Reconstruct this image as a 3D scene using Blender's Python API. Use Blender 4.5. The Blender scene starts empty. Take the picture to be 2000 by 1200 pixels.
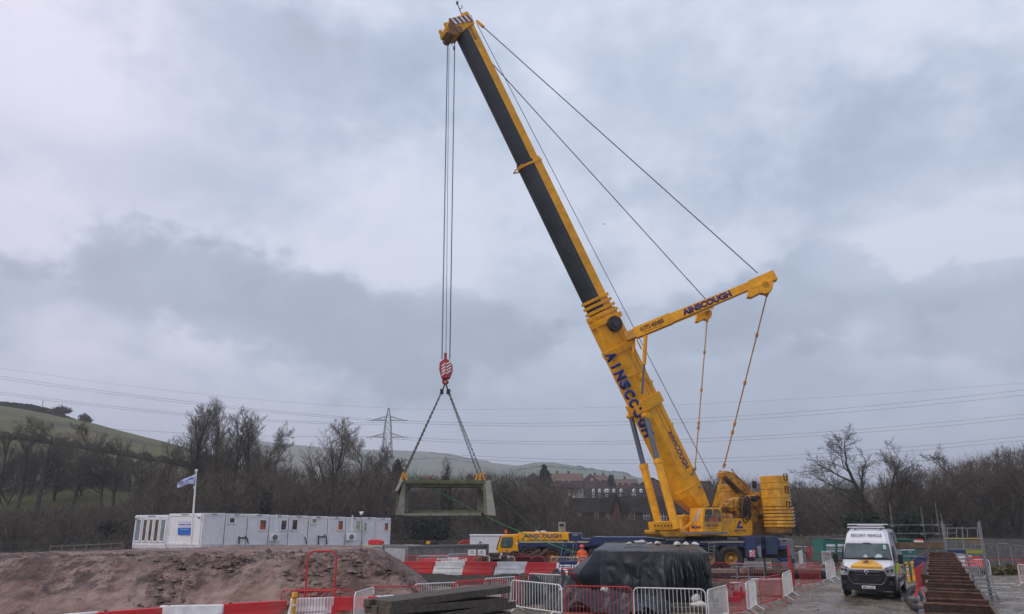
import bpy, math, random
import numpy as np
from mathutils import Vector, Matrix
R = math.radians
sc = bpy.context.scene
COL = sc.collection
# ---------------------------------------------------------------- camera
CAM_H, PITCH, FPX = 3.1, R(15.84), 1480.0
cam = bpy.data.cameras.new("camera"); co = bpy.data.objects.new("camera", cam); COL.objects.link(co)
co.location = (0, 0, CAM_H); co.rotation_euler = (R(90) + PITCH, 0, 0)
cam.sensor_width = 36; cam.lens = FPX / 2000 * 36; cam.clip_end = 9000; cam.clip_start = .1
sc.camera = co
sc.view_settings.view_transform = 'Standard'; sc.view_settings.look = 'None'
sc.view_settings.exposure = 0; sc.view_settings.gamma = 1
sc.cycles.volume_bounces = 1; sc.cycles.max_bounces = 6; sc.cycles.transparent_max_bounces = 24
CP, SP = math.cos(PITCH), math.sin(PITCH)
def ray(u, v):
    xc = (u - 1000) / FPX; yc = (600 - v) / FPX
    return Vector((xc, CP - yc * SP, SP + yc * CP))
O = Vector((0, 0, CAM_H))
def P(u, v, Y): d = ray(u, v); return O + d * (Y / d.y)
def G(u, v, z=0.0): d = ray(u, v); return O + d * ((z - CAM_H) / d.z)
def PL(u, v, p0, n): d = ray(u, v); return O + d * ((p0 - O).dot(n) / d.dot(n))
# ---------------------------------------------------------------- world
SUN_EL, SUN_ROT = R(38), R(-60)
w = bpy.data.worlds.new("World"); sc.world = w; w.use_nodes = True
nt = w.node_tree; N = nt.nodes; L = nt.links
for n in list(N): N.remove(n)
def nd(t, **k):
    n = N.new(t)
    for a, b in k.items(): setattr(n, a, b)
    return n
def mth(op, a, b=None, c=None, clamp=False):
    n = N.new('ShaderNodeMath'); n.operation = op; n.use_clamp = clamp
    for i, x in enumerate((a, b, c)):
        if x is None: continue
        if isinstance(x, (int, float)): n.inputs[i].default_value = x
        else: L.new(x, n.inputs[i])
    return n.outputs[0]
out = nd('ShaderNodeOutputWorld')
sky = nd('ShaderNodeTexSky', sky_type='NISHITA', sun_disc=False, sun_elevation=SUN_EL, sun_rotation=SUN_ROT, air_density=1.5, dust_density=3)
bg = nd('ShaderNodeBackground'); bg.inputs[1].default_value = .1
tc = nd('ShaderNodeTexCoord')
sep = nd('ShaderNodeSeparateXYZ'); L.new(tc.outputs['Generated'], sep.inputs[0])
X_, Y_, Z_ = sep.outputs
az = mth('ARCTAN2', X_, Y_)
hyp = mth('SQRT', mth('ADD', mth('MULTIPLY', X_, X_), mth('MULTIPLY', Y_, Y_)))
el = mth('ARCTAN2', Z_, hyp)
cmb = nd('ShaderNodeCombineXYZ'); L.new(az, cmb.inputs[0]); L.new(mth('MULTIPLY', el, 1.45), cmb.inputs[1])
def noise(scale, det=5, rough=.55, off=0, dist=0):
    n = nd('ShaderNodeTexNoise'); n.inputs['Scale'].default_value = scale; n.inputs['Detail'].default_value = det
    n.inputs['Roughness'].default_value = rough; n.inputs['Distortion'].default_value = dist
    m = nd('ShaderNodeMapping'); m.inputs['Location'].default_value = (off, off * .7, off * .3)
    L.new(cmb.outputs[0], m.inputs[0]); L.new(m.outputs[0], n.inputs['Vector']); return n.outputs['Fac']
n1 = noise(3.2, 6, .5, 3.3); n2 = noise(8.0, 6, .5, 7.1); n3 = noise(1.6, 3, .5, 1.2); n4 = noise(24, 4, .55, 5.0)
def azel(u, v):
    d = ray(u, v).normalized(); return math.atan2(d.x, d.y), math.atan2(d.z, math.hypot(d.x, d.y))
def smooth(x, a, b):
    n = nd('ShaderNodeMapRange', interpolation_type='SMOOTHSTEP'); n.inputs[1].default_value = a; n.inputs[2].default_value = b
    L.new(x, n.inputs[0]); return n.outputs[0]
wob = mth('ADD', mth('MULTIPLY', mth('SUBTRACT', n2, .5), 2.6), mth('ADD', mth('MULTIPLY', mth('SUBTRACT', n1, .5), 1.6), mth('MULTIPLY', mth('SUBTRACT', n4, .5), .7)))
def blob(u, v, ru, rv, soft=.35, wk=1.0):
    a, e = azel(u, v); da = ru / FPX * .93; de = rv / FPX * .93
    dx = mth('MULTIPLY', mth('SUBTRACT', az, a), 1 / da); dy = mth('MULTIPLY', mth('SUBTRACT', el, e), 1 / de)
    r = mth('SQRT', mth('ADD', mth('MULTIPLY', dx, dx), mth('MULTIPLY', dy, dy)))
    s = mth('ADD', mth('SUBTRACT', 1.0, r), mth('MULTIPLY', wob, wk))
    return smooth(s, -soft, soft)
n5 = noise(55, 3, .6, 2.0)
wob = mth('ADD', wob, mth('MULTIPLY', mth('SUBTRACT', n5, .5), .35))
dark = None
for b, k in ((blob(60, 600, 260, 110, .40, 1.0), .48), (blob(330, 550, 330, 95, .30, 1.0), .60), (blob(560, 600, 260, 95, .35, 1.1), .60), (blob(800, 650, 270, 110, .4, .9), .60),
             (blob(1400, 640, 230, 70, .4, .8), .5), (blob(1610, 585, 240, 90, .28, 1.0), .58), (blob(1900, 630, 260, 85, .35, 1.1), .48), (blob(1400, 780, 520, 130, .9, .6), .42),
             (blob(600, 140, 380, 110, .8, .9), .32), (blob(1760, 300, 400, 130, .8, .9), .46), (blob(1300, 200, 300, 120, .9, .8), .22), (blob(1060, 560, 180, 90, .7, .8), .3), (blob(250, 330, 300, 60, .8, .9), .18)):
    t = mth('MULTIPLY', b, k); dark = t if dark is None else mth('MAXIMUM', dark, t)
dark = mth('ADD', dark, mth('MULTIPLY', mth('SUBTRACT', n3, .5), .6))
dark = mth('ADD', dark, mth('MULTIPLY', mth('SUBTRACT', n1, .5), .6))
dark = mth('ADD', dark, mth('MULTIPLY', mth('SUBTRACT', n2, .5), .62))
dark = mth('ADD', dark, mth('MULTIPLY', mth('SUBTRACT', n4, .5), .24))
for b, k in ((blob(130, 650, 100, 60, .5, .9), .5), (blob(380, 660, 120, 40, .6, .9), .25), (blob(260, 130, 220, 110, .9, .8), .25), (blob(100, 300, 160, 110, .9, .8), .15), (blob(870, 520, 110, 70, .7, .8), .28), (blob(1790, 500, 180, 60, .5, .9), .35), (blob(1700, 640, 60, 40, .5, .9), .25), (blob(1850, 390, 160, 60, .8, .9), .2)):
    dark = mth('SUBTRACT', dark, mth('MULTIPLY', b, k))
dark = mth('ADD', dark, .17, clamp=True)
rmp = nd('ShaderNodeValToRGB'); cr = rmp.color_ramp
cr.elements[0].position = 0; cr.elements[0].color = (.655, .70, .82, 1)
cr.elements[1].position = 1; cr.elements[1].color = (.235, .30, .385, 1)
e = cr.elements.new(.45); e.color = (.43, .51, .64, 1)
L.new(dark, rmp.inputs[0])
tint = nd('ShaderNodeMixRGB', blend_type='MULTIPLY'); L.new(smooth(mth('MULTIPLY', az, -1), .0, .75), tint.inputs[0])
tint.inputs[2].default_value = (1.10, .99, 1.02, 1); L.new(rmp.outputs[0], tint.inputs[1])
x10 = nd('ShaderNodeVectorMath', operation='SCALE'); x10.inputs['Scale'].default_value = 12.3; L.new(tint.outputs[0], x10.inputs[0])
mx = nd('ShaderNodeMixRGB'); mx.inputs[0].default_value = .95; L.new(sky.outputs[0], mx.inputs[1]); L.new(x10.outputs[0], mx.inputs[2])
L.new(mx.outputs[0], bg.inputs[0]); L.new(bg.outputs[0], out.inputs[0])
sun = bpy.data.lights.new("sun", 'SUN'); sun.energy = 1.5; sun.angle = R(25); sun.color = (1, .89, .76)
so = bpy.data.objects.new("sun", sun); COL.objects.link(so)
# sun over the left shoulder, matching the sky texture's direction
sd = Vector((math.sin(SUN_ROT) * math.cos(SUN_EL), -math.cos(SUN_ROT) * math.cos(SUN_EL), math.sin(SUN_EL)))
so.rotation_euler = sd.to_track_quat('Z', 'Y').to_euler(); so.location = (0, 0, 50)
# ---------------------------------------------------------------- materials
MATS = {}
def mat(name, col, rough=.6, metal=0, var=.12, scale=3.0, dirt=0.0, dirtcol=(.12, .09, .07), bump=0.0, bscale=20, spec=.5, dscale=1.2, alpha=1.0, coat=0):
    if name in MATS: return MATS[name]
    m = bpy.data.materials.new(name); m.use_nodes = True; t = m.node_tree; b = t.nodes['Principled BSDF']
    b.inputs['Roughness'].default_value = rough; b.inputs['Metallic'].default_value = metal
    b.inputs['Specular IOR Level'].default_value = spec; b.inputs['Coat Weight'].default_value = coat
    tcn = t.nodes.new('ShaderNodeTexCoord')
    g = t.nodes.new('ShaderNodeNewGeometry')
    n = t.nodes.new('ShaderNodeTexNoise'); n.inputs['Scale'].default_value = scale; n.inputs['Detail'].default_value = 6; n.inputs['Roughness'].default_value = .65
    t.links.new(g.outputs['Position'], n.inputs['Vector'])
    r = t.nodes.new('ShaderNodeMapRange'); r.inputs[1].default_value = .3; r.inputs[2].default_value = .7; r.inputs[3].default_value = 1 - var * 1.6; r.inputs[4].default_value = 1 + var
    t.links.new(n.outputs[0], r.inputs[0])
    v = t.nodes.new('ShaderNodeVectorMath'); v.operation = 'SCALE'; v.inputs[0].default_value = col; t.links.new(r.outputs[0], v.inputs['Scale'])
    outc = v.outputs[0]
    if dirt > 0:
        d = t.nodes.new('ShaderNodeTexNoise'); d.inputs['Scale'].default_value = dscale; d.inputs['Detail'].default_value = 9; d.inputs['Roughness'].default_value = .72
        t.links.new(g.outputs['Position'], d.inputs['Vector'])
        dr = t.nodes.new('ShaderNodeMapRange'); dr.inputs[1].default_value = .46; dr.inputs[2].default_value = .74; dr.inputs[4].default_value = dirt; dr.clamp = True
        t.links.new(d.outputs[0], dr.inputs[0])
        mxn = t.nodes.new('ShaderNodeMixRGB'); t.links.new(dr.outputs[0], mxn.inputs[0]); t.links.new(outc, mxn.inputs[1]); mxn.inputs[2].default_value = (*dirtcol, 1)
        outc = mxn.outputs[0]
    t.links.new(outc, b.inputs['Base Color'])
    if bump > 0:
        bn = t.nodes.new('ShaderNodeTexNoise'); bn.inputs['Scale'].default_value = bscale; bn.inputs['Detail'].default_value = 5
        t.links.new(g.outputs['Position'], bn.inputs['Vector'])
        bp = t.nodes.new('ShaderNodeBump'); bp.inputs['Strength'].default_value = bump; bp.inputs['Distance'].default_value = .05
        t.links.new(bn.outputs[0], bp.inputs['Height']); t.links.new(bp.outputs[0], b.inputs['Normal'])
    MATS[name] = m; return m
YEL = mat('crane_yellow', (.88, .40, .008), .42, spec=.35, var=.14, dirt=.5, dirtcol=(.36, .15, .015), scale=.9, dscale=2.2)
YELG = mat('grimy_yellow', (.55, .26, .02), .55, var=.3, dirt=.95, dirtcol=(.10, .05, .02), scale=3, dscale=2.6, bump=.3)
YELD = mat('ballast_yellow', (.74, .36, .02), .55, var=.2, dirt=.8, dirtcol=(.22, .09, .03), scale=2, bump=.2)
RUSTL = mat('seam_rust', (.12, .03, .015), .8)
NAVY = mat('chassis_navy', (.010, .028, .115), .38, dirt=.4, dirtcol=(.05, .05, .06), var=.2)
LET = mat('lettering_blue', (.02, .018, .16), .5)
LETL = mat('lettering_edge', (.15, .35, .5), .5)
LETB = mat('lettering_brown', (.07, .02, .015), .5)
BLACK = mat('black_rubber', (.018, .018, .02), .7, dirt=.5, dirtcol=(.08, .065, .05), dscale=4)
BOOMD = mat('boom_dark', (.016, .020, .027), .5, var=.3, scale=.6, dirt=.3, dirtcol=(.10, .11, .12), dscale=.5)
STEEL = mat('steel_galv', (.22, .24, .26), .5, .4, var=.15, dirt=.3)
CHROME = mat('rod_chrome', (.13, .15, .18), .35, .5)
ROPE = mat('wire_rope', (.05, .055, .075), .6)
RED = mat('barrier_red', (.52, .022, .028), .5, dirt=.35, dirtcol=(.3, .15, .12), var=.12)
REDP = mat('plastic_red', (.66, .014, .022), .45, dirt=.6, dirtcol=(.30, .12, .09), var=.08)
WHT = mat('barrier_white', (.74, .75, .76), .5, dirt=.4, dirtcol=(.35, .3, .26))
TUBE = mat('scaffold_tube', (.13, .13, .12), .55, .2, var=.3, scale=5, dirt=.4)
WHTP = mat('plastic_white', (.84, .85, .86), .45, dirt=.6, dirtcol=(.42, .37, .31))
CAB = mat('cabin_grey', (.72, .73, .76), .5, var=.05, dirt=.3, dirtcol=(.50, .48, .45), dscale=.6)
CABF = mat('cabin_frame', (.74, .75, .77), .5, var=.05, dirt=.3)
UPVC = mat('window_white', (.8, .81, .83), .4, var=.04)
GLASS = mat('window_glass', (.05, .055, .055), .08, var=.5, scale=1.2)
GLASSW = mat('room_glass', (.13, .10, .06), .12, var=.6, scale=2)
CONC = mat('concrete', (.22, .215, .18), .85, dirt=.85, dirtcol=(.10, .12, .05), var=.25, bump=.3, dscale=1.0)
CONCD = mat('concrete_mossy', (.12, .125, .08), .9, dirt=.8, dirtcol=(.06, .075, .025), var=.3, bump=.3)
TIMB = mat('timber_wet', (.088, .072, .054), .75, dirt=.6, dirtcol=(.05, .04, .03), var=.35, bump=.5, scale=6)
TARP = mat('tarp_navy', (.009, .013, .020), .40, var=.3, scale=2, dirt=.3, dirtcol=(.03, .035, .045), bump=.55, bscale=2.6, spec=.5)
TARPG = mat('tarp_grey', (.022, .024, .03), .42, var=.3, scale=3, dirt=.4, dirtcol=(.08, .075, .07), bump=.4, bscale=9)
SANDB = mat('sandbag_white', (.55, .53, .49), .9, dirt=.5, dirtcol=(.2, .16, .12), bump=.5, bscale=30)
RUST2 = mat('rusty_steel_dark', (.035, .017, .013), .85, dirt=.8, dirtcol=(.05, .04, .038), var=.5, scale=3, bump=.4, dscale=1.6)
RUST = mat('rusty_steel', (.058, .022, .014), .85, dirt=.8, dirtcol=(.035, .024, .022), var=.5, scale=3, bump=.4, dscale=1.6)
BARK = mat('bark', (.055, .047, .038), .95, var=.3, scale=1.0, dirt=.4, dirtcol=(.05, .06, .03))
TWIG = mat('twig', (.12, .098, .074), .95, var=.25, scale=.15)
TWIGD = mat('twig_dark', (.072, .060, .046), .95, var=.3, scale=.1)
EVER = mat('evergreen', (.018, .035, .020), .9, var=.4, scale=.6)
ORNG = mat('hivis_orange', (.95, .13, .03), .8, var=.1)
HIVY = mat('hivis_yellow', (.55, .75, .05), .6)
TEAL = mat('teal_steel', (.008, .15, .115), .5, dirt=.3)
POSTY = mat('post_yellow', (.75, .38, .02), .5, dirt=.3)
VANW = mat('van_white', (.74, .75, .80), .22, var=.02, coat=.6, dirt=.35, dirtcol=(.52, .49, .44))
VANB = mat('bumper_black', (.008, .008, .011), .45, dirt=.15, spec=.3, dirtcol=(.05, .045, .04))
BLUE = mat('drum_blue', (.010, .03, .13), .45, dirt=.3)
BRICK = mat('brick_red', (.10, .05, .038), .9, var=.25, scale=.8)
BRICKB = mat('brick_brown', (.085, .058, .045), .9, var=.2, scale=.6)
ROOF = mat('roof_tiles', (.034, .030, .027), 1, spec=.1, var=.3, scale=.5)
ROOFR = mat('roof_terracotta', (.13, .075, .055), .9, var=.2, scale=.3)
BRASS = mat('flag_white', (.5, .56, .82), .8)
SKIN = mat('skin', (.45, .25, .18), .6)
# ---------------------------------------------------------------- mesh builder
class MB:
    def __init__(s): s.v = []; s.f = []; s.mi = []; s.cur = 0; s.mats = []
    def m(s, material):
        if material not in s.mats: s.mats.append(material)
        s.cur = s.mats.index(material); return s
    def add(s, vs, fs):
        o = len(s.v); s.v += [tuple(x) for x in vs]; s.f += [tuple(i + o for i in f) for f in fs]; s.mi += [s.cur] * len(fs)
    def box(s, c, size, ax=None):
        c = Vector(c); h = [x / 2 for x in size]; ax = ax or (Vector((1, 0, 0)), Vector((0, 1, 0)), Vector((0, 0, 1)))
        vs = [c + ax[0] * (h[0] * i) + ax[1] * (h[1] * j) + ax[2] * (h[2] * k) for k in (-1, 1) for j in (-1, 1) for i in (-1, 1)]
        s.add(vs, [(0, 2, 3, 1), (4, 5, 7, 6), (0, 1, 5, 4), (2, 6, 7, 3), (0, 4, 6, 2), (1, 3, 7, 5)]); return s
    def prism(s, pts, vec):
        pts = [Vector(p) for p in pts]; vec = Vector(vec); n = len(pts)
        s.add(pts + [p + vec for p in pts], [tuple(range(n - 1, -1, -1)), tuple(range(n, 2 * n))] + [(i, (i + 1) % n, (i + 1) % n + n, i + n) for i in range(n)]); return s
    def cyl(s, a, b, r0, r1=None, n=10, cap=True):
        a = Vector(a); b = Vector(b); r1 = r0 if r1 is None else r1
        d = (b - a).normalized(); t = Vector((0, 0, 1)) if abs(d.z) < .9 else Vector((1, 0, 0))
        x = d.cross(t).normalized(); y = d.cross(x)
        vs = [c + (x * math.cos(2 * math.pi * i / n) + y * math.sin(2 * math.pi * i / n)) * r for c, r in ((a, r0), (b, r1)) for i in range(n)]
        fs = [(i, (i + 1) % n, (i + 1) % n + n, i + n) for i in range(n)]
        if cap: fs += [tuple(range(n - 1, -1, -1)), tuple(range(n, 2 * n))]
        s.add(vs, fs); return s
    def path(s, pts, r, n=6, closed=False):
        pts = [Vector(p) for p in pts]; m = len(pts); rings = []; up = None
        for i, p in enumerate(pts):
            a = pts[(i - 1) % m] if (closed or i > 0) else p; b = pts[(i + 1) % m] if (closed or i < m - 1) else p
            d = (b - a).normalized()
            if up is None: t = Vector((0, 0, 1)) if abs(d.z) < .8 else Vector((1, .2, 0)); up = d.cross(t).normalized()
            x = (up - d * up.dot(d)).normalized(); up = x; y = d.cross(x)
            rr = r[i] if isinstance(r, (list, tuple)) else r
            rings.append([p + (x * math.cos(2 * math.pi * k / n) + y * math.sin(2 * math.pi * k / n)) * rr for k in range(n)])
        fs = []
        for i in range(m if closed else m - 1):
            j = (i + 1) % m
            fs += [(i * n + k, i * n + (k + 1) % n, j * n + (k + 1) % n, j * n + k) for k in range(n)]
        if not closed: fs += [tuple(range(n - 1, -1, -1)), tuple((m - 1) * n + k for k in range(n))]
        s.add([q for g in rings for q in g], fs); return s
    def loft(s, rings, cap=True, closed=True):
        n = len(rings[0]); fs = []
        for i in range(len(rings) - 1):
            fs += [(i * n + k, i * n + (k + 1) % n, (i + 1) * n + (k + 1) % n, (i + 1) * n + k) for k in range(n if closed else n - 1)]
        if cap: fs += [tuple(range(n - 1, -1, -1)), tuple((len(rings) - 1) * n + k for k in range(n))]
        s.add([q for g in rings for q in g], fs); return s
    def sph(s, c, r, nu=10, nv=7, sc_=(1, 1, 1)):
        c = Vector(c); rings = []
        for j in range(nv + 1):
            ph = math.pi * j / nv; rr = math.sin(ph) * r + 1e-4
            rings.append([c + Vector((rr * math.cos(2 * math.pi * i / nu) * sc_[0], rr * math.sin(2 * math.pi * i / nu) * sc_[1], -math.cos(ph) * r * sc_[2])) for i in range(nu)])
        return s.loft(rings)
    def done(s, name, mt=None, parent=None, bevel=0, smooth=False, loc=None):
        me = bpy.data.meshes.new(name)
        off = Vector(loc) if loc is not None else (WL(parent) if parent else Vector((0, 0, 0)))
        me.from_pydata([(x[0] - off.x, x[1] - off.y, x[2] - off.z) for x in s.v], [], s.f)
        for q in (s.mats or [mt]): me.materials.append(q)
        if s.mats: me.polygons.foreach_set('material_index', s.mi)
        if smooth: me.polygons.foreach_set('use_smooth', [True] * len(me.polygons))
        me.update()
        o = bpy.data.objects.new(name, me); COL.objects.link(o)
        if parent: o.parent = parent
        elif loc is not None: o.location = off
        if bevel:
            b = o.modifiers.new('b', 'BEVEL'); b.width = bevel; b.segments = 2; b.limit_method = 'ANGLE'; b.angle_limit = R(40)
        if smooth and bevel == 0:
            pass
        return o
WLD = {}
def WL(o):
    p = Vector((0, 0, 0))
    while o is not None: p = p + o.location; o = o.parent
    return p
def tag(o, label=None, cat=None, group=None, kind=None):
    if label: o['label'] = label
    if cat: o['category'] = cat
    if group: o['group'] = group
    if kind: o['kind'] = kind
    return o
def thing(name, label, cat, loc, group=None, rz=0):
    o = bpy.data.objects.new(name, None); COL.objects.link(o); o.location = loc; o.rotation_euler = (0, 0, rz); o.empty_display_size = .2
    return tag(o, label, cat, group)
def dup(o, loc, rz=0, scale=(1, 1, 1), label=None, group=None, mats=None):
    r = o.copy(); COL.objects.link(r); r.location = loc; r.rotation_euler = (0, 0, rz); r.scale = scale
    if label: r['label'] = label
    if group: r['group'] = group
    def kids(a, b):
        for ch in KIDS.get(a.name, []):
            c = ch.copy(); COL.objects.link(c); c.parent = b
            kids(ch, c)
    kids(o, r)
    return r
KIDS = {}
def reg(o):
    KIDS[o.name] = [c for c in bpy.data.objects if c.parent == o]
    for c in KIDS[o.name]: reg(c)
def text(s, c, xa, up, height, mt, parent, width=None, bold=0.0, name='lettering', ext=.004, push=.006):
    cu = bpy.data.curves.new('t', 'FONT'); cu.body = s; cu.align_x = 'CENTER'; cu.align_y = 'CENTER'; cu.size = 1; cu.extrude = 0; cu.offset = bold; cu.resolution_u = 3
    ob = bpy.data.objects.new('t', cu); COL.objects.link(ob); dg = bpy.context.evaluated_depsgraph_get()
    me = bpy.data.meshes.new_from_object(ob.evaluated_get(dg)); bpy.data.objects.remove(ob)
    xs = [v.co.x for v in me.vertices]; ys = [v.co.y for v in me.vertices]
    w0 = max(xs) - min(xs); h0 = max(ys) - min(ys); cx = (max(xs) + min(xs)) / 2; cy = (max(ys) + min(ys)) / 2
    xa = Vector(xa).normalized(); up = Vector(up); up = (up - xa * up.dot(xa)).normalized(); nn = xa.cross(up)
    ky = height / h0; kx = (width / w0) if width else ky; c = Vector(c); off = WL(parent) if parent else Vector()
    for v in me.vertices: v.co = c + xa * ((v.co.x - cx) * kx) + up * ((v.co.y - cy) * ky) + nn * push - off
    me.materials.clear(); me.materials.append(mt); me.name = name
    o = bpy.data.objects.new(name, me); COL.objects.link(o); o.parent = parent
    if ext: m_ = o.modifiers.new('s', 'SOLIDIFY'); m_.thickness = ext; m_.offset = 0
    return o
def hash2(x, y, s=0):
    v = np.sin(x * 127.1 + y * 311.7 + s * 74.7) * 43758.5453; return v - np.floor(v)
def vnoise(x, y, s=0):
    xi = np.floor(x); yi = np.floor(y); xf = x - xi; yf = y - yi; xf = xf * xf * (3 - 2 * xf); yf = yf * yf * (3 - 2 * yf)
    a = hash2(xi, yi, s); b = hash2(xi + 1, yi, s); c = hash2(xi, yi + 1, s); d = hash2(xi + 1, yi + 1, s)
    return (a * (1 - xf) + b * xf) * (1 - yf) + (c * (1 - xf) + d * xf) * yf - .5
def fbm(x, y, s=0, o=4):
    t = 0; a = 1
    for i in range(o): t = t + a * vnoise(x * 2 ** i, y * 2 ** i, s + i); a *= .5
    return t
def npmesh(name, V, F, mt, smooth=True, mats=None):
    me = bpy.data.meshes.new(name); V = np.asarray(V, dtype=np.float32); F = np.asarray(F, dtype=np.int32); k = F.shape[1]
    me.vertices.add(len(V)); me.vertices.foreach_set('co', V.ravel())
    me.loops.add(F.size); me.loops.foreach_set('vertex_index', F.ravel())
    me.polygons.add(len(F)); me.polygons.foreach_set('loop_start', np.arange(0, F.size, k, dtype=np.int32))
    me.polygons.foreach_set('use_smooth', np.full(len(F), smooth)); me.materials.append(mt); me.update(); me.validate()
    o = bpy.data.objects.new(name, me); COL.objects.link(o); return o
def gridmesh(name, Xg, Yg, Zg, mt, smooth=True):
    ny, nx = Xg.shape; V = np.stack([Xg, Yg, Zg], -1).reshape(-1, 3)
    i = np.arange(nx - 1)[None, :] + np.arange(ny - 1)[:, None] * nx; i = i.ravel()
    return npmesh(name, V, np.stack([i, i + 1, i + nx + 1, i + nx], 1), mt, smooth)
# ---------------------------------------------------------------- terrain
def nmat(name):
    m = bpy.data.materials.new(name); m.use_nodes = True; t = m.node_tree; return m, t, t.nodes['Principled BSDF']
def ramp(t, src, stops):
    r = t.nodes.new('ShaderNodeValToRGB'); c = r.color_ramp
    c.elements[0].position = stops[0][0]; c.elements[0].color = (*stops[0][1], 1); c.elements[1].position = stops[-1][0]; c.elements[1].color = (*stops[-1][1], 1)
    for p, q in stops[1:-1]: e = c.elements.new(p); e.color = (*q, 1)
    t.links.new(src, r.inputs[0]); return r.outputs[0]
def tnoise(t, scale, det=6, rough=.6, sx=(1, 1, 1), rot=0, dist=0):
    g = t.nodes.new('ShaderNodeNewGeometry'); mp = t.nodes.new('ShaderNodeMapping'); mp.inputs['Scale'].default_value = sx; mp.inputs['Rotation'].default_value = (0, 0, rot)
    n = t.nodes.new('ShaderNodeTexNoise'); n.inputs['Scale'].default_value = scale; n.inputs['Detail'].default_value = det; n.inputs['Roughness'].default_value = rough; n.inputs['Distortion'].default_value = dist
    t.links.new(g.outputs['Position'], mp.inputs[0]); t.links.new(mp.outputs[0], n.inputs['Vector']); return n.outputs[0]
def mixc(t, f, a, b, mode='MIX'):
    m = t.nodes.new('ShaderNodeMixRGB'); m.blend_type = mode
    for i, x in enumerate((f, a, b)):
        if isinstance(x, (int, float)): m.inputs[i].default_value = x
        elif isinstance(x, tuple): m.inputs[i].default_value = (*x, 1)
        else: t.links.new(x, m.inputs[i])
    return m.outputs[0]
def bumpn(t, b, src, strength, dist=.1):
    bp = t.nodes.new('ShaderNodeBump'); bp.inputs['Strength'].default_value = strength; bp.inputs['Distance'].default_value = dist
    t.links.new(src, bp.inputs['Height']); t.links.new(bp.outputs[0], b.inputs['Normal'])
# wet muddy hardstanding
gm, t, b = nmat('wet_mud_ground')
base = ramp(t, tnoise(t, .35, 8, .65), [(.3, (.066, .048, .034)), (.5, (.165, .126, .090)), (.7, (.27, .21, .155))])
fine = ramp(t, tnoise(t, 6, 6, .75, (1, .5, 1)), [(.35, (.55, .55, .55)), (.65, (1.35, 1.35, 1.35))])
t.links.new(mixc(t, 1.0, base, fine, 'MULTIPLY'), b.inputs['Base Color'])
wet = ramp(t, tnoise(t, .55, 5, .6, (1, .45, 1), .5), [(.50, (.10, .10, .10)), (.60, (.65, .65, .65))])
t.links.new(wet, b.inputs['Roughness'])
bumpn(t, b, tnoise(t, 9, 7, .8), .5, .06)
def zg(x, y):
    y = np.asarray(y, dtype=float); x = np.asarray(x, dtype=float)
    z = np.where(y > 150, np.minimum(y - 150, 200) * .092, 0.0) + np.where(y > 62, 0, 0)
    z = z + np.clip((y - 64) / 14, 0, 1) * -.3
    return z
def zground(x, y): return float(zg(x, y))
ys = np.concatenate([np.linspace(-40, 12, 12), np.arange(12.3, 48, .16), np.linspace(48.5, 100, 70), np.linspace(105, 600, 60)])
xs = np.linspace(-1, 1, 260)
sp = np.where(ys < 48, np.maximum(30, ys * 1.0), np.where(ys < 100, ys * 1.3, ys * 1.9))
Yg = np.repeat(ys[:, None], len(xs), 1); Xg = xs[None, :] * sp[:, None]
nearm = np.clip((60 - Yg) / 20, 0, 1)
Zg = zg(Xg, Yg) + nearm * (fbm(Xg * .5, Yg * .5, 1) * .10 + fbm(Xg * 2.2, Yg * 2.2, 9, 4) * .07 - np.abs(np.sin((Xg * .86 - Yg * .5) * 1.7)) ** 8 * .05 * (fbm(Xg * .3, Yg * .3, 5) > 0))
gr = gridmesh('ground', Xg, Yg, Zg - .03, gm); tag(gr, kind='structure')
# outer ground sheet reaching the horizon
fm, t, b = nmat('far_field')
t.links.new(ramp(t, tnoise(t, .01, 6), [(.35, (.035, .045, .02)), (.6, (.07, .085, .035))]), b.inputs['Base Color']); b.inputs['Roughness'].default_value = 1; b.inputs['Specular IOR Level'].default_value = 0
Xo, Yo = np.meshgrid(np.linspace(-6000, 6000, 60), np.linspace(-600, 6000, 60)); Zo = np.where(Yo > 590, 30 + 0 * Yo, -6.0)
Zo = np.where(Yo > 590, 10.0, -6.0)
og = gridmesh('outer_ground', Xo, Yo, Zo, fm); tag(og, kind='structure')
# spoil mound in front of the site cabins
mm, t, b = nmat('spoil_earth')
def rnoise(t, scale, sx, rot):
    o = tnoise(t, scale, 6, .6, sx, rot); n = o.node; n.noise_type = 'RIDGED_MULTIFRACTAL'; n.normalize = True; return o
cl = ramp(t, tnoise(t, .7, 9, .68, (1, .55, 1), -.6, .4), [(.36, (.105, .050, .036)), (.45, (.235, .143, .112)), (.60, (.345, .240, .200)), (.75, (.275, .182, .142))])
streak = ramp(t, tnoise(t, 1.1, 8, .75, (.5, 3.0, .8), .75), [(.42, (.8, .8, .8)), (.58, (1.1, 1.1, 1.1))])
crack = ramp(t, tnoise(t, 2.4, 8, .72, (1, .6, 1.8), -.7, .6), [(.36, (.42, .36, .34)), (.44, (1, 1, 1))])
patch = ramp(t, tnoise(t, .22, 5, .6, (1, .8, 1), -.6), [(.46, (0, 0, 0)), (.54, (1, 1, 1))])
rid = ramp(t, tnoise(t, 2.2, 9, .8, (1, .5, 1.4), -.6), [(.44, (0, 0, 0)), (.54, (1, 1, 1))])
clod = mixc(t, 1.0, patch, rid, 'MULTIPLY')
bse = mixc(t, 1.0, mixc(t, 1.0, cl, streak, 'MULTIPLY'), crack, 'MULTIPLY')
t.links.new(mixc(t, clod, bse, (.075, .044, .037)), b.inputs['Base Color'])
b.inputs['Roughness'].default_value = .72
bumpn(t, b, tnoise(t, 4, 8, .8, (1, .6, 1)), .9, .12)
def crest(x):   # front crest distance and right end of the plateau
    return 28.7 + .02 * (x + 20)
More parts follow.
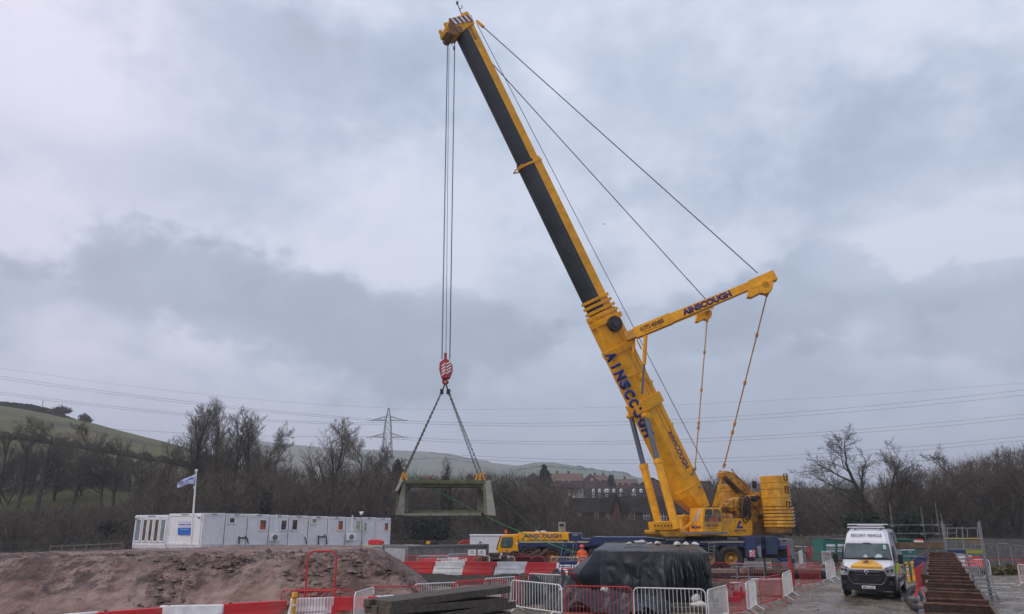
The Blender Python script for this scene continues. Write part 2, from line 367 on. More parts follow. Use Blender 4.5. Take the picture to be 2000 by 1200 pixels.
def zmound(X, Y):
    ztop = 1.93 - .0205 * np.clip(Y - 29, 0, 60) + .0
    yc = 28.8 + .35 * fbm(X * .25, X * 0 + 3, 2)
    front = (Y - (yc - 3.9)) / 3.9                 # 0 at the toe, 1 at the crest
    right = (-4.75 - .17 * np.clip(Y - 29, 0, 40) - X) / 2.7 + 1    # 1 at edge
    left = (X + 27.5 + .0 * Y) / 6 + .35
    k = np.minimum(np.minimum(front, right), left)
    k = np.clip(k, 0, 1.25); kk = np.where(k < .9, k, .9 + (k - .9) * .285)
    return kk * ztop
Xm, Ym = np.meshgrid(np.concatenate([np.linspace(-60, -30, 30), np.linspace(-29.8, 1, 300)]), np.concatenate([np.arange(23, 33, .09), np.linspace(33.2, 85, 90)]))
Zm = zmound(Xm, Ym)
amt = np.clip(Zm / .5, 0, 1)
nz = fbm(Xm * .8, Ym * .8, 4) * .16 + fbm(Xm * 2.4 + Ym, Ym * 2.4, 5, 5) * .12
cl_ = fbm(Xm * .45, Ym * .45, 11); rough = np.clip((cl_ - .02) * 4, 0, 1)
nz += rough * (np.abs(fbm(Xm * 2.3, Ym * 2.3, 21)) * -.30 + np.abs(fbm(Xm * 5, Ym * 5, 22)) * -.14)
farf = np.clip((40 - Ym) / 8, .35, 1)
Zm = np.where(Zm > .01, Zm + nz * amt * farf, -.15)
def lumps(name, pts, mt, kind='stuff', rg=(.04, .2)):
    r_ = np.random.default_rng(9); V = []; F = []; o = 0
    base = np.array([(1, 0, 0), (.3, .95, 0), (-.8, .6, 0), (-.8, -.6, 0), (.3, -.95, 0), (.1, .05, 1)])
    for (x, y, z, s_) in pts:
        a = r_.uniform(0, 6.28); R_ = np.array([[math.cos(a), -math.sin(a)], [math.sin(a), math.cos(a)]]); q = base * (s_ * r_.uniform(.6, 1.3), s_ * r_.uniform(.5, 1.0), s_ * r_.uniform(.35, .8)) * r_.uniform(.75, 1.25, (6, 3))
        q[:, :2] = q[:, :2] @ R_.T; V.append(q + (x, y, z - .02)); F += [(o + i, o + (i + 1) % 5, o + 5) for i in range(5)]; o += 6
    return tag(npmesh(name, np.concatenate(V), np.array(F), mt, False), kind=kind)
r_ = np.random.default_rng(4); pts = []
CLOD = mat('dark_clod', (.10, .062, .052), .85, var=.4, scale=2)
CLODL = mat('pale_clod', (.19, .145, .13), .85, var=.3, scale=2)
def mz(x, y):
    return float(np.asarray(zmound(np.array([[x]]), np.array([[y]])))[0, 0])
while len(pts) < 3000:
    x = r_.uniform(-24, -1.5); y = r_.uniform(24.6, 33); m_ = float(fbm(np.array(x * .45), np.array(y * .45), 11)); m2 = float(fbm(np.array(x * .3 + y * .35), np.array(y * .3 - x * .2), 14))
    if (m_ < .14 and m2 < .30) and r_.random() > .03: continue
    z = mz(x, y)
    if z < .05: continue
    z += float(fbm(np.array(x * .8), np.array(y * .8), 4)) * .16 + .0
    pts.append((x, y, z, abs(r_.normal(0, .065)) + .025))
lumps('mound_clods', pts[:1700], CLOD); lumps('mound_clods', pts[1700:], CLODL)
Xs, Ys = np.meshgrid(np.linspace(-9, 5.0, 120), np.linspace(41, 47.6, 50)); bz = np.clip((Ys - 41) / 1.6, 0, 1) * np.clip((47.8 - Ys) / 1.2, 0, 1) * np.clip((5 - Xs) / 1.5, 0, 1)
tag(gridmesh('dark_earth_strip', Xs, Ys, -.05 + bz * (.22 + fbm(Xs * .9, Ys * .9, 7) * .18 + fbm(Xs * 4, Ys * 4, 8) * .06), mat('dark_earth', (.045, .037, .031), .95, var=.4, scale=2, bump=.6), False), kind='structure')
pts = []
while len(pts) < 2600:
    x = r_.uniform(-12, 30); y = r_.uniform(25, 52)
    if mz(x, y) > .02 or abs(x) > y * .8: continue
    pts.append((x, y, .0, abs(r_.normal(0, .03)) + .015))
lumps('loose_stones', pts, mat('loose_stone', (.15, .13, .11), .8, var=.5, scale=3))
# platform carried on to the left behind the mound
mo = gridmesh('spoil_mound', Xm, Ym, Zm, mm, False); tag(mo, kind='structure')
# wooded bank behind the site (leaf litter)
bm_, t, b = nmat('leaf_litter')
t.links.new(ramp(t, tnoise(t, .25, 8, .7), [(.35, (.018, .016, .012)), (.55, (.045, .036, .027)), (.7, (.05, .055, .022))]), b.inputs['Base Color']); b.inputs['Roughness'].default_value = 1
def bank_h(px):
    return np.interp(px, [-200, 0, 260, 330, 900, 1100, 1310, 1420, 1600, 2000, 2200, 2700], [4.3, 4.3, 4.0, 5.2, 4.5, .4, .4, 2.0, 3.0, 7, 7, 9])
xs = np.linspace(-1, 1, 240); ys = np.linspace(0, 1, 26)
pxs = 1000 + xs * 1750
YB = 86 + ys[:, None] * 45 + 0 * pxs[None, :]
XB = (pxs[None, :] - 1000) / FPX * YB
sB = np.sin(np.clip(ys[:, None] * 1.25, 0, 1) * math.pi / 2)
ZB = -.5 + (bank_h(pxs)[None, :] + .5) * sB + fbm(XB * .1, YB * .1, 6) * 1.0 * sB
bo = gridmesh('wooded_bank', XB, YB, ZB, bm_); tag(bo, kind='structure')
# grass hill on the left
hm, t, b = nmat('pasture')
c1 = ramp(t, tnoise(t, .05, 8, .6, (1, 1, 2.5)), [(.34, (.036, .033, .012)), (.50, (.074, .076, .020)), (.68, (.115, .092, .034))])
c2 = ramp(t, tnoise(t, .022, 7, .65, (1, 1, 5), 0, .8), [(.30, (.25, .2, .16)), (.40, (1, 1, 1))])
t.links.new(mixc(t, 1.0, c1, c2, 'MULTIPLY'), b.inputs['Base Color']); b.inputs['Roughness'].default_value = 1
topv = lambda px: np.interp(px, [-400, 0, 60, 150, 250, 330, 420, 520, 620, 700], [760, 793, 803, 820, 845, 866, 893, 925, 960, 990])
us = np.linspace(-420, 700, 160); ks = np.linspace(0, 1, 46)
XX = np.zeros((46, 160)); YY = XX.copy(); ZZ = XX.copy()
for j, k in enumerate(ks):
    for i, u in enumerate(us):
        Y = 122 + 230 * k ** 1.2
        v0 = 1003; v1 = float(topv(u))
        if k <= .85: v = v0 + (v1 - v0) * math.sin(k / .85 * math.pi / 2) ** .9
        else: v = v1 + (k - .85) * 60
        p = P(u, v, Y); XX[j, i] = p.x; YY[j, i] = p.y; ZZ[j, i] = p.z
ZZ += fbm(XX * .06, YY * .06, 3) * .5
ho = gridmesh('pasture_hill', XX, YY, ZZ, hm); tag(ho, kind='structure')
def hill(name, us_, Y0, Y1, vb, pts, colr, seed, rough_=3, walls=()):
    m_, t, b = nmat(name + '_grass')
    a = ramp(t, tnoise(t, .004, 7, .6, (1, 1, 4)), [(.38, colr[0]), (.5, colr[1]), (.64, colr[2])]); 
    h = ramp(t, tnoise(t, .012, 6, .7, (1, .4, 6), 0, 1.5), [(.35, (.45, .45, .42)), (.43, (1, 1, 1))])
    t.links.new(mixc(t, 1.0, a, h, 'MULTIPLY'), b.inputs['Base Color']); b.inputs['Roughness'].default_value = 1
    us = np.linspace(us_[0], us_[1], 160); n = 30; A = np.zeros((n, 160)); B = A.copy(); C = A.copy()
    for j in range(n):
        k = j / (n - 1)
        for i, u in enumerate(us):
            v1 = float(np.interp(u, [p[0] for p in pts], [p[1] for p in pts])); Y = Y0 + (Y1 - Y0) * k
            v = vb + (v1 - vb) * math.sin(min(1, k / .85) * math.pi / 2) + max(0, k - .85) * 60
            p = P(u, v, Y); A[j, i] = p.x; B[j, i] = p.y; C[j, i] = p.z
    C += fbm(A * .006, B * .006, seed) * rough_
    for (lab, wl) in walls:
        q = []
        for (u, k) in [(wl[i][0] + (wl[i + 1][0] - wl[i][0]) * f / 8, wl[i][1] + (wl[i + 1][1] - wl[i][1]) * f / 8) for i in range(len(wl) - 1) for f in range(9)]:
            j = k * (n - 1); j0 = min(int(j), n - 2); fj = j - j0; i_ = (u - us[0]) / (us[-1] - us[0]) * 159; i0 = min(int(i_), 158)
            q.append(Vector([float(M_[j0, i0] * (1 - fj) + M_[j0 + 1, i0] * fj) for M_ in (A, B, C)]))
        tag(MB().path(q, [2.2 + 1.2 * math.sin(ii * 1.7) for ii in range(len(q))], 5).done('hedge_line', mat('hedge_far', (.02, .025, .015), 1, var=.5), loc=q[0]), lab, 'hedge', 'dark hedge lines on the far hills')
    return tag(gridmesh(name, A, B, C, m_), kind='structure')
hill('moor_hill', (420, 1400), 900, 1900, 1000, [(420, 850), (560, 868), (660, 876), (790, 880), (880, 887), (960, 904), (1030, 912), (1150, 922), (1250, 934), (1400, 955)], ((.10, .085, .055), (.09, .11, .05), (.15, .12, .08)), 31, walls=(('dark hedge line climbing the moor behind the chains', [(800, .55), (860, .62), (930, .60)]), ('dark hedge line across the moor left of the concrete frame', [(600, .5), (680, .58), (770, .52)]), ('upper hedge line on the moor above the concrete frame', [(840, .75), (900, .7), (960, .8)])))
hill('green_ridge', (940, 1500), 800, 1500, 1000, [(940, 930), (1015, 908), (1045, 903), (1080, 904), (1140, 913), (1190, 920), (1215, 921), (1240, 932), (1280, 938), (1500, 960)], ((.05, .075, .03), (.06, .11, .04), (.09, .12, .05)), 37, walls=(('dark hedge line on the green ridge above the terracotta roofs', [(1010, .6), (1080, .62), (1150, .66)]), ('tree line on the right shoulder of the green ridge', [(1130, .78), (1180, .72), (1235, .75)]), ('lower hedge line on the green ridge left of the conifer', [(1000, .4), (1040, .45), (1060, .42)])))
hill('far_moor', (1200, 2600), 1300, 2200, 1015, [(1200, 960), (1400, 968), (1590, 962), (1620, 940), (1650, 934), (1690, 940), (1720, 956), (1800, 972), (2600, 975)], ((.08, .10, .08), (.09, .12, .08), (.1, .13, .09)), 41)
# ---------------------------------------------------------------- trees
TREE = {}
def grow(seed, H, style):
    rnd = random.Random(seed); tv = []; tf = []; cv = []; cf = []
    def seg(V, F, a, b, r0, r1, n):
        d = (b - a)
        if d.length < 1e-4: return
        d.normalize(); t_ = Vector((0, 0, 1)) if abs(d.z) < .9 else Vector((1, 0, 0)); x = d.cross(t_).normalized(); y = d.cross(x); o = len(V)
        for c, r in ((a, r0), (b, r1)):
            for i in range(n):
                an = 2 * math.pi * i / n; V.append(c + (x * math.cos(an) + y * math.sin(an)) * r)
        for i in range(n):
            j = (i + 1) % n; F.append((o + i, o + j, o + j + n, o + i + n))
    up = {'poplar': .75, 'oak': .16, 'willow': .12, 'birch': .3, 'scrub': .2}[style]
    def branch(p, d, length, r, lev):
        steps = 5 if lev < 2 else (4 if lev == 2 else 2)
        V, F = (tv, tf) if lev < 2 else (cv, cf); n = 6 if lev == 0 else (4 if lev < 3 else 3)
        pts = [p]; rr = [r]; dd = d.copy()
        wig = (.03 if lev == 0 and style != 'willow' else .10) if style == 'poplar' or lev == 0 else (.17 if style in ('willow', 'oak') else .14)
        for i in range(steps):
            dd = (dd + Vector((rnd.gauss(0, wig), rnd.gauss(0, wig), rnd.gauss(0, wig * .6) + up * (.5 if lev else .1)))).normalized()
            pts.append(pts[-1] + dd * (length / steps)); rr.append(r * (1 - .72 * (i + 1) / steps) if lev < 4 else r * .5)
            seg(V, F, pts[-2], pts[-1], rr[-2], rr[-1], n)
        maxlev = 4
        if lev >= maxlev: return
        cnt = {'poplar': (13, 8, 6, 5), 'oak': (13, 9, 8, 7), 'willow': (9, 9, 8, 7), 'birch': (16, 8, 6, 6), 'scrub': (11, 8, 7, 6)}[style][lev]
        for i in range(cnt):
            lo = {'poplar': .22, 'oak': .28, 'willow': .2, 'birch': .25, 'scrub': .08}[style] if lev == 0 else .15
            tt = lo + (1 - lo) * (i + rnd.random()) / cnt; f = tt * steps; k = min(int(f), steps - 1); q = pts[k].lerp(pts[k + 1], f - k)
            base = (pts[k + 1] - pts[k]).normalized()
            ang = {'poplar': R(20 + 16 * rnd.random()), 'oak': R(38 + 28 * rnd.random()), 'willow': R(35 + 25 * rnd.random()), 'birch': R(40 + 20 * rnd.random()), 'scrub': R(30 + 30 * rnd.random())}[style]
            if lev > 0: ang = R(28 + 30 * rnd.random())
            t_ = Vector((rnd.gauss(0, 1), rnd.gauss(0, 1), rnd.gauss(0, 1))); side = (t_ - base * t_.dot(base)).normalized()
            nd_ = (base * math.cos(ang) + side * math.sin(ang)).normalized()
            ratio = {'poplar': .42, 'oak': .52, 'willow': .62, 'birch': .34, 'scrub': .55}[style] if lev == 0 else .52
            ln = length * ratio * (1.15 - .55 * tt if lev == 0 else 1.05 - .4 * tt) * rnd.uniform(.8, 1.15)
            branch(q, nd_, ln, max(rr[k] * .5, .0105 if style == 'poplar' else .013), lev + 1)
    lean = Vector((rnd.uniform(-.03, .03), 0, 1)).normalized()
    if style == 'willow':
        branch(Vector((0, 0, 0)), Vector((-.42, 0, 1)).normalized(), H * .78, H * .03, 0)
        branch(Vector((-.3, 0, .6)), Vector((-.95, .1, .55)).normalized(), H * .62, H * .022, 1)
        branch(Vector((-.1, 0, .5)), Vector((.30, -.1, 1)).normalized(), H * .55, H * .018, 1)
    elif style == 'scrub':
        for i in range(3): branch(Vector((rnd.uniform(-.6, .6), rnd.uniform(-.6, .6), 0)), Vector((rnd.uniform(-.4, .4), rnd.uniform(-.3, .3), 1)).normalized(), H * .7, H * .012, 1)
    else: branch(Vector((0, 0, 0)), lean, H * (.92 if style == 'poplar' else .78), H * (.014 if style == 'poplar' else .022), 0)
    zmax = max(v.z for v in cv); k = H / zmax
    return [v * k for v in tv], tf, [v * k for v in cv], cf
def tree_proto(key, seed, style, tw, name='bare_tree'):
    tv, tf, cv, cf = grow(seed, 12.0, style)
    def mk(nm, V, F, m_):
        me = bpy.data.meshes.new(nm); me.from_pydata([tuple(v) for v in V], [], F); me.materials.append(m_); return me
    TREE[key] = (name, mk('trunk', tv, tf, BARK) if tf else None, mk('crown', cv, cf, tw))
rt = random.Random(5)
for k, s_, st, tw in (('pop1', 11, 'poplar', TWIG), ('pop2', 12, 'poplar', TWIG), ('pop3', 19, 'poplar', TWIG), ('oak1', 13, 'oak', TWIG), ('oak2', 14, 'oak', TWIGD), ('oak3', 15, 'oak', TWIG), ('birch1', 16, 'birch', TWIG), ('scrub1', 17, 'scrub', TWIGD), ('scrub2', 18, 'scrub', TWIGD), ('scrub3', 28, 'scrub', TWIG), ('wil', 21, 'willow', TWIGD)):
    tree_proto(k, s_, st, tw)
def tree(key, loc, h, label, group=None, rz=None, wide=1.0, name=None):
    nm, tm, cm = TREE[key]
    o = thing(name or nm, label, 'tree', loc, group); o.rotation_euler.z = rt.uniform(0, 6.28) if rz is None else rz
    s_ = h / 12.0; o.scale = (s_ * wide, s_ * wide, s_)
    for part, me in (('trunk', tm), ('crown', cm)):
        if me: c = bpy.data.objects.new(part, me); COL.objects.link(c); c.parent = o
    return o
def tree_px(key, u, vtop, Y, label, vbase=None, **k):
    top = P(u, vtop, Y); zb = P(u, vbase, Y).z if vbase else None
    if zb is None: zb = zground(0, Y)
    return tree(key, (top.x, Y, zb), top.z - zb, label, **k)
# field-edge trees on the hill foot
for key, u, vt, vb, wd, lab in (('oak1', 102, 812, 1000, 1.25, 'large bare spreading tree on the hill foot, broadest of the row at far left'),
    ('birch1', 22, 822, 1002, .9, 'slim bare tree at the left edge of the photo on the hill foot'), ('birch1', 62, 835, 1001, .9, 'thin bare tree just left of the broadest hillside tree'),
    ('oak3', 168, 815, 1003, 1.0, 'bare tree whose top stands against the grass hill right of the broadest hillside tree'), ('oak2', 215, 858, 1003, 1.1, 'low dense bare tree on the hill foot above the left end of the cabins'),
    ('birch1', 240, 848, 1003, 1.0, 'narrow bare hillside tree with a pale trunk above the glazed cabin'), ('oak2', 290, 870, 1003, 1.0, 'bushy bare tree on the hill foot left of the flagpole')):
    tree_px(key, u, vt, 124, lab, vbase=vb, group='bare trees along the foot of the grass hill', wide=wd)
for key, u, vt, Y, wd, lab in (('pop1', 372, 772, 108, 1.7, 'tallest bare poplar above the flag, leftmost poplar'), ('pop3', 335, 850, 108, 1.5, 'short bare poplar hugging the left side of the tallest poplar'), ('pop2', 438, 776, 108, 1.1, 'slender bare poplar just right of the flag'),
    ('pop3', 472, 792, 110, 1.6, 'full bare poplar in the middle of the poplar group'), ('pop1', 508, 800, 112, 1.5, 'bare poplar with a sharp top at the right of the poplar group'), ('oak3', 560, 840, 108, 1.0, 'rounded bare tree right of the poplars'),
    ('pop2', 650, 812, 110, 2.0, 'tall bare tree standing alone left of the pylon'), ('oak1', 705, 842, 104, .9, 'crooked bare tree with dark limbs left of the pylon'), ('oak2', 757, 848, 104, .95, 'crooked dark bare tree in front of the pylon'),
    ('oak3', 600, 900, 112, .9, 'low bare tree in the gap left of the lone tall tree'), ('pop3', 395, 790, 112, 1.6, 'bare poplar growing close behind the tallest poplar'), ('oak3', 535, 815, 113, .8, 'bare tree with an upright fan crown between the poplars and the rounded tree')):
    tree_px(key, u, vt, Y, lab, group='tall bare trees behind the cabins', wide=wd)
tree_px('wil', 1722, 838, 78, 'big leaning bare willow with wide dark limbs behind the white van', rz=0, group=None, wide=.95)
for key, u, vt, Y, wd, lab in (('birch1', 1748, 874, 90, 1.1, 'fine twigged bare tree right of the leaning willow'), ('oak3', 1836, 870, 90, 1.2, 'fan shaped bare tree above the scaffold poles'), ('oak3', 1905, 885, 92, 1.1, 'bare tree standing between the fan shaped tree and the right edge'),
    ('pop3', 1950, 866, 94, 1.5, 'tall bare tree second from the right edge of the photo'), ('oak1', 1992, 860, 90, 1.3, 'bare tree cut by the right edge of the photo'), ('birch1', 1778, 905, 92, 1.0, 'small bare tree in the dip between the willow and the fan shaped tree'),
    ('oak3', 1390, 922, 140, 1.1, 'bare tree seen between the crane boom and the ballast'), ('oak3', 1500, 930, 160, 1.1, 'bare tree peeping over the ballast stack'), ('pop3', 870, 888, 150, .9, 'thin bare tree seen inside the chains above the concrete frame')):
    tree_px(key, u, vt, Y, lab, group='tall bare trees on the right and middle', wide=wd)
mass = lambda u: np.interp(u, [0, 250, 290, 340, 560, 620, 700, 780, 850, 960, 1070, 1120, 1170, 1320, 1380, 1440, 1560, 1640, 1700, 1800, 1880, 1940, 2000, 2100], [1000, 990, 935, 930, 912, 935, 915, 925, 938, 925, 935, 1000, 1038, 1038, 940, 940, 952, 958, 955, 925, 905, 888, 875, 860])
for i in range(200):
    u = -240 + 2760 * ((i * .6180339) % 1.0); Y = rt.uniform(88, 135) if u < 1000 or u > 1350 else rt.uniform(110, 138)
    vt = float(mass(u)) + abs(rt.gauss(0, 18)); key = rt.choice(['scrub1', 'scrub2', 'scrub3', 'oak2', 'oak3', 'birch1', 'oak1'])
    tree_px(key, u, vt, Y, 'bare brown tree in the dense wood behind the site', group='bare trees of the dense wood behind the site', wide=rt.uniform(1.0, 1.5))
for i in range(44):
    u = 820 + 480 * ((i * .6180339) % 1.0) if i < 36 else rt.uniform(1380, 1800); Y = rt.uniform(170, 300)
    vt = 940 - 12 * rt.random() + (10 if 1000 < u < 1130 else 0) + (35 if 1130 < u < 1310 else 0); zb = zground(0, Y)
    p = P(u, vt, Y); tree(rt.choice(['oak3', 'scrub3', 'oak1']), (p.x, Y, zb - 1), max(5, p.z - zb + 1), 'distant bare tree among the houses below the moor', group='distant bare trees among the houses', wide=1.3)
for i in range(16):
    u = -20 + 340 * ((i * .6180339) % 1.0); Y = rt.uniform(126, 150)
    tree_px(rt.choice(['oak1', 'oak2', 'oak3', 'birch1', 'scrub1']), u, float(np.interp(u, [0, 330], [858, 895])) + rt.uniform(-18, 30), Y, 'bare twiggy tree in the second row on the hill foot', vbase=1000, group='bare trees of the second row on the hill', wide=rt.uniform(1.1, 1.5))
for i in range(14):
    u = 1115 + 225 * ((i * .6180339) % 1.0); tree_px(rt.choice(['birch1', 'oak3', 'oak1']), u, rt.uniform(985, 1022), rt.uniform(112, 134), 'thin bare tree before the brown brick terrace', group='thin bare trees before the terrace', wide=rt.uniform(.9, 1.3))
# dark hedge across the pasture
hj = int(.42 * 45); q = [Vector((float(XX[hj, i]), float(YY[hj, i]), float(ZZ[hj, i]) + .6)) for i in range(60, 150)]
tag(MB().path(q, [1.0 + .4 * math.sin(i * 1.3) for i in range(len(q))], 5).done('hedge_line', mat('hedge_near', (.022, .022, .012), 1, var=.5), loc=q[0]), 'dark hedge running across the middle of the grass hill', 'hedge')
# thicket: uncountable undergrowth
def thicket(name, n, ufun, seed, mt, lmin, lmax, wd):
    r_ = np.random.default_rng(seed); u = r_.uniform(-300, 2560, n); Y = r_.uniform(86, 128, n); top = mass(u)
    zt = CAM_H + (1020 - top) / FPX * Y * 1.0; zb = -.3 + 0 * Y
    z = zb + (np.maximum(zt - zb, 3)) * .92 * r_.random(n) ** ufun; X = (u - 1000) / FPX * Y * .97
    d = np.stack([r_.normal(0, .55, n), r_.normal(0, .55, n), r_.uniform(.2, 1.2, n)], 1); d /= np.linalg.norm(d, axis=1)[:, None]
    l = r_.uniform(lmin, lmax, n)[:, None]; c = np.stack([X, Y, z], 1); sdir = np.cross(d, r_.normal(0, 1, (n, 3))); sdir /= np.linalg.norm(sdir, axis=1)[:, None]
    w_ = r_.uniform(.5, 1.2, n)[:, None] * wd
    V = np.stack([c - sdir * w_, c + sdir * w_, c + d * l], 1).reshape(-1, 3); F = np.arange(n * 3).reshape(-1, 3)
    return tag(npmesh(name, V, F, mt, False), kind='stuff')
thicket('undergrowth', 112000, 1.25, 1, TWIGD, .8, 2.6, .03)
thicket('brush', 62000, .9, 2, TWIG, .6, 2.2, .022)
# ivy / evergreen clumps (leaf faces through a volume)
def leafy(name, c, rad, n, seed, mt, label, cat='bush', cone=False, lf=.16, group=None):
    r_ = np.random.default_rng(seed); d = r_.normal(0, 1, (n, 3)); d /= np.linalg.norm(d, axis=1)[:, None]; q = r_.random(n) ** .45
    p = d * q[:, None] * np.array(rad)
    lump = 1 + .35 * np.sin(d[:, 0] * 5 + seed) * np.cos(d[:, 2] * 6 + d[:, 1] * 4); p *= lump[:, None]
    if cone: p[:, :2] *= np.clip(1.1 - (p[:, 2] / rad[2] + 1) * .42, .1, 1)[:, None]
    a = r_.normal(0, lf, (n, 3)); bb = r_.normal(0, lf, (n, 3))
    V = np.stack([p - a, p + bb, p + a], 1).reshape(-1, 3)
    c = Vector(c); base = Vector((c.x, c.y, c.z - rad[2]))
    root = thing(name, label, cat, base, group)
    V[:, 2] += rad[2]
    o = npmesh('foliage', V, np.arange(n * 3).reshape(-1, 3), mt, False); o.parent = root
    MB().cyl((base.x, base.y, base.z - .5), (base.x, base.y, base.z + rad[2]), .18, .08, 7).done('trunk', BARK, root)
    return root
def leafy_px(name, u, v, Y, ru, rv, n, seed, label, **k):
    c = P(u, v, Y); s_ = Y / FPX; return leafy(name, c, (ru * s_, ru * s_, rv * s_), n, seed, EVER, label, lf=max(.12, Y * .0016), **k)
leafy_px('conifer', 1064, 934, 210, 13, 20, 2600, 3, 'dark rounded conifer on the skyline left of the red roofs', cat='tree', cone=True)
0 and leafy_px('ivy_bush', 138, 1034, 86, 20, 24, 1500, 4, 'dark evergreen bush left of the glazed cabin')
0 and leafy_px('ivy_bush', 12, 1042, 84, 18, 18, 1800, 5, 'dark evergreen bush at the left edge behind the mound')
leafy_px('ivy_bush', 210, 1030, 88, 20, 14, 700, 6, 'low evergreen bush just behind the left end of the cabins')
leafy_px('ivy_tree', 520, 985, 92, 9, 26, 900, 7, 'ivy covered trunk rising behind the middle cabins', cat='tree')
leafy_px('ivy_tree', 872, 985, 96, 9, 50, 2600, 8, 'dark ivy column seen through the concrete frame opening', cat='tree')
leafy_px('ivy_bush', 835, 1040, 88, 40, 26, 2600, 9, 'broad evergreen bush below the hanging concrete frame')
leafy_px('ivy_bush', 1690, 1020, 74, 40, 14, 2200, 10, 'flat dark evergreen bush at the foot of the leaning willow')
leafy_px('ivy_bush', 1785, 1030, 72, 24, 26, 2000, 11, 'dark evergreen bush behind the scaffold poles')
leafy_px('conifer', 775, 935, 150, 22, 30, 2400, 12, 'dark conifer clump right behind the pylon tree', cat='tree', cone=True)
leafy_px('ivy_tree', 1194, 944, 300, 6, 13, 900, 14, 'small dark evergreen beside the distant red gable house', cat='tree', cone=True)
# ---------------------------------------------------------------- crowd barriers
def barrier_proto(mt, key):
    r = thing('crowd_barrier', 'proto', 'barrier', (0, 0, 0)); W = 2.3; z0, z1 = .17, 1.05; q = .16
    pts = []
    for cx, cz, a0 in ((W / 2 - q, z1 - q, 0), (-W / 2 + q, z1 - q, 90), (-W / 2 + .06, z0 + .06, 180), (W / 2 - .06, z0 + .06, 270)):
        rr = q if cz > .5 else .06
        for k in range(5): a = R(a0 + 22.5 * k); pts.append((cx + rr * math.cos(a), 0, cz + rr * math.sin(a)))
    MB().path(pts, .021, 6, True).done('frame', mt, r)
    m = MB(); n = 17
    for i in range(n):
        x = -W / 2 + W * (i + 1) / (n + 1); zt = z1 if abs(x) < W / 2 - q else z1 - q + math.sqrt(max(0, q * q - (abs(x) - W / 2 + q) ** 2))
        m.cyl((x, 0, z0), (x, 0, zt), .0085, n=5)
    m.done('infill', mt, r)
    for sx in (-1, 1):
        x = sx * (W / 2 - .32)
        MB().path([(x, -.30, .015), (x, -.02, .19), (x, .02, .19), (x, .30, .015)], .019, 6).done('leg', mt, r)
    reg(r); return r
BP = {'r': barrier_proto(RED, 'r'), 'w': barrier_proto(WHT, 'w')}; BUSED = set()
def barrier(c, u0, v0, u1, v1, label, zt=1.05, group='red and white steel crowd barriers'):
    a = G(u0, v0, zt); b = G(u1, v1, zt); d = b - a; ln = math.hypot(d.x, d.y); mid = (a + b) / 2; rz = math.atan2(d.y, d.x)
    s_ = min(1.25, max(.72, ln / 2.3)); loc = (mid.x, mid.y, zt - 1.05)
    p = BP[c]
    if c not in BUSED: BUSED.add(c); p.location = loc; p.rotation_euler = (0, 0, rz); p.scale = (s_, 1, 1); tag(p, label, None, group); return p
    return dup(p, loc, rz, (s_, 1, 1), label, group)
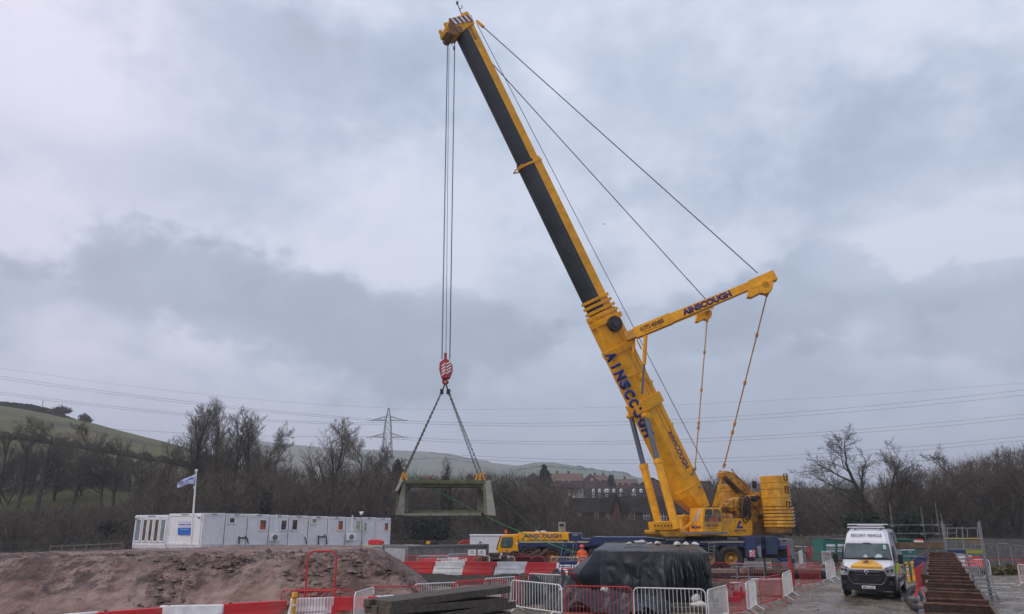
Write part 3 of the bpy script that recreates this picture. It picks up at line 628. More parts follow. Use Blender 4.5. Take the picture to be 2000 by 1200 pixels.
for a in (
 ('w', 997, 1133, 1098, 1143, 'white crowd barrier beside the end of the timber stack, bags behind its bars'),
 ('r', 1103, 1144, 1234, 1147, 'red crowd barrier in front of the crumpled grey tarpaulin'),
 ('w', 1237, 1148, 1377, 1151, 'white crowd barrier in front of the navy tarpaulin stack, square on to the viewer'),
 ('w', 1381, 1153, 1419, 1143, 'white crowd barrier turned end on, first of the angled row after the tarpaulin stack'),
 ('r', 1420, 1142, 1454, 1138, 'red crowd barrier in the angled row between two white ones'),
 ('w', 1456, 1139, 1474, 1131, 'white crowd barrier seen nearly edge on, left of the widest red angled one'),
 ('r', 1482, 1130, 1524, 1122, 'red crowd barrier in the angled row with a doubled upright'),
 ('w', 1526, 1122, 1546, 1113, 'white crowd barrier covered by mesh ending at the tall red post'),
 ('r', 1554, 1105, 1605, 1099, 'red crowd barrier right of the tall red post'),
 ('w', 1606, 1099, 1633, 1092, 'white crowd barrier standing just left of the white van'),
 ('r', 550, 1153, 655, 1155, 'red crowd barrier in front at the left, yellow post before it'),
 ('r', 575, 1151, 691, 1152, 'red crowd barrier directly behind the yellow post barrier'),
 ('w', 693, 1158, 731, 1147, 'white crowd barrier turned sideways right of the tall red hoop'),
 ('r', 732, 1146, 813, 1145, 'red crowd barrier before a white plastic block at the right foot of the mound'),
 ('w', 816, 1141, 887, 1138, 'white crowd barrier above the left end of the timber stack'),
 ('r', 889, 1135, 990, 1134, 'red crowd barrier above the middle of the timber stack'),
 ('r', 884, 1140, 948, 1131, 'red crowd barrier slanting behind the timber stack'),
 ('w', 954, 1130, 1001, 1127, 'white crowd barrier slanting behind the right end of the timber stack'),
 ('r', 1003, 1128, 1042, 1122, 'red crowd barrier slanting in front of the red plastic block'),
 ('w', 1044, 1121, 1086, 1123, 'white crowd barrier left of the blue access steps'),
 ('r', 1087, 1120, 1140, 1120, 'red crowd barrier behind the blue access steps'),
 ('r', 797, 1085, 815, 1086, 'red crowd barrier at the right edge of the mound behind the plastic blocks'),
 ('w', 815, 1086, 877, 1086, 'white crowd barrier before the corrugated container, leftmost white one of the back row'),
 ('r', 838, 1083, 873, 1084, 'red crowd barrier half hidden behind the leftmost white one of the back row'),
 ('w', 874, 1083, 917, 1081, 'white crowd barrier before the right half of the corrugated container'),
 ('r', 880, 1087, 941, 1087, 'red crowd barrier before the dark timber blocks in the back row'),
 ('r', 916, 1081, 951, 1080, 'red crowd barrier under the two white notices'),
 ('w', 943, 1086, 1005, 1087, 'white crowd barrier under the yellow crane cab'),
 ('r', 1007, 1087, 1074, 1088, 'red crowd barrier before the front wheels of the crane carrier'),
 ('w', 1076, 1088, 1131, 1089, 'white crowd barrier left of the worker in orange'),
 ('r', 1385, 1099, 1451, 1100, 'red crowd barrier before the rear wheel of the crane'),
 ('r', 1456, 1102, 1543, 1103, 'red crowd barrier before the rear bumper of the crane'),
 ('w', 1553, 1080, 1572, 1073, 'white crowd barrier right of the grey generator box'),
 ('r', 1574, 1068, 1586, 1070, 'red crowd barrier seen edge on left of the teal cabin'),
 ('w', 1590, 1074, 1640, 1082, 'white crowd barrier before the teal cabin, sloping towards the van'),
 ('r', 1572, 1081, 1638, 1083, 'red crowd barrier before the teal cabin'),
 ('w', 1525, 1080, 1570, 1081, 'white crowd barrier right behind the tall red post'),
 ('w', 1550, 1067, 1578, 1068, 'far white crowd barrier beside the generator box'),
 ('w', 1849, 1080, 1886, 1084, 'white crowd barrier behind the far end of the rusty pile wall'),
 ('w', 1866, 1093, 1931, 1093, 'white crowd barrier seen through the stair tower'),
 ('w', 1987, 1102, 2030, 1106, 'white crowd barrier cut by the right edge of the photo'),
 ('r', 1995, 1099, 2040, 1101, 'red crowd barrier behind the white one at the right edge'),
): barrier(*a)
# mesh sheet hung on two barriers, doubled upright, tall hoop and tall red post
def hoop(u0, u1, vt, z0, zt, label, mt, r=.03):
    a = G(u0, vt, zt); b = G(u1, vt, zt); b.y = a.y + (b.y - a.y); q = .22; d = (b - a).normalized(); m = MB()
    A0 = Vector((a.x, a.y, 0)); B0 = Vector((b.x, b.y, 0)); Z = Vector((0, 0, 1)); pts = [A0 + Z * .02]
    for k in range(6): t_ = R(90 * k / 5); pts.append(A0 + d * (q - q * math.cos(t_)) + Z * (zt - q + q * math.sin(t_)))
    for k in range(6): t_ = R(90 - 90 * k / 5); pts.append(B0 - d * (q - q * math.cos(t_)) + Z * (zt - q + q * math.sin(t_)))
    pts.append(B0 + Z * .02); base = (A0 + B0) / 2
    root = thing('hoop_frame', label, 'gate frame', base)
    MB().path(pts, r, 8).done('frame', mt, root)
    MB().path([A0 + Z * .25, B0 + Z * .25], r * .7, 6).path([A0 + Z * .95, B0 + Z * .95], r * .7, 6).done('rail', mt, root)
    for c in (A0, B0): MB().box(c + Z * .012, (.16, .5, .024)).done('foot', mt, root)
    return root
hoop(602, 658, 1077, 0, 2.18, 'tall red tubular hoop rising above the barriers before the mound', RED, .032)
p = G(1549, 1146, 0)
tr = thing('red_post', 'tall red post joining the angled barriers beside the muddy track', 'post', p)
MB().box((p.x - .06, p.y, 1.0), (.09, .05, 1.96)).done('upright', RED, tr)
MB().box((p.x + .08, p.y + .05, .62), (.07, .05, 1.2)).done('upright', RED, tr)
for a in (-1, 1): MB().path([(p.x, p.y, .25), (p.x + .35 * a, p.y - .25, .02)], .025, 6).done('leg', RED, tr)
MB().box((p.x + .10, p.y - .04, 1.22), (.14, .1, .2)).done('bracket', BLACK, tr)
# dark steel posts in the yard
for i, (u, vb, vt, lab) in enumerate(((1444, 1139, 1100, 'dark post left of the grey trestle'), (1499, 1160, 1098, 'dark post behind the red barrier with the doubled upright'), (1511, 1120, 1098, 'short dark post before the crane bumper'))):
    b = G(u, vb); h = (vb - vt) / FPX * b.y; o = MB().cyl((b.x, b.y, 0), (b.x, b.y, h), .045, n=7).box((b.x, b.y, .02), (.3, .3, .04)).done('steel_post', BLACK, loc=b, bevel=.004); tag(o, lab + ' standing upright', 'post', 'dark steel posts in the yard')
# ---------------------------------------------------------------- water-filled barriers
def wb_proto(mt):
    r = thing('water_barrier', 'proto', 'barrier', (0, 0, 0)); Ln = 1.85
    def sec(x, w_, z, ch=.03): return [(x, -w_ / 2, z), (x, w_ / 2, z)]
    m = MB()
    # lower body: tapered, slanting ends
    def ring(z, wy, x0, x1, c=.04):
        return [Vector(q) for q in ((x0 + c, -wy / 2, z), (x1 - c, -wy / 2, z), (x1, -wy / 2 + c, z), (x1, wy / 2 - c, z), (x1 - c, wy / 2, z), (x0 + c, wy / 2, z), (x0, wy / 2 - c, z), (x0, -wy / 2 + c, z))]
    h = Ln / 2
    m.loft([ring(.03, .44, -h - .08, h - .02), ring(.20, .43, -h - .05, h + .0), ring(.40, .27, -h + .0, h + .04), ring(.56, .20, -h + .03, h + .06), ring(.565, .20, -h + .06, h + .21), ring(.79, .17, -h + .06, h + .21), ring(.81, .14, -h + .09, h + .18)])
    m.done('body', mt, r, bevel=.012)
    m = MB()
    for sy in (-1, 1):
        m.prism([(-.75, sy * .165, .42), (.75, sy * .165, .42), (.62, sy * .142, .50), (-.62, sy * .142, .50)], (0, sy * -.02, 0))
        for x in (-.45, .1): m.box((x, sy * .222, .07), (.14, .02, .08))
    m.done('recess', mt, r); MB().cyl((-.6, 0, .8), (-.6, 0, .835), .05, n=10).done('filler_cap', BLACK, r)
    for sx in (-.45, .12): MB().box((sx, -.225, .065), (.15, .012, .07)).done('fork_slot', BLACK, r)
    reg(r); return r
WP = {'r': wb_proto(REDP), 'w': wb_proto(WHTP)}; WU = set()
def wb(c, u0, v0, u1, v1, label, group):
    a = G(u0, v0, .8); b = G(u1, v1, .8); d = b - a; ln = math.hypot(d.x, d.y); mid = (a + b) / 2; loc = (mid.x, mid.y, .0); rz = math.atan2(d.y, d.x); s_ = min(1.35, max(.7, ln / 1.88)); p = WP[c]
    if c not in WU: WU.add(c); p.location = loc; p.rotation_euler = (0, 0, rz); p.scale = (s_, 1, 1); tag(p, label, None, group); return p
    return dup(p, loc, rz, (s_, 1, 1), label, group)
gA = 'plastic barrier blocks in the row at the foot of the mound'; gB = 'plastic barrier blocks in the middle row'
for a in (('w', 60, 1206, 182, 1196, 'white plastic barrier block, only its top showing at bottom left', gA), ('r', 183, 1197, 305, 1188, 'red plastic barrier block, leftmost red one of the front row', gA),
    ('w', 308, 1184, 425, 1182, 'clean white plastic barrier block at the foot of the mound left of the hoop', gA), ('r', 427, 1181, 548, 1174, 'long red plastic barrier block ending behind the yellow post barrier', gA),
    ('w', 564, 1170, 648, 1167, 'white plastic barrier block seen behind the bars under the tall hoop', gA), ('r', 652, 1167, 728, 1166, 'red plastic barrier block right of the tall hoop', gA),
    ('w', 731, 1165, 812, 1160, 'white plastic barrier block behind the timber stack', gA),
    ('r', 786, 1097, 846, 1097, 'red plastic barrier block touching the right slope of the mound', gB), ('w', 847, 1097, 905, 1097, 'white plastic barrier block, first white one right of the mound', gB),
    ('r', 906, 1097, 965, 1098, 'red plastic barrier block in the middle row between two white ones', gB), ('w', 966, 1098, 1025, 1098, 'white plastic barrier block below the yellow crane cab', gB),
    ('r', 1026, 1099, 1085, 1099, 'red plastic barrier block left of the blue steps', gB), ('w', 1086, 1100, 1128, 1101, 'white plastic barrier block behind the blue steps', gB)): wb(*a)
for a in (('r', 820, 1091, 858, 1091, 'far red plastic block just above the middle row', 'far plastic barrier blocks'), ('w', 860, 1091, 880, 1091, 'small far white plastic block before the container', 'far plastic barrier blocks'),
    ('w', 883, 1089, 898, 1089, 'far white plastic block beside the dark timber blocks', 'far plastic barrier blocks'), ('r', 898, 1089, 926, 1089, 'far red plastic block behind the dark timber blocks', 'far plastic barrier blocks')): wb(*a)
gC = 'plastic barrier blocks scattered at the right'
def wbloc(c, u, v, rz, label, g=gC, s_=.8, y=None):
    b = G(u, v); return dup(WP[c], (b.x, b.y, 0), rz, (s_, 1, 1), label, g)
wbloc('r', 1932, 1112, R(8), 'red plastic block before the grey fence right of the stair tower')
wbloc('w', 1946, 1111, R(70), 'white plastic block wedged between two red ones before the grey fence')
wbloc('r', 1953, 1109, R(65), 'red plastic block standing end on before the grey fence')
wbloc('w', 1893, 1110, R(10), 'white plastic block seen between the treads of the stair tower')
wbloc('r', 1908, 1112, R(5), 'red plastic block directly behind the stair tower')
wbloc('w', 1876, 1108, R(4), 'white plastic block left of the stair tower')
pb = G(1128, 1143); wbr = dup(WP['r'], (pb.x, pb.y, 0), R(150), (.8, 1, 1), 'red plastic block under the left flap of the navy tarpaulin', gC)
pb = G(1108, 1147); dup(WP['w'], (pb.x, pb.y, 0), R(100), (.6, 1, 1), 'white plastic block behind the black bags', gC)
# ---------------------------------------------------------------- yellow posts
def ypost(u, vb, h, label, base=False):
    b = G(u, vb); s_ = h / 1.05; m = thing('marker_post', label, 'post', b, 'yellow marker posts')
    x, y = b.x, b.y
    MB().cyl((x, y, 0), (x, y, .3 * s_), .085, .082, 12).cyl((x, y, .3 * s_), (x, y, .86 * s_), .062, .058, 12).cyl((x, y, .86 * s_), (x, y, .93 * s_), .058, .1, 12).cyl((x, y, .93 * s_), (x, y, 1.05 * s_), .1, .09, 12).done('post_body', POSTY, m)
    for z in (.34, .66): MB().cyl((x, y, z * s_), (x, y, (z + .05) * s_), .067, n=12).done('reflective_band', WHTP, m)
    if base: MB().cyl((x, y, .0), (x, y, .09), .34, .26, 8).done('base', BLACK, m)
    return m
ypost(1776, 1137, 1.02, 'yellow marker post, left one of the pair beside the white van')
ypost(1786, 1134, 1.02, 'yellow marker post, right one of the pair beside the white van')
ypost(571, 1228, 1.02, 'yellow marker post with a black base before the red barrier at left', True)
# ---------------------------------------------------------------- timber mats
c0 = G(768, 1172, 1.15); c1 = G(1000, 1146, 1.15); ax = (c1 - c0); ax.z = 0; LT = ax.length; ax.normalize(); ay = Vector((-ax.y, ax.x, 0))
rr_ = random.Random(3)
names_ = [('topmost wet timber mat with the mossy upper face', 0), ('second timber mat of the stack jutting out to the left', 1), ('third timber mat of the stack', 2), ('lowest visible timber mat of the stack in deep shadow', 3)]
for lab, i in names_:
    off = (-.02, -.12, .18, .05)[i]; dep = (1.0, 1.02, .98, 1.0)[i]; zt = 1.15 - i * .245; m = MB()
    for k in range(4):
        o_ = off + rr_.uniform(-.06, .06) + (.0 if k else 0); c = c0 + ax * (LT / 2 + o_) + ay * (.12 + k * .255); c.z = zt - .1
        m.box(c, (LT + rr_.uniform(-.15, .1), .245, .2), (Vector(ax) + Vector((0, 0, (.01, -.03, .015, 0)[i])), ay, Vector((0, 0, 1))))
    o = m.done('timber_mat', TIMB, loc=(c0.x + LT / 2, c0.y + .5, zt - .2), bevel=.02); tag(o, lab, 'timber', 'timber mats in the near stack')
b_ = c0 + ax * 1.2 + ay * .5; k_ = MB()
for t_ in (.35, 1.6, 2.9): q = c0 + ax * t_ + ay * .5; k_.box((q.x, q.y, .1), (.2, 1.0, .23))
tag(k_.done('bearer', TIMB, loc=(b_.x, b_.y, 0)), 'short timber bearers lifting the stack off the mud', 'timber')
# ---------------------------------------------------------------- tarpaulin-covered stack
def tarp_stack():
    ztop = 1.92
    def top(u, v): return G(u, v, ztop)
    T = [top(1160, 1077), top(1306, 1079), top(1385, 1081), top(1364, 1066), top(1182, 1062)]
    cen = sum(T, Vector()) / 5; cx = Vector((cen.x, cen.y, 0))
    per = []; nseg = [96, 60, 16, 60, 20]
    for i in range(5):
        a, b = T[i], T[(i + 1) % 5]
        for k in range(nseg[i]): per.append((a.lerp(b, k / nseg[i]), i, k / nseg[i]))
    n = len(per); nz = 34; rn = random.Random(12)
    def tri(x): x = x % 1.0; return 1 - abs(2 * x - 1)
    # folds: each a line running from the top edge down, widening, with its own slant and height
    folds = [(rn.uniform(0, n), rn.uniform(-16, 16), rn.uniform(2.0, 6.5), rn.uniform(.04, .17), rn.uniform(0, .5)) for _ in range(24)] + [(97 + k * 6, rn.uniform(-8, 8), 3.0, rn.uniform(.10, .26), .0) for k in range(9)]
    rings = []
    for j in range(nz + 1):
        f = j / nz; z = ztop * (1 - f) + .02; ring = []
        for q, (p_, e, t_) in enumerate(per):
            dn = (Vector((p_.x, p_.y, 0)) - cx); nn_ = dn.normalized(); fold = 0
            for q0_, sl, wd_, am, st in folds:
                g = max(0.0, f - st); dq = abs((q - q0_ - sl * f + n / 2) % n - n / 2); ww = wd_ * (.5 + g)
                if dq < ww: fold += am * min(1, g * 2.2) * (1 - dq / ww)
            cr = float(fbm(np.array(q * .035 + f * 1.2), np.array(f * 1.8 - q * .03), 5, 3)); fold += .13 * abs(cr) * min(1, f * 4)
            flare = .10 * f; k = 0
            dq = abs((q - (-3) + n / 2) % n - n / 2)
            if dq < 13: k = (1 - dq / 13) ** 1.1; flare += k * 1.25 * math.exp(-((f - .5) / .30) ** 2)
            p2 = Vector((p_.x, p_.y, z)) + nn_ * (flare + fold)
            if j == nz: p2.z += .22 * max(0, float(fbm(np.array(q * .07), np.array(2.0), 3)))
            ring.append(p2)
        rings.append(ring)
    rings[0] = [p - Vector((0, 0, .05 * abs(float(fbm(np.array(i_ * .15), np.array(1.), 4))))) for i_, p in enumerate(rings[0])]
    inner = []
    for s_ in (.02, .3, .6, .85, .96):
        inner.append([Vector((cx.x, cx.y, 0)).lerp(Vector((p_.x, p_.y, 0)), s_) + Vector((0, 0, ztop + .03 + .12 * abs(float(fbm(np.array(p_.x * .9 * s_ + 3), np.array(p_.y * 1.3 * s_), 8))))) for p_, e, t_ in per])
    m = MB(); m.loft(inner + rings, cap=False)
    root = thing('covered_stack', 'big material stack wrapped in navy tarpaulin before the crane', 'covered stack', cx)
    m.done('tarpaulin', TARP, root, smooth=False)
    m = MB()
    m.loft([[Vector((p_.x, p_.y, z)).lerp(Vector((cx.x, cx.y, z)), .14) for p_, e, t_ in per[::6]] for z in (.02, ztop - .03)]).done('stacked_load', TIMB, root)
    a = top(1182, 1063); b = top(1300, 1063); d = (b - a).normalized()
    MB().box((a + b) / 2 + Vector((0, .2, .09)), ((b - a).length, .3, .09), (d, Vector((-d.y, d.x, 0)), Vector((0, 0, 1)))).done('timber_board', TIMB, root)
    return root, ztop
def bag(u, v, z, r, label, sy=.7, sz=.42, rz=0, mt=None, g='white sandbags'):
    c = G(u, v, z); rn = random.Random(int(u * 7 + v)); m = MB(); m.sph((0, 0, 0), r, 12, 8, (1.25, sy, sz))
    cr_, sr_ = math.cos(rz), math.sin(rz)
    m.v = [(c.x + (x * cr_ - y * sr_) * (1 + .1 * math.sin(9 * z_ / r + u)), c.y + x * sr_ + y * cr_, z + r * sz + z_ + .03 * math.sin(x * 14 + u) * math.cos(y * 12)) for x, y, z_ in m.v]
    return tag(m.done('sandbag', mt or SANDB, loc=(c.x, c.y, z), smooth=True), label, 'sandbag', g)
tarp_stack()
for i, (u, v, r, lab) in enumerate(((1250, 1063, .33, 'plump white sandbag on the tarpaulin stack, leftmost on top'), (1268, 1064, .2, 'small white sandbag beside the leftmost one on the stack'), (1285, 1064, .26, 'flat white sandbag on the middle of the stack top'), (1323, 1067, .34, 'white sandbag on the right part of the stack top'), (1340, 1066, .26, 'dirty sandbag right of the big white one on the stack top'), (1358, 1066, .26, 'white sandbag at the right rim of the stack top'), (1228, 1064, .2, 'grey sandbag near the left of the stack top'))):
    bag(u, v + .5, 1.97, r * .78, lab, rz=i * .4)
for i, (u, v, z, r, lab) in enumerate(((1290, 1172, .06, .24, 'dirty white sandbag under the tarpaulin hem behind the white barrier'), (1305, 1173, .06, .28, 'flat white sandbag behind the middle bars of the near white barrier'), (1368, 1168, .05, .3, 'torn white sandbag beside the right end of the tarpaulin'), (1360, 1180, .05, .2, 'round white sandbag behind the right bars of the near white barrier'), (1366, 1187, .05, .26, 'white sandbag standing in a puddle behind the near white barrier'), (1182, 1163, .45, .17, 'pale sack upright behind the near red barrier'))):
    bag(u, v, z, r, lab, sz=.9 if 'round' in lab or 'upright' in lab else .42, rz=i * .7)
# crumpled sheets
def crumple(u, v, w_, d_, h, seed, label, mt):
    c = G(u, v); x = np.linspace(-1, 1, 60); y = np.linspace(-1, 1, 44); Xc, Yc = np.meshgrid(x, y)
    r = np.sqrt(Xc ** 2 + Yc ** 2); a = np.arctan2(Yc, Xc); edge = 1 + .22 * np.sin(a * 3 + seed) + .12 * np.sin(a * 7 + seed * 2)
    f = np.clip(1 - (r / edge) ** 2, 0, 1) ** .55
    rid = 1 - 2.2 * np.abs(fbm(Xc * 1.3 + seed, Yc * 1.3, seed, 3)) + .25 * np.abs(fbm(Xc * 4, Yc * 4, seed + 9, 2))
    Z = f * h * np.clip(rid, .12, 1.3) + .02; k = np.minimum(1, edge / np.maximum(r, 1e-3))
    Xw = c.x + Xc * k * w_; Yw = c.y + Yc * k * d_
    o = gridmesh('crumpled_sheet', Xw - c.x, Yw - c.y, Z, mt, False); o.location = (c.x, c.y, 0); return tag(o, label, 'tarpaulin', 'crumpled plastic sheets')
crumple(1072, 1176, 1.3, 1.3, 1.15, 3, 'crumpled dark blue sheet piled behind the near white barrier', TARP)
crumple(1150, 1190, 1.6, 1.1, .75, 7, 'crumpled grey sheet lying behind the near red barrier', TARPG)
crumple(1235, 1197, 1.5, .9, .62, 12, 'crumpled navy sheet trailing from the red barrier to the white one', TARP)
crumple(1015, 1168, .8, .8, .95, 5, 'dark blue bag heap beside the end of the timber stack', TARP)
crumple(1098, 1158, .8, .7, 1.05, 15, 'shiny black sheet thrown over a heap below the blue steps', BLACK)
o = MB(); a = G(1022, 1185); o.cyl((a.x, a.y, .0), (a.x + .05, a.y, 1.12), .07, .06, 8); tag(o.done('timber_stake', CONCD, loc=a), 'mossy timber stake behind the near white barrier', 'stake')
o = MB(); a = G(1100, 1186); o.box((a.x, a.y + .1, .35), (.26, .04, .62)); tag(o.done('white_board', WHTP, loc=a, bevel=.01), 'small white board between the near white and red barriers', 'board')
# timber planks on the ground beside the tarp stack
for i, (u, v, w_, lab) in enumerate(((1330, 1176, 3.0, 'long muddy plank under the tarpaulin hem'), (1325, 1186, 3.2, 'muddy plank nearer than the sandbags behind the near white barrier'), (1335, 1194, 2.8, 'nearest muddy plank behind the near white barrier'))):
    a = G(u, v); o = MB().box((a.x, a.y, .07), (w_, .32, .14)).done('plank', TIMB, loc=a, bevel=.01); tag(o, lab, 'plank', 'muddy planks by the tarpaulin stack'); o.rotation_euler.z = (.03, -.04, .05)[i]
# ---------------------------------------------------------------- sheet pile wall
q0 = G(1807, 1196, 1.9); q1 = G(1816, 1082, 1.9); d = (q1 - q0); d.z = 0; WLEN = d.length; d.normalize(); n_ = Vector((d.y, -d.x, 0)); ZT = 1.9
root = thing('sheet_pile_wall', 'rusty corrugated sheet pile wall running away beside the van', 'pile wall', (q0.x, q0.y, 0))
Z3_ = Vector((0, 0, 1)); RUSTE = mat('rust_edge', (.11, .055, .032), .7, var=.6, scale=6); p0 = q0 - d * 1.5; p0.z = 0; print('WALL', WLEN, q0, q1, d); pitch = 2.5; dep = .86
rs = random.Random(8)
for i in range(int((WLEN + 2.2) / 2.5) + 1):
    a = p0 + d * (i * pitch + rs.uniform(-.03, .03)); zt = ZT + rs.uniform(-.03, .03); th = .03
    L0 = a; L1 = a + d * .50 ; R0 = a + d * .20 + n_ * dep; R1 = a + d * (.20 + .62) + n_ * dep; E = a + d * pitch
    pts = [a, a + d * .50, a + d * .62 + n_ * dep, a + d * 1.86 + n_ * dep, a + d * 1.98]; pts = [a, a + d * .9, a + d * 1.0 + n_ * dep, a + d * 2.35 + n_ * dep, a + d * pitch]
    m = MB()
    for q in range(4):
        s0, s1 = pts[q], pts[q + 1]; dd = (s1 - s0); nn = Vector((-dd.y, dd.x, 0)).normalized() * th
        e = dd.normalized() * .012; s0 = s0 + e; s1 = s1 - e * .2
        m.prism([Vector((s0.x, s0.y, -.3)), Vector((s1.x, s1.y, -.3)), Vector((s1.x, s1.y, zt)), Vector((s0.x, s0.y, zt))], nn)
    m.done('sheet_pile', RUST if i % 2 else RUST2, root)
    m = MB()
    for q in (0, 2): m.cyl((pts[q + 1].x, pts[q + 1].y, .0), (pts[q + 1].x, pts[q + 1].y, zt + .004), .03, n=6)
    m.done('clutch', RUST, root)
    m = MB()
    for q in range(4):
        s0, s1 = pts[q], pts[q + 1]; dd = (s1 - s0).normalized(); nn = Vector((-dd.y, dd.x, 0)); m.box(((s0 + s1) / 2 + nn * .015).xy.to_3d() + Z3_ * (zt + .012), ((s1 - s0).length - .02, .05, .022), (dd, nn, Z3_))
    m.done('top_edge', RUSTE, root)
# waling beam along the left face
m = MB(); a = p0 - n_ * .14 + d * 14; b = p0 - n_ * .14 + d * 22; m.box((a + b) / 2 + Vector((0, 0, 1.55)), (8, .16, .3), (d, n_, Vector((0, 0, 1)))); m.done('waling_beam', RUST, root)
# ---------------------------------------------------------------- scaffold with boards
sc_r = thing('scaffold', 'tube scaffold with rails and a timber edge board behind the van', 'scaffold', P(1790, 1110, 33.5).xy.to_3d())
YS = 36.8
def tube(u0, v0, u1, v1, name='tube', r=.026, Y0=YS, Y1=None, par=sc_r, mt=TUBE):
    return MB().cyl(P(u0, v0, Y0), P(u1, v1, Y1 or Y0), r, n=7).done(name, mt, par)
def zpost(u, vt, Y, zb=0, name='standard', par=sc_r, r=.026, mt=TUBE):
    t_ = P(u, vt, Y); return MB().cyl((t_.x, Y, zb), (t_.x, Y, t_.z), r, n=7).done(name, mt, par)
zpost(1737, 982, 36.6); zpost(1799, 992, YS); zpost(1826, 980, YS); zpost(1838, 1004, YS)
zpost(1745, 1060, 37.8); zpost(1806, 1062, 37.8)
tube(1734, 1026, 1860, 1026, 'ledger', .026, 36.5); tube(1736, 1043, 1866, 1042, 'ledger', .028, 36.5); tube(1748, 1072, 1850, 1071, 'ledger', .026, 36.6)
tube(1750, 1115, 1818, 1071, 'brace', .026, 36.4)
tube(1752, 1085, 1812, 1084, 'ledger', .02, 36.5); tube(1756, 1122, 1800, 1121, 'ledger', .02, 36.5); tube(1752, 1110, 1800, 1109, 'ledger', .02, 36.5)
MB().prism([P(1750, 1060, 36.4), P(1846, 1059, 36.4), P(1846, 1070, 36.4), P(1750, 1071, 36.4)], (0, .06, 0)).done('edge_board', mat('edge_board', (.16, .10, .055), .8, var=.3, scale=5), sc_r)
for u, v in ((1742, 1027), (1742, 1043), (1801, 1026), (1801, 1043), (1829, 1026), (1829, 1043)): MB().box(P(u, v, 36.5), (.1, .14, .09)).done('coupler', STEEL, sc_r)
# stair tower
YT = 33.6
st = thing('stair_tower', 'aluminium stair tower with blue and yellow toe boards beside the pile wall', 'stair tower', P(1890, 1155, YT).xy.to_3d())
def sp_(u, v, dy=0): return P(u, v, YT + dy)
for (ub, ut, vt, dy) in ((1853, 1839, 1019, 0), (1932, 1913, 1018, 0), (1856, 1843, 1024, 1.1), (1926, 1910, 1020, 1.1)):
    t_ = sp_(ut, vt, dy); MB().cyl((t_.x, t_.y, 0), t_, .036, n=8).done('leg', STEEL, st)
for v, mt in ((1032, STEEL), (1052, mat('tube_yellow', (.5, .45, .1), .5)), (1073, STEEL)):
    for dy in (0, 1.1): MB().cyl(sp_(1843, v, dy), sp_(1918, v, dy), .022, n=6).done('rail', mt, st)
for u in (1850, 1868, 1889, 1909): MB().cyl(sp_(u, 1033), sp_(u + 1, 1052), .02, n=6).done('baluster', STEEL, st)
MB().cyl(sp_(1879, 1029), sp_(1883, 1073), .026, n=6).done('baluster', STEEL, st)
MB().prism([sp_(1848, 1075), sp_(1886, 1075), sp_(1886, 1081), sp_(1848, 1081)], (0, .04, 0)).done('toe_board', BLUE, st)
MB().prism([sp_(1887, 1074), sp_(1920, 1074), sp_(1920, 1081), sp_(1887, 1081)], (0, .04, 0)).done('toe_board', mat('board_yellow', (.33, .31, .05), .6), st)
MB().prism([sp_(1884, 1057), sp_(1916, 1056), sp_(1916, 1061), sp_(1884, 1061)], (0, .04, 0)).done('toe_board', mat('board_brown', (.2, .13, .06), .7), st)
tz0 = sp_(1904, 1081).z
for i in range(11):
    v = 1087 + i * 6.4; z = 1.72 - i * .158; x0 = sp_(1888 + i * .8, 1100).x; x1 = sp_(1921 + i * .9, 1100).x; y = YT + 1.05 - i * .12 + .0
    MB().box(((x0 + x1) / 2, y - .1, z), (x1 - x0, .22, .045)).done('tread', STEEL, st)
for u0 in (1887, 1922):
    a = sp_(u0, 1084, .95); b = Vector((sp_(u0 + 8, 1100).x, YT - .3, .02)); MB().path([a, b], .03, 6).done('stringer', STEEL, st)
MB().cyl(sp_(1882, 1110), sp_(1925, 1110), .025, n=6).done('rail', STEEL, st)
# ---------------------------------------------------------------- grey mesh fence and hedge bank at right
for i in range(7):
    u0 = 1895 + i * 26; a = P(u0, 1065, 55 - i * .8); b = P(u0 + 24, 1065, 54.4 - i * .8); ht = 1.62 + .05 * (i % 3)
    r_ = thing('fence_panel', ['grey sheeted fence panel beside the stair tower, leftmost', 'grey sheeted fence panel, second from the stair tower', 'grey sheeted fence panel above the red plastic blocks', 'grey sheeted fence panel just right of the red plastic blocks', 'grey sheeted fence panel left of the edge barrier', 'grey sheeted fence panel before the right edge', 'grey sheeted fence panel at the right edge of the photo'][i], 'fence', Vector((a.x, a.y, 0)).lerp(Vector((b.x, b.y, 0)), .5), 'grey sheeted fence panels')
    dd = (b - a); dd.z = 0; ln = dd.length; dd.normalize(); base = Vector((a.x, a.y, 0)); Z = Vector((0, 0, 1)); q = .15
    pts = [base + Z * .05]
    for k in range(4): t_ = R(30 * k); pts.append(base + dd * (q - q * math.cos(t_)) + Z * (ht - q + q * math.sin(t_)))
    for k in range(4): t_ = R(90 - 30 * k); pts.append(base + dd * (ln - q + q * math.cos(t_)) + Z * (ht - q + q * math.sin(t_)))
    pts.append(base + dd * ln + Z * .05)
    MB().path(pts, .02, 6).done('frame', STEEL, r_)
    m = MB(); nx = 14; rings = []
    for k in range(nx + 1): c = base + dd * (ln * k / nx) + Vector((0, .04 * math.sin(k * 1.9 + i), 0)); rings.append([c + Z * .08, c + Z * (ht - .06 - .03 * abs(math.sin(k + i)))])
    m.loft(rings, cap=False, closed=False); m.done('sheeting', mat('fence_sheet', (.10, .105, .112), .7, var=.3, scale=4), r_, smooth=True)
    MB().box(base + Z * .06, (.2, .55, .12)).done('foot_block', BLACK, r_)
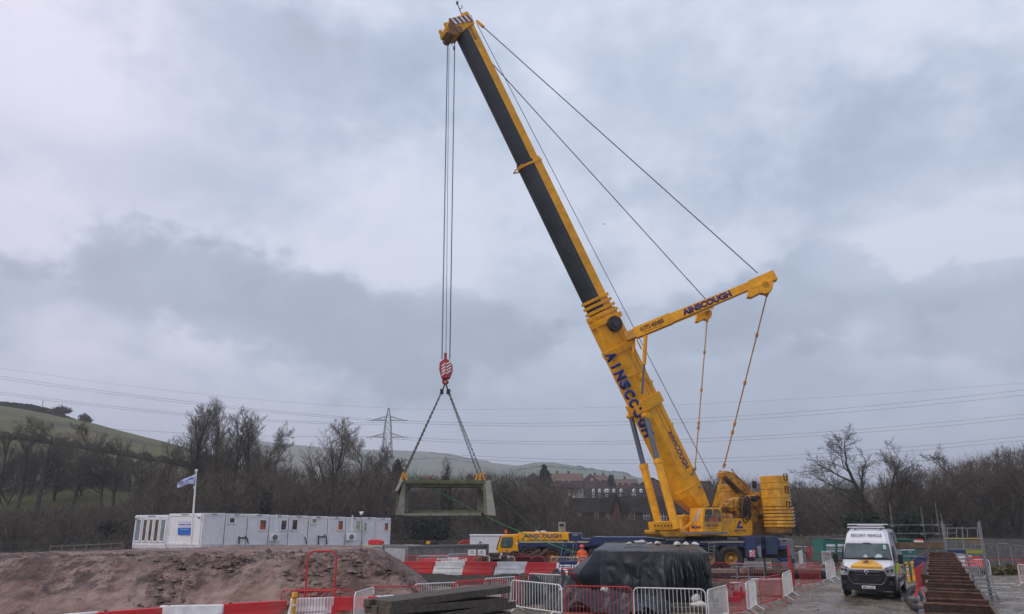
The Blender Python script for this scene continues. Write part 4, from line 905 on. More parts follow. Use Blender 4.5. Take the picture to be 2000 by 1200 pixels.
for i in range(3):
    u0 = 1838 + i * 18; a = P(u0, 1060, 47); o = MB()
    r_ = thing('fence_panel', ['wire fence panel behind the scaffold, left one', 'wire fence panel behind the scaffold, middle one', 'wire fence panel behind the stair tower top'][i], 'fence', (a.x, 47, 0), 'grey sheeted fence panels')
    MB().path([(a.x - .9, 47, 0), (a.x - .9, 47, 2.0), (a.x + .9, 47, 2.0), (a.x + .9, 47, 0)], .02, 5).done('frame', STEEL, r_)
    m = MB(); [m.cyl((a.x - .85 + k * .12, 47, .1), (a.x - .85 + k * .12, 47, 1.95), .006, n=4) for k in range(15)]; m.done('mesh', STEEL, r_)
# orange tape
a = G(1925, 1118); b = G(1992, 1120); pts = [a.lerp(b, k / 8) + Vector((0, 0, .35 - .12 * math.sin(k / 8 * math.pi))) for k in range(9)]
tag(MB().path(pts, .02, 5).done('barrier_tape', mat('tape_orange', (.6, .12, .05), .6), loc=a), 'sagging orange tape low across the grass at the right', 'tape')
a = P(1930, 1094, 41); b = P(2010, 1093.5, 39); tag(MB().cyl(a, b, .012, n=5).done('red_rope', RED, loc=a), 'thin red rope line in front of the grey fence at the right', 'rope')
# litter of pale straps on the dark ground at right
for i, (u, v) in enumerate(((1932, 1152), (1950, 1148), (1940, 1165), (1962, 1142), (1915, 1166), (1905, 1155), (1975, 1160))):
    a = G(u, v); rnn = random.Random(i); pts = [a + Vector((rnn.uniform(-.1, .1) + k * .28 - .6, rnn.uniform(-.25, .25), .04)) for k in range(5)]
    tag(MB().path(pts, .022, 5).done('scrap_strap', SANDB, loc=a), 'pale scrap strap lying on the dark ground near the stair tower', 'scrap', 'pale scrap straps on the ground')
gp = G(1960, 1122); tag(leafy('grass_tuft', (gp.x, gp.y, .18), (1.7, .5, .2), 900, 77, mat('dry_grass', (.10, .085, .035), .9), 'dry grass tuft before the grey fence', 'grass', lf=.12), kind=None)
# ================================================================ mobile crane
Z3 = Vector((0, 0, 1))
D8 = Vector((math.cos(R(8)), -math.sin(R(8)), 0)); N8 = Vector((math.sin(R(8)), math.cos(R(8)), 0))   # carrier: to the rear, away from viewer
CP0 = Vector((9.1, 49.5, 0))
def C(u, v, off=0.0): return PL(u, v, CP0 + N8 * off, N8)
def trace(pts, thick, name, mt, par, off=0.0, f=None, bevel=0, nrm=None):
    f = f or C; nrm = nrm or N8
    return MB().prism([f(u, v, off) for u, v in pts], nrm * thick).done(name, mt, par, bevel=bevel)
crane = thing('mobile_crane', 'huge yellow telescopic mobile crane on a navy blue carrier lifting a concrete frame', 'crane', CP0 + N8 * 1.5)
# carrier
W = 2.9
trace([(1014, 1061), (1150, 1061), (1150, 1056), (1190, 1054), (1300, 1056), (1455, 1056), (1455, 1064), (1540, 1066), (1540, 1074), (1455, 1072), (1440, 1066), (1060, 1066), (1014, 1074)], W, 'chassis', NAVY, crane, .05, bevel=.02)
trace([(1013, 1062), (1150, 1062), (1150, 1068), (1145, 1068), (1022, 1068), (1014, 1078)], .12, 'fender', NAVY, crane, -.06)
trace([(1014, 1057.2), (1150, 1057.2), (1150, 1060.6), (1014, 1060.6)], 2.4, 'deck_edge', mat('deck_cream', (.42, .37, .22), .5), crane, -.02)
trace([(1368, 1058), (1454, 1058), (1454, 1060), (1368, 1060)], 2.4, 'deck_edge', MATS['deck_cream'], crane, -.04)
trace([(1012, 1040), (1110, 1040.5), (1112, 1057), (1013, 1057)], 2.5, 'engine_housing', YEL, crane, 0, bevel=.05)
trace([(1112, 1041), (1133, 1042), (1136, 1052), (1150, 1053), (1150, 1057), (1112, 1057)], 1.9, 'deck_box', NAVY, crane, .1, bevel=.03)
trace([(1117, 1043), (1128, 1043.5), (1130, 1047), (1119, 1047)], .03, 'label_plate', STEEL, crane, .05)
trace([(971, 1080), (972, 1068), (978, 1050), (982, 1045), (1012, 1044), (1013, 1081)], 2.55, 'carrier_cab', YEL, crane, .0, bevel=.06)
trace([(977.5, 1066), (981, 1050), (1001, 1049.5), (1001, 1066), (997, 1070), (980, 1070)], .03, 'window_seal', BLACK, crane, -.035)
trace([(979, 1065), (982, 1051), (999.5, 1050.8), (999.5, 1065), (996, 1068.7), (981, 1068.7)], .03, 'window', mat('cab_glass', (.10, .17, .16), .1, var=.4), crane, -.05)
trace([(969.5, 1075), (970, 1068), (976, 1050), (980, 1046), (981.5, 1047), (978, 1052), (973, 1068), (972.5, 1075)], 2.35, 'windscreen', BLACK, crane, .1)
a = C(988, 1045, .9); MB().cyl(a, a + Z3 * .12, .04).cyl(a + Z3 * .12, a + Z3 * .32, .09, .07, 12).done('beacon', mat('beacon_orange', (.8, .12, .03), .3), crane)
for u in (990, ): MB().prism([C(988, 1077, -.01), C(990, 1073, -.01), C(992, 1077, -.01)], N8 * -.01).done('emblem', LET, crane)
trace([(1008, 1061), (1011, 1061), (1011, 1064), (1008, 1064)], .02, 'marker_plate', WHTP, crane, -.02)
text('AINSCOUGH', C(1059.5, 1047, -.0), D8, Z3, .245, LET, crane, width=2.42, bold=.03)
text('CRANE HIRE LTD', C(1058.5, 1054.3, -.0), D8, Z3, .115, LETB, crane, width=1.85, bold=.01)
text('LIEBHERR', C(1099, 1055.6), D8, Z3, .08, BLACK, crane, width=.66, bold=.03)
MB().cyl(C(1021, 1053.3, -.02), C(1021, 1053.3, 0.0), .075, n=14).done('emblem', mat('emblem_green', (.02, .2, .05), .5), crane)
a = C(1098, 1040, .9); MB().box(a + Z3 * .32, (.46, .45, .64), (D8, N8, Z3)).done('exhaust_box', mat('exhaust_grey', (.26, .255, .235), .7, dirt=.3), crane, bevel=.03)
m = MB(); [m.cyl(a + Z3 * .44 - N8 * .235 + D8 * x, a + Z3 * .44 - N8 * .21 + D8 * x, .095, n=12) for x in (-.06, .06)]; m.done('outlet', BLACK, crane)
for u, s_ in ((1050, .16), (1061, .2)): bag(u, 1040, C(u, 1040, .5).z, s_, 'pale sack lying on the crane engine housing', g='pale sacks on the engine housing') if False else MB().sph(C(u, 1039.5, .5), s_, 8, 6, (1.2, .8, .5)).done('sack', SANDB, crane)
# outrigger boxes and rear units
trace([(1150, 1053), (1160, 1049), (1178, 1049), (1182, 1052), (1182, 1066), (1150, 1066)], 3.0, 'outrigger_box', NAVY, crane, -.25, bevel=.03)
trace([(1180, 1049.5), (1262, 1049.5), (1300, 1054), (1300, 1057), (1182, 1055)], 2.6, 'outrigger_beam', NAVY, crane, .15, bevel=.02)
trace([(1456, 1050), (1460, 1047.5), (1487, 1047.5), (1488, 1089), (1457, 1089)], 3.1, 'outrigger_box', mat('navy_worn', (.014, .032, .10), .5, dirt=.6, dirtcol=(.06, .07, .09)), crane, -.28, bevel=.03)
MB().cyl(C(1479, 1057, -.30), C(1479, 1057, -.27), .12, n=14).done('lifting_eye', BLACK, crane)
m = MB().m(WHTP); q = [(1464, 1075.5), (1474.5, 1074.5), (1474.5, 1088), (1464, 1088.5)]; m.prism([C(u, v, -.31) for u, v in q], N8 * .02); m.m(REDP)
for k in range(3):
    v0 = 1078 + k * 5.0 - 2; m.prism([C(464 + 1000, v0 + 5, -.318), C(474.5 + 1000, v0 - 3.5, -.318), C(474.5 + 1000, v0 - .8, -.318), C(464 + 1000, v0 + 7.7, -.318)] if k < 2 else [C(1466, 1088.4, -.318), C(1474.5, 1081.6, -.318), C(1474.5, 1084.5, -.318), C(1470, 1088.4, -.318)], N8 * .006)
m.done('warning_plate', None, crane)
trace([(1478, 1068), (1486, 1065), (1488, 1089), (1483, 1090)], .06, 'support_float', STEEL, crane, -.40)
trace([(1495, 1048), (1519, 1048), (1520, 1084), (1497, 1084)], 2.7, 'rear_locker', mat('navy_locker', (.012, .035, .085), .45, dirt=.3), crane, -.1, bevel=.03)
trace([(1488, 1052), (1495, 1052), (1495, 1088), (1489, 1088)], 2.0, 'rear_frame', BLACK, crane, .3)
trace([(1519, 1052), (1523, 1056), (1523, 1070), (1519, 1074)], 2.2, 'tail_lamp_bracket', NAVY, crane, .1)
MB().path([C(1519, 1088, .3), C(1525, 1094, .3), (C(1538, 1093, .3)), C(1545, 1086, .3)], .10, 8).done('tow_hook', NAVY, crane)
trace([(1462, 1090), (1474, 1090), (1474, 1097), (1462, 1097)], .4, 'outrigger_leg', NAVY, crane, .1)
a = C(1468, 1100, .3); MB().cyl((a.x, a.y, .0), (a.x, a.y, .5), .16, n=12).cyl((a.x, a.y, 0), (a.x, a.y, .08), .42, n=16).done('outrigger_foot', BLACK, crane)
a = C(1166, 1066, .1); MB().cyl((a.x, a.y, .0), (a.x, a.y, 1.4), .14, n=12).cyl((a.x, a.y, 0), (a.x, a.y, .08), .42, n=16).done('outrigger_foot', BLACK, crane)
# chassis underside and axles
WC = .93
for u in (1036, 1079, 1124, 1170, 1225, 1268, 1384, 1427.5):
    for side in (0, 1):
        c = C(u, 1086, 0) + N8 * (side * 2.35); c.z = WC; a_ = c - N8 * .02; b_ = c + N8 * .43
        wh = bpy.data.objects.new('wheel', None); COL.objects.link(wh); wh.parent = crane; wh.location = c - crane.location
        rings = []
        for r_, o_ in ((.40, .05), (.42, .0), (.62, -.03), (.72, .0), (.78, .06), (.785, .14), (.785, .30), (.78, .38), (.70, .44), (.40, .44)):
            rings.append([a_ + N8 * (o_ + .02) + (D8 * math.cos(t_) + Z3 * math.sin(t_)) * r_ for t_ in [2 * math.pi * k / 28 for k in range(28)]])
        MB().loft(rings, cap=True).done('tyre', BLACK, wh, smooth=True)
        s1 = -1 if side == 0 else 1; cc = a_ if side == 0 else b_
        rm = MB(); rg = []
        for r_, o_ in ((.40, -.055), (.385, -.06), (.34, .03), (.30, .05), (.20, .04), (.18, -.05), (.12, -.07), (.11, -.11), (.01, -.12)):
            rg.append([cc + N8 * (-o_ * s1 * 1.0) + (D8 * math.cos(t_) + Z3 * math.sin(t_)) * r_ for t_ in [2 * math.pi * k / 20 for k in range(20)]])
        rm.loft(rg, cap=True)
        for k in range(10): t_ = 2 * math.pi * k / 10; q = cc + (D8 * math.cos(t_) + Z3 * math.sin(t_)) * .255; rm.cyl(q - N8 * (.04 * -s1) * -1 - N8 * 0, q + N8 * s1 * .0 + N8 * (.05 * s1), .02, n=5)
        rm.done('rim', mat('rim_yellow', (.42, .22, .03), .5, dirt=.8, dirtcol=(.12, .08, .04), dscale=5), wh, smooth=True)
m = MB(); a = C(1020, 1080, .5); b = C(1540, 1080, .5); c = (a + b) / 2 + N8 * 1.0; c.z = 1.25; m.box(c, ((b - a).length, 1.3, .6), (D8, N8, Z3)); m.done('axle_frame', BLACK, crane)
# carrier access ladder (two)
for u in (1384, 1394): pass
m = MB()
for u in (1384, 1395): m.cyl(C(u, 1060, -.45), C(u, 1100, -.45), .022, n=6)
for k in range(7): m.cyl(C(1384, 1062 + k * 6, -.45), C(1395, 1062 + k * 6, -.45), .018, n=5)
m.done('ladder', STEEL, crane)
# slewing ring
CX = Vector((12.57, 51.4, 0)); zt_ = PL(1400, 1048, CX, N8).z
MB().cyl((CX.x, CX.y, 1.75), (CX.x, CX.y, 2.25), 1.35, n=32).done('slewing_ring', BLACK, crane)
# ---- superstructure
PH = R(25); F = Vector((-math.cos(PH), -math.sin(PH), 0)); SN = Vector((math.sin(PH), -math.cos(PH), 0)); NI = -SN; AX = -F   # AX points to the rear
SP0 = CX + SN * 1.5
def S(u, v, off=0.0): return PL(u, v, SP0 + NI * off, NI)
def ts(pts, thick, name, mt, off=0.0, bevel=0, par=None): return trace(pts, thick, name, mt, par or crane, off, S, bevel, NI)
ts([(1411, 1013), (1461, 1013), (1468, 1017), (1470, 1024), (1470, 1044), (1465, 1047.5), (1345, 1047.5), (1341, 1040), (1411, 1040)], 1.0, 'engine_cover', YEL, .0, .04)
ts([(1345, 1042), (1465, 1042), (1465, 1048), (1345, 1048)], 2.9, 'platform', YELD, .15)
ts([(1372, 1040), (1371.5, 1018), (1374, 992.5), (1409, 991.5), (1411, 1021), (1411, 1040)], 1.35, 'operator_cab', YEL, -.25, .05)
ts([(1376.5, 1018.5), (1379, 997), (1381, 995), (1389, 994.5), (1391, 997), (1391, 1019)], .02, 'window', mat('dark_glass', (.03, .035, .045), .1, var=.3), -.285)
ts([(1393, 1019), (1393, 997), (1395, 995), (1404, 995.5), (1407, 999), (1409, 1019)], .02, 'window', mat('cab_glass_warm', (.22, .13, .05), .15, var=.6, scale=3), -.285)
ts([(1384, 1012), (1390, 1011), (1391, 1019), (1383, 1019)], .02, 'seat_back', mat('coat_red', (.5, .07, .03), .8), -.305)
ts([(1396, 1010), (1402, 1008), (1404, 1019), (1395, 1019)], .02, 'seat_back', MATS['coat_red'], -.305)
fa0 = S(1372, 1018, -.19); fa1 = S(1374.2, 995, -.19); fb0 = fa0 + NI * 1.2; fb1 = fa1 + NI * 1.2; ov = F * .03
MB().prism([fa0 + ov, fb0 + ov, fb1 + ov, fa1 + ov], F * .03).done('windscreen', mat('screen_glass', (.13, .15, .18), .1, var=.8, scale=3), crane)
MB().prism([fa0 + ov * 2.4 + NI * .5, fa0 + ov * 2.4 + NI * .8, fa1 + ov * 2.4 + NI * .3, fa1 + ov * 2.4 + NI * .12], F * .01).done('glass_sheen', mat('blind_pale', (.45, .45, .46), .5), crane)  # pale strip painted on the windscreen as a reflected sheen
text('AINSCOUGH', S(1389.5, 1026.5, -.25), AX, Z3, .165, LET, crane, width=1.05, bold=.03)
text('CRANE HIRE LTD', S(1391, 1032, -.25), AX, Z3, .07, LETB, crane, width=.75)
text('www.ainscough.co.uk', S(1391, 1036.5, -.25), AX, Z3, .07, LETB, crane, width=.85)
text('AINSCOUGH', S(1372, 1030, -.25) + NI * .62 + F * .03, SN, Z3, .15, LET, crane, width=.95, bold=.03)
text('AINSCOUGH', S(1445.5, 1036.5, 0), AX, Z3, .14, LET, crane, width=.98, bold=.03)
text('CRANE HIRE LTD', S(1446, 1041.6, 0), AX, Z3, .06, LETB, crane, width=.75)
ts([(1438.7, 1032), (1443.3, 1018), (1446.7, 1017.7), (1448, 1022), (1444.7, 1022.8), (1443.5, 1028), (1450, 1028), (1452, 1032)], .02, 'emblem', LET, -.02)
ts([(1342, 1040.5), (1421, 1039.5), (1421, 1044), (1342, 1044)], .5, 'walkway', STEEL, -.75)
m = MB()
for u in (1359, 1380, 1389, 1396, 1402, 1419, 1427, 1436): m.cyl(S(u, 1008, -.7 if u < 1421 else -.05), S(u, 1040 if u in (1359, 1380, 1419) else 1021, -.7 if u < 1421 else -.05), .018, n=5)
m.cyl(S(1372, 1007.5, -.7), S(1421, 1007.5, -.7), .018, n=5).cyl(S(1421, 1007.5, -.7), S(1443, 1008.5, -.05), .018, n=5).cyl(S(1372, 1021, -.7), S(1421, 1021, -.7), .018, n=5)
m.done('handrail', STEEL, crane)
# ---- boom
H0 = P(1350, 985, 51.96); T0 = P(899, 52, 45.41)
bd = (T0 - H0); BL = bd.length; bd.normalize(); sv = (SN - bd * SN.dot(bd)).normalized(); bn = sv.cross(bd).normalized()
if bn.z < 0: bn = -bn
def B(t, s_=0, n=0): return H0 + bd * t + sv * s_ + bn * n
def t_at(v):
    lo, hi = 0, BL
    def pv(t): q = B(t) - O; z = q.dot(Vector((0, CP, SP))); return 600 - q.dot(Vector((0, -SP, CP))) / z * FPX
    for _ in range(40):
        mid = (lo + hi) / 2
        if pv(mid) > v: lo = mid
        else: hi = mid
    return lo
def prof(w_, d_, seg_=9, nsplit=.1, sq=0):
    if sq: return [(w_ / 2, d_ * .5), (-w_ / 2, d_ * .5)], [(-w_ / 2, -.12 * d_), (-w_ * .27, -.5 * d_), (w_ * .27, -.5 * d_), (w_ / 2, -.12 * d_)]
   
    pts = [(w_ / 2, nsplit * d_), (w_ / 2, d_ * .5), (-w_ / 2, d_ * .5), (-w_ / 2, nsplit * d_)]
    low = [(-w_ / 2 * math.cos(math.pi * k / seg_), nsplit * d_ - (.5 + nsplit) * d_ * math.sin(math.pi * k / seg_)) for k in range(1, seg_)]
    return pts, low
def boomseg(t0, t1, w_, d_, name, two=True):
    up_, low = prof(w_, d_); m = MB()
    if two:
        m.m(YEL).prism([B(t0, a, b) for a, b in up_], bd * (t1 - t0))
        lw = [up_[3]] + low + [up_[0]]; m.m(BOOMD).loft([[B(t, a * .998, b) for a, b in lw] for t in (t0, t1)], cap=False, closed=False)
    else:
        m.m(YEL).prism([B(t0, a, b) for a, b in up_ + low], bd * (t1 - t0))
    return m.done(name, None, crane)
def collar(t, w_, d_, th, name='collar', mt=YEL, g=.0):
    up_, low = prof(w_, d_, sq=(name == 'boom_band')); return MB().prism([B(t, a, b + g) for a, b in up_ + low], bd * th).done(name, mt, crane, bevel=.02)
tc1 = t_at(650); tc2 = t_at(325); 
kneeT = t_at(925)
# base section: tapered heel then full box
up_, low = prof(1.45, 1.85, sq=1); lw = up_ + low
m = MB().m(YEL); m.loft([[B(t, a, (b if not hf else (b * .55 + .28))) for a, b in lw] for t, hf in ((-.5, 1), (kneeT * .35, 0), (t_at(612), 0))]); m.done('boom_base_section', None, crane)
boomseg(t_at(612), tc2 + .3, 1.26, 1.58, 'boom_telescopic_section')
boomseg(tc2, t_at(56), 1.10, 1.42, 'boom_telescopic_section')
for k, (v, w_, d_) in enumerate(((634, 1.75, 2.15), (620, 1.66, 2.05), (610, 1.60, 1.98), (600, 1.54, 1.9), (590.5, 1.48, 1.82))):
    collar(t_at(v), w_, d_, .36 if k == 0 else .2, mt=YEL)
collar(t_at(327), 1.36, 1.66, .16); MB().path([B(t_at(327) + .1, -.95, -.1), B(t_at(327) + .1, -.7, -.85), B(t_at(327) + .1, 0, -.98), B(t_at(327) + .1, .7, -.85)], .05, 5).done('collar_bracket', YEL, crane)
for v, w_, d_, th in ((690, 1.6, 1.95, .45), (800, 1.75, 2.15, .75), (735, 1.52, 1.92, .1), (955, 1.52, 1.9, .12)): collar(t_at(v), w_, d_, th, 'boom_band')
# side rail plates and pipes along the near face
for n0 in (.30, .62): MB().box(B(t_at(760), .74, n0), (.03, .06, t_at(665) - t_at(905)), (sv, bn, bd)).done('side_rail', YELD, crane)
MB().cyl(B(t_at(980), .6, .98), B(t_at(640), .6, 1.0), .02, n=5).done('hydraulic_pipe', STEEL, crane)
MB().cyl(B(t_at(745), .72, .35), B(t_at(745), 1.0, .35), .22, n=16).cyl(B(t_at(745), 1.0, .35), B(t_at(745), 1.1, .35), .09, n=10).done('boom_pin', YEL, crane)
for v in (792, 843, 760): MB().cyl(B(t_at(v), .3, .9), B(t_at(v), .3, 1.35), .035, n=6).box(B(t_at(v), .75, .8), (.12, .3, .18), (sv, bn, bd)).done('cable_guide', YEL, crane)
for v, n0 in ((935, .6), (930, .85), (962, .7)): MB().box(B(t_at(v), .8, n0), (.12, .2, .12), (sv, bn, bd)).done('lug', STEEL, crane)
# boom winch reel on the near face
rc = t_at(638) + .45; MB().cyl(B(rc - .55, .75, .12), B(rc - .55, 1.1, .12), .52, n=28).done('hose_reel', BLACK, crane, bevel=.02)
MB().cyl(B(rc - .55, 1.08, .12), B(rc - .55, 1.16, .12), .26, n=24).done('reel_hub', mat('reel_green', (.012, .03, .03), .5), crane)
# lettering on boom
def btext(s_, v0, v1, sof, nof, upv, height, name='lettering', mt=LET, bold=.03):
    ta, tb = t_at(v0), t_at(v1); return text(s_, B((ta + tb) / 2, sof, nof), -bd, upv, height, mt, crane, width=abs(tb - ta), bold=bold)
btext('AINSCOUGH', 850, 922, .725, .48, bn, .42)
btext('AINSCOUGH', 46 + 12, 88, .55, .32, bn, .24, mt=LETB)
btext('AINSCOUGH', 322 + 8, 368, .55, .32, bn, .27, mt=LETB)
# big lettering on the lower-left facet (letters cut short by the band edges)
fa = (bn * .87 + sv * .50).normalized()
ltr = 'AINSCOUGH'; va, vb = 680, 842
for off_, mt_, pz in ((.03, LETL, .012), (0, LET, .026)):
    for k, ch in enumerate(ltr):
        v = va + (vb - va) * (k + .5) / 9; t_ = t_at(v); cpos = B(t_, .36, -.90) + fa * off_ * 1.5
        text(ch, cpos - bd * off_ * 1.0, -bd, fa, .70, mt_, crane, width=.60 if ch != 'I' else .17, bold=.06, push=.14 + pz)
# head
hd = t_at(58)
hx = -bn   # forward-down
m = MB().m(YEL); m.prism([B(hd - .1, .62, .78), B(hd + .62, .62, .85), B(hd + .75, .62, .2), B(hd + .62, .62, -.95), B(hd + .15, .62, -1.45), B(hd - .5, .62, -1.35), B(hd - .60, .62, -.7), B(hd - .25, .62, .1)], sv * -1.24)
m.done('boom_head', None, crane, bevel=.05)
m = MB().m(WHTP); m.prism([B(hd + .12, .64, .75), B(hd + .6, .64, .75), B(hd + .6, .64, -.9), B(hd + .12, .64, -1.05)], sv * .03); m.m(mat('stripe_maroon', (.16, .03, .03), .5))
for k in range(5): n0 = .75 - k * .36; m.prism([B(hd + .115, .675, n0 - .05), B(hd + .115, .675, n0 - .22), B(hd + .605, .675, n0 - .40), B(hd + .605, .675, n0 - .23)], sv * .01)
m.done('warning_panel', None, crane)
for n0, tt in ((-1.15, .15), (-.75, -.2), (-1.3, -.25)): MB().cyl(B(hd + tt - .1, -.66, n0 + .1), B(hd + tt - .1, .68, n0 + .1), .27, n=18).done('sheave', mat('sheave_brown', (.20, .09, .03), .5, dirt=.5), crane)
MB().box(B(hd + .75, .4, .45), (.4, .45, .3), (sv, bn, bd)).cyl(B(hd + .72, .68, .5), B(hd + .72, .2, .5), .18, n=12).done('head_fitting', YEL, crane, bevel=.03)
MB().box(B(hd - .1, 0, -1.5), (1.0, .22, .3), (sv, bn, bd)).box(B(hd + .3, .45, -1.25), (.2, .4, .3), (sv, bn, bd)).box(B(hd + .45, .45, -.7), (.2, .3, .5), (sv, bn, bd)).box(B(hd + .1, -.2, -1.55), (.2, .2, .5), (sv, bn, bd)).done('head_fitting', YELD, crane, bevel=.03)
a = P(903, 33, 45.41); b = P(893, 6, 45.41); MB().path([a, a.lerp(b, .4), a.lerp(b, .7), b], .035, 6).path([a.lerp(b, .55), a.lerp(b, .6) + Vector((.2, 0, .05)), a.lerp(b, .75) + Vector((.22, 0, .1))], .03, 5).sph(b, .09, 8, 5, (1, 1, 1.8)).done('wind_gauge', mat('gauge_plum', (.12, .03, .05), .6), crane)
# guy links at head
rope_a = P(931, 41, 45.83); ra2 = P(944, 53, 45.83)
MB().cyl(rope_a, ra2, .10, .12, 8).done('guy_link', YEL, crane)
# ---- luffing cylinders
for k, ((u0, v0, Y0), ss, v1, um) in enumerate((((1289, 1034, 50.6), -.80, 800, 903), ((1321, 1034, 48.6), .80, 806, 897))):
    a = P(u0, v0, Y0); b = B(t_at(v1), ss, -.75)
    f_ = (1034 - um) / (1034 - v1)
    mid = a.lerp(b, f_); dd = (b - a).normalized()
    MB().cyl(a, mid, .255, n=20).cyl(mid - dd * .30, mid, .295, n=20).done('luffing_cylinder', YEL, crane, smooth=False)
    MB().cyl(mid, b, .17, n=18).done('piston_rod', CHROME, crane)
    MB().cyl(b - sv * .25, b + sv * .25, .2, n=14).done('cylinder_eye', YEL, crane)
# foot box of the cylinders
FB = P(1302, 1029, 48.4); FBN = NI
def Q(u, v, off=0.0): return PL(u, v, FB + NI * off, NI)
m = MB().prism([Q(1274, 1020), Q(1326, 1017), Q(1330, 1036), Q(1277, 1036)], NI * .5).m(YEL)
MB().prism([Q(1274, 1020), Q(1326, 1017), Q(1330, 1036), Q(1277, 1036)], NI * .5).done('cylinder_foot_box', YEL, crane, bevel=.03)
m = MB(); [m.cyl(Q(u, v, -.02), Q(u, v, .0), .06 if k in (0, 1, 2) else .075, n=10) for k, (u, v) in enumerate(((1279, 1027), (1285.5, 1027), (1292, 1027), (1298.5, 1027), (1305, 1027), (1311, 1027)))]; m.done('pin_holes', RUSTL, crane)
MB().prism([Q(1286, 1036, .1), Q(1343, 1036, .1), Q(1345, 1049, .1), Q(1298, 1049, .1), Q(1288, 1044, .1)], NI * 1.6).done('front_frame', YELD, crane, bevel=.08)
MB().prism([Q(1332, 1006, 1.2), Q(1350, 1006, 1.2), Q(1350, 1040, 1.2), Q(1332, 1040, 1.2)], NI * 1.0).done('boom_support', YELD, crane, bevel=.05)
MB().cyl(Q(1332, 1036, .3), Q(1350, 1022, .3), .09, n=10).cyl(Q(1330, 1012, .6), Q(1336, 1006, .6), .09, n=8).done('hydraulic_ram', YEL, crane)
# ---- guying masts
def wbox(a, b, wv, hv, w0, h0, w1, h1, name, mt=YEL, bev=.02):
    m = MB(); m.loft([[p + wv * (i * w_ / 2) + hv * (j * h_ / 2) for i, j in ((-1, -1), (1, -1), (1, 1), (-1, 1))] for p, w_, h_ in ((a, w0, h0), (b, w1, h1))]); return m.done(name, mt, crane, bevel=bev)
root_ = P(1240, 652, 47.84); tipn = P(1508, 541, 46.04); tipf = P(1388, 597, 55.44)
dn = (tipn - root_).normalized(); hvn = Vector((-dn.z * .3, 0, 1)); hvn = (Z3 - dn * dn.z).normalized(); wvn = dn.cross(hvn).normalized()
tt_ = lambda f: root_.lerp(tipn, f)
wbox(tt_(.0), tt_(.27), wvn, hvn, .5, .72, .5, .72, 'guying_mast'); wbox(tt_(.26), tt_(.86), wvn, hvn, .42, .62, .42, .5, 'guying_mast_arm')
wbox(tt_(.84), tt_(1.02), wvn, hvn, .6, .62, .6, .66, 'mast_head')
sgn = -1 if wvn.y > 0 else 1
fw = wvn * sgn    # toward the viewer
def Mn(u, v, off=0.0): return PL(u, v, tt_(.5) + fw * (.215 + off), wvn)
mid_ = tt_(.42)
text('AINSCOUGH', Mn(1380, 592, .02), dn, hvn, .42, LET, crane, width=3.3, bold=.05)
text('01772 450400', Mn(1273, 635, .06), dn, hvn, .30, LETB, crane, width=1.6, bold=.02)
text('www.ainscough.co.uk', Mn(1275, 642, .06), dn, hvn, .11, LETB, crane, width=1.2)
def mwinch(u, v, pl, r, name, par=crane, lw=(1, 1)):
    pass
def winch(cu, cv, base, wv, sgn, sc_=1.0):
    f_ = lambda u, v, o_: PL(u, v, base + wv * sgn * o_, wv)
    pts = [(-30, 5), (-34, 28), (-26, 29), (-8, 20), (2, 22), (10, 19), (16, 12), (18, 2), (15, -8), (-8, -9)]
    MB().prism([f_(cu + x * sc_, cv + y * sc_, .28) for x, y in pts], wv * sgn * -.5).done('mast_winch', YEL, crane, bevel=.03)
    MB().cyl(f_(cu + 2 * sc_, cv + 4 * sc_, .28), f_(cu + 2 * sc_, cv + 4 * sc_, .34), .16 * sc_ + .05, n=18).done('winch_hub', YELD, crane)
winch(1493, 552, tt_(.97), wvn, sgn, 1.0)
dfm = (tipf - root_).normalized(); hvf = (Z3 - dfm * dfm.z).normalized(); wvf = dfm.cross(hvf).normalized()
wbox(root_, tipf, wvf, hvf, .45, .62, .45, .5, 'guying_mast')
# far winch: plate facing the viewer
base_f = tipf; nv = Vector((0, 1, 0))
winch(1380, 611, base_f, nv, -1, .62)
# mast root yoke, strut
MB().box(root_ - dn * .30, (.7, .5, .6), (dn, wvn, hvn)).done('mast_yoke', YELD, crane, bevel=.05)
a = P(1261, 656, 47.52); b = P(1258, 712, 47.73); c = P(1254, 770, 47.94)
MB().cyl(a, b, .13, n=12).done('mast_strut', YEL, crane); MB().cyl(b, c, .07, n=10).done('strut_rod', CHROME, crane)
MB().cyl(P(1244, 664, 47.52), P(1253, 683, 47.52), .05, n=6).done('mast_stay', YELD, crane); MB().cyl(P(1238, 660, 47.94), P(1238, 690, 48.15), .1, n=6).done('mast_stay', YEL, crane)
# ropes
def rope(a, b, r, name='rope', mt=ROPE): return MB().cyl(a, b, r, n=6).done(name, mt, crane)
rope(ra2, tipn + Vector((-.9, 0, .25)), .033, 'guy_rope')
rope(P(891, 47, 46.8), tipf + Vector((-.35, 0, .5)), .033, 'guy_rope')
rope(P(931, 46, 46.04), P(1390, 935, 52.38), .022, 'hoist_rope')
# guy rods with joints
def rod(a, b, joints, mt=YEL):
    m = MB().cyl(a, b, .045, n=8); dd = (b - a)
    for j in joints: c = a + dd * j; m.cyl(c - dd.normalized() * .12, c + dd.normalized() * .12, .10, n=8)
    m.done('guy_rod', mt, crane)
rod(P(1498, 576, 46.25), P(1413, 915, 53.01), (.0, .22, .49, .73, .78, .98), mat('rod_ochre', (.6, .30, .07), .5))
rod(P(1381, 627, 54.91), P(1357, 922, 57.55), (.0, .21, .46, .68, .71, .98), MATS['rod_ochre'])
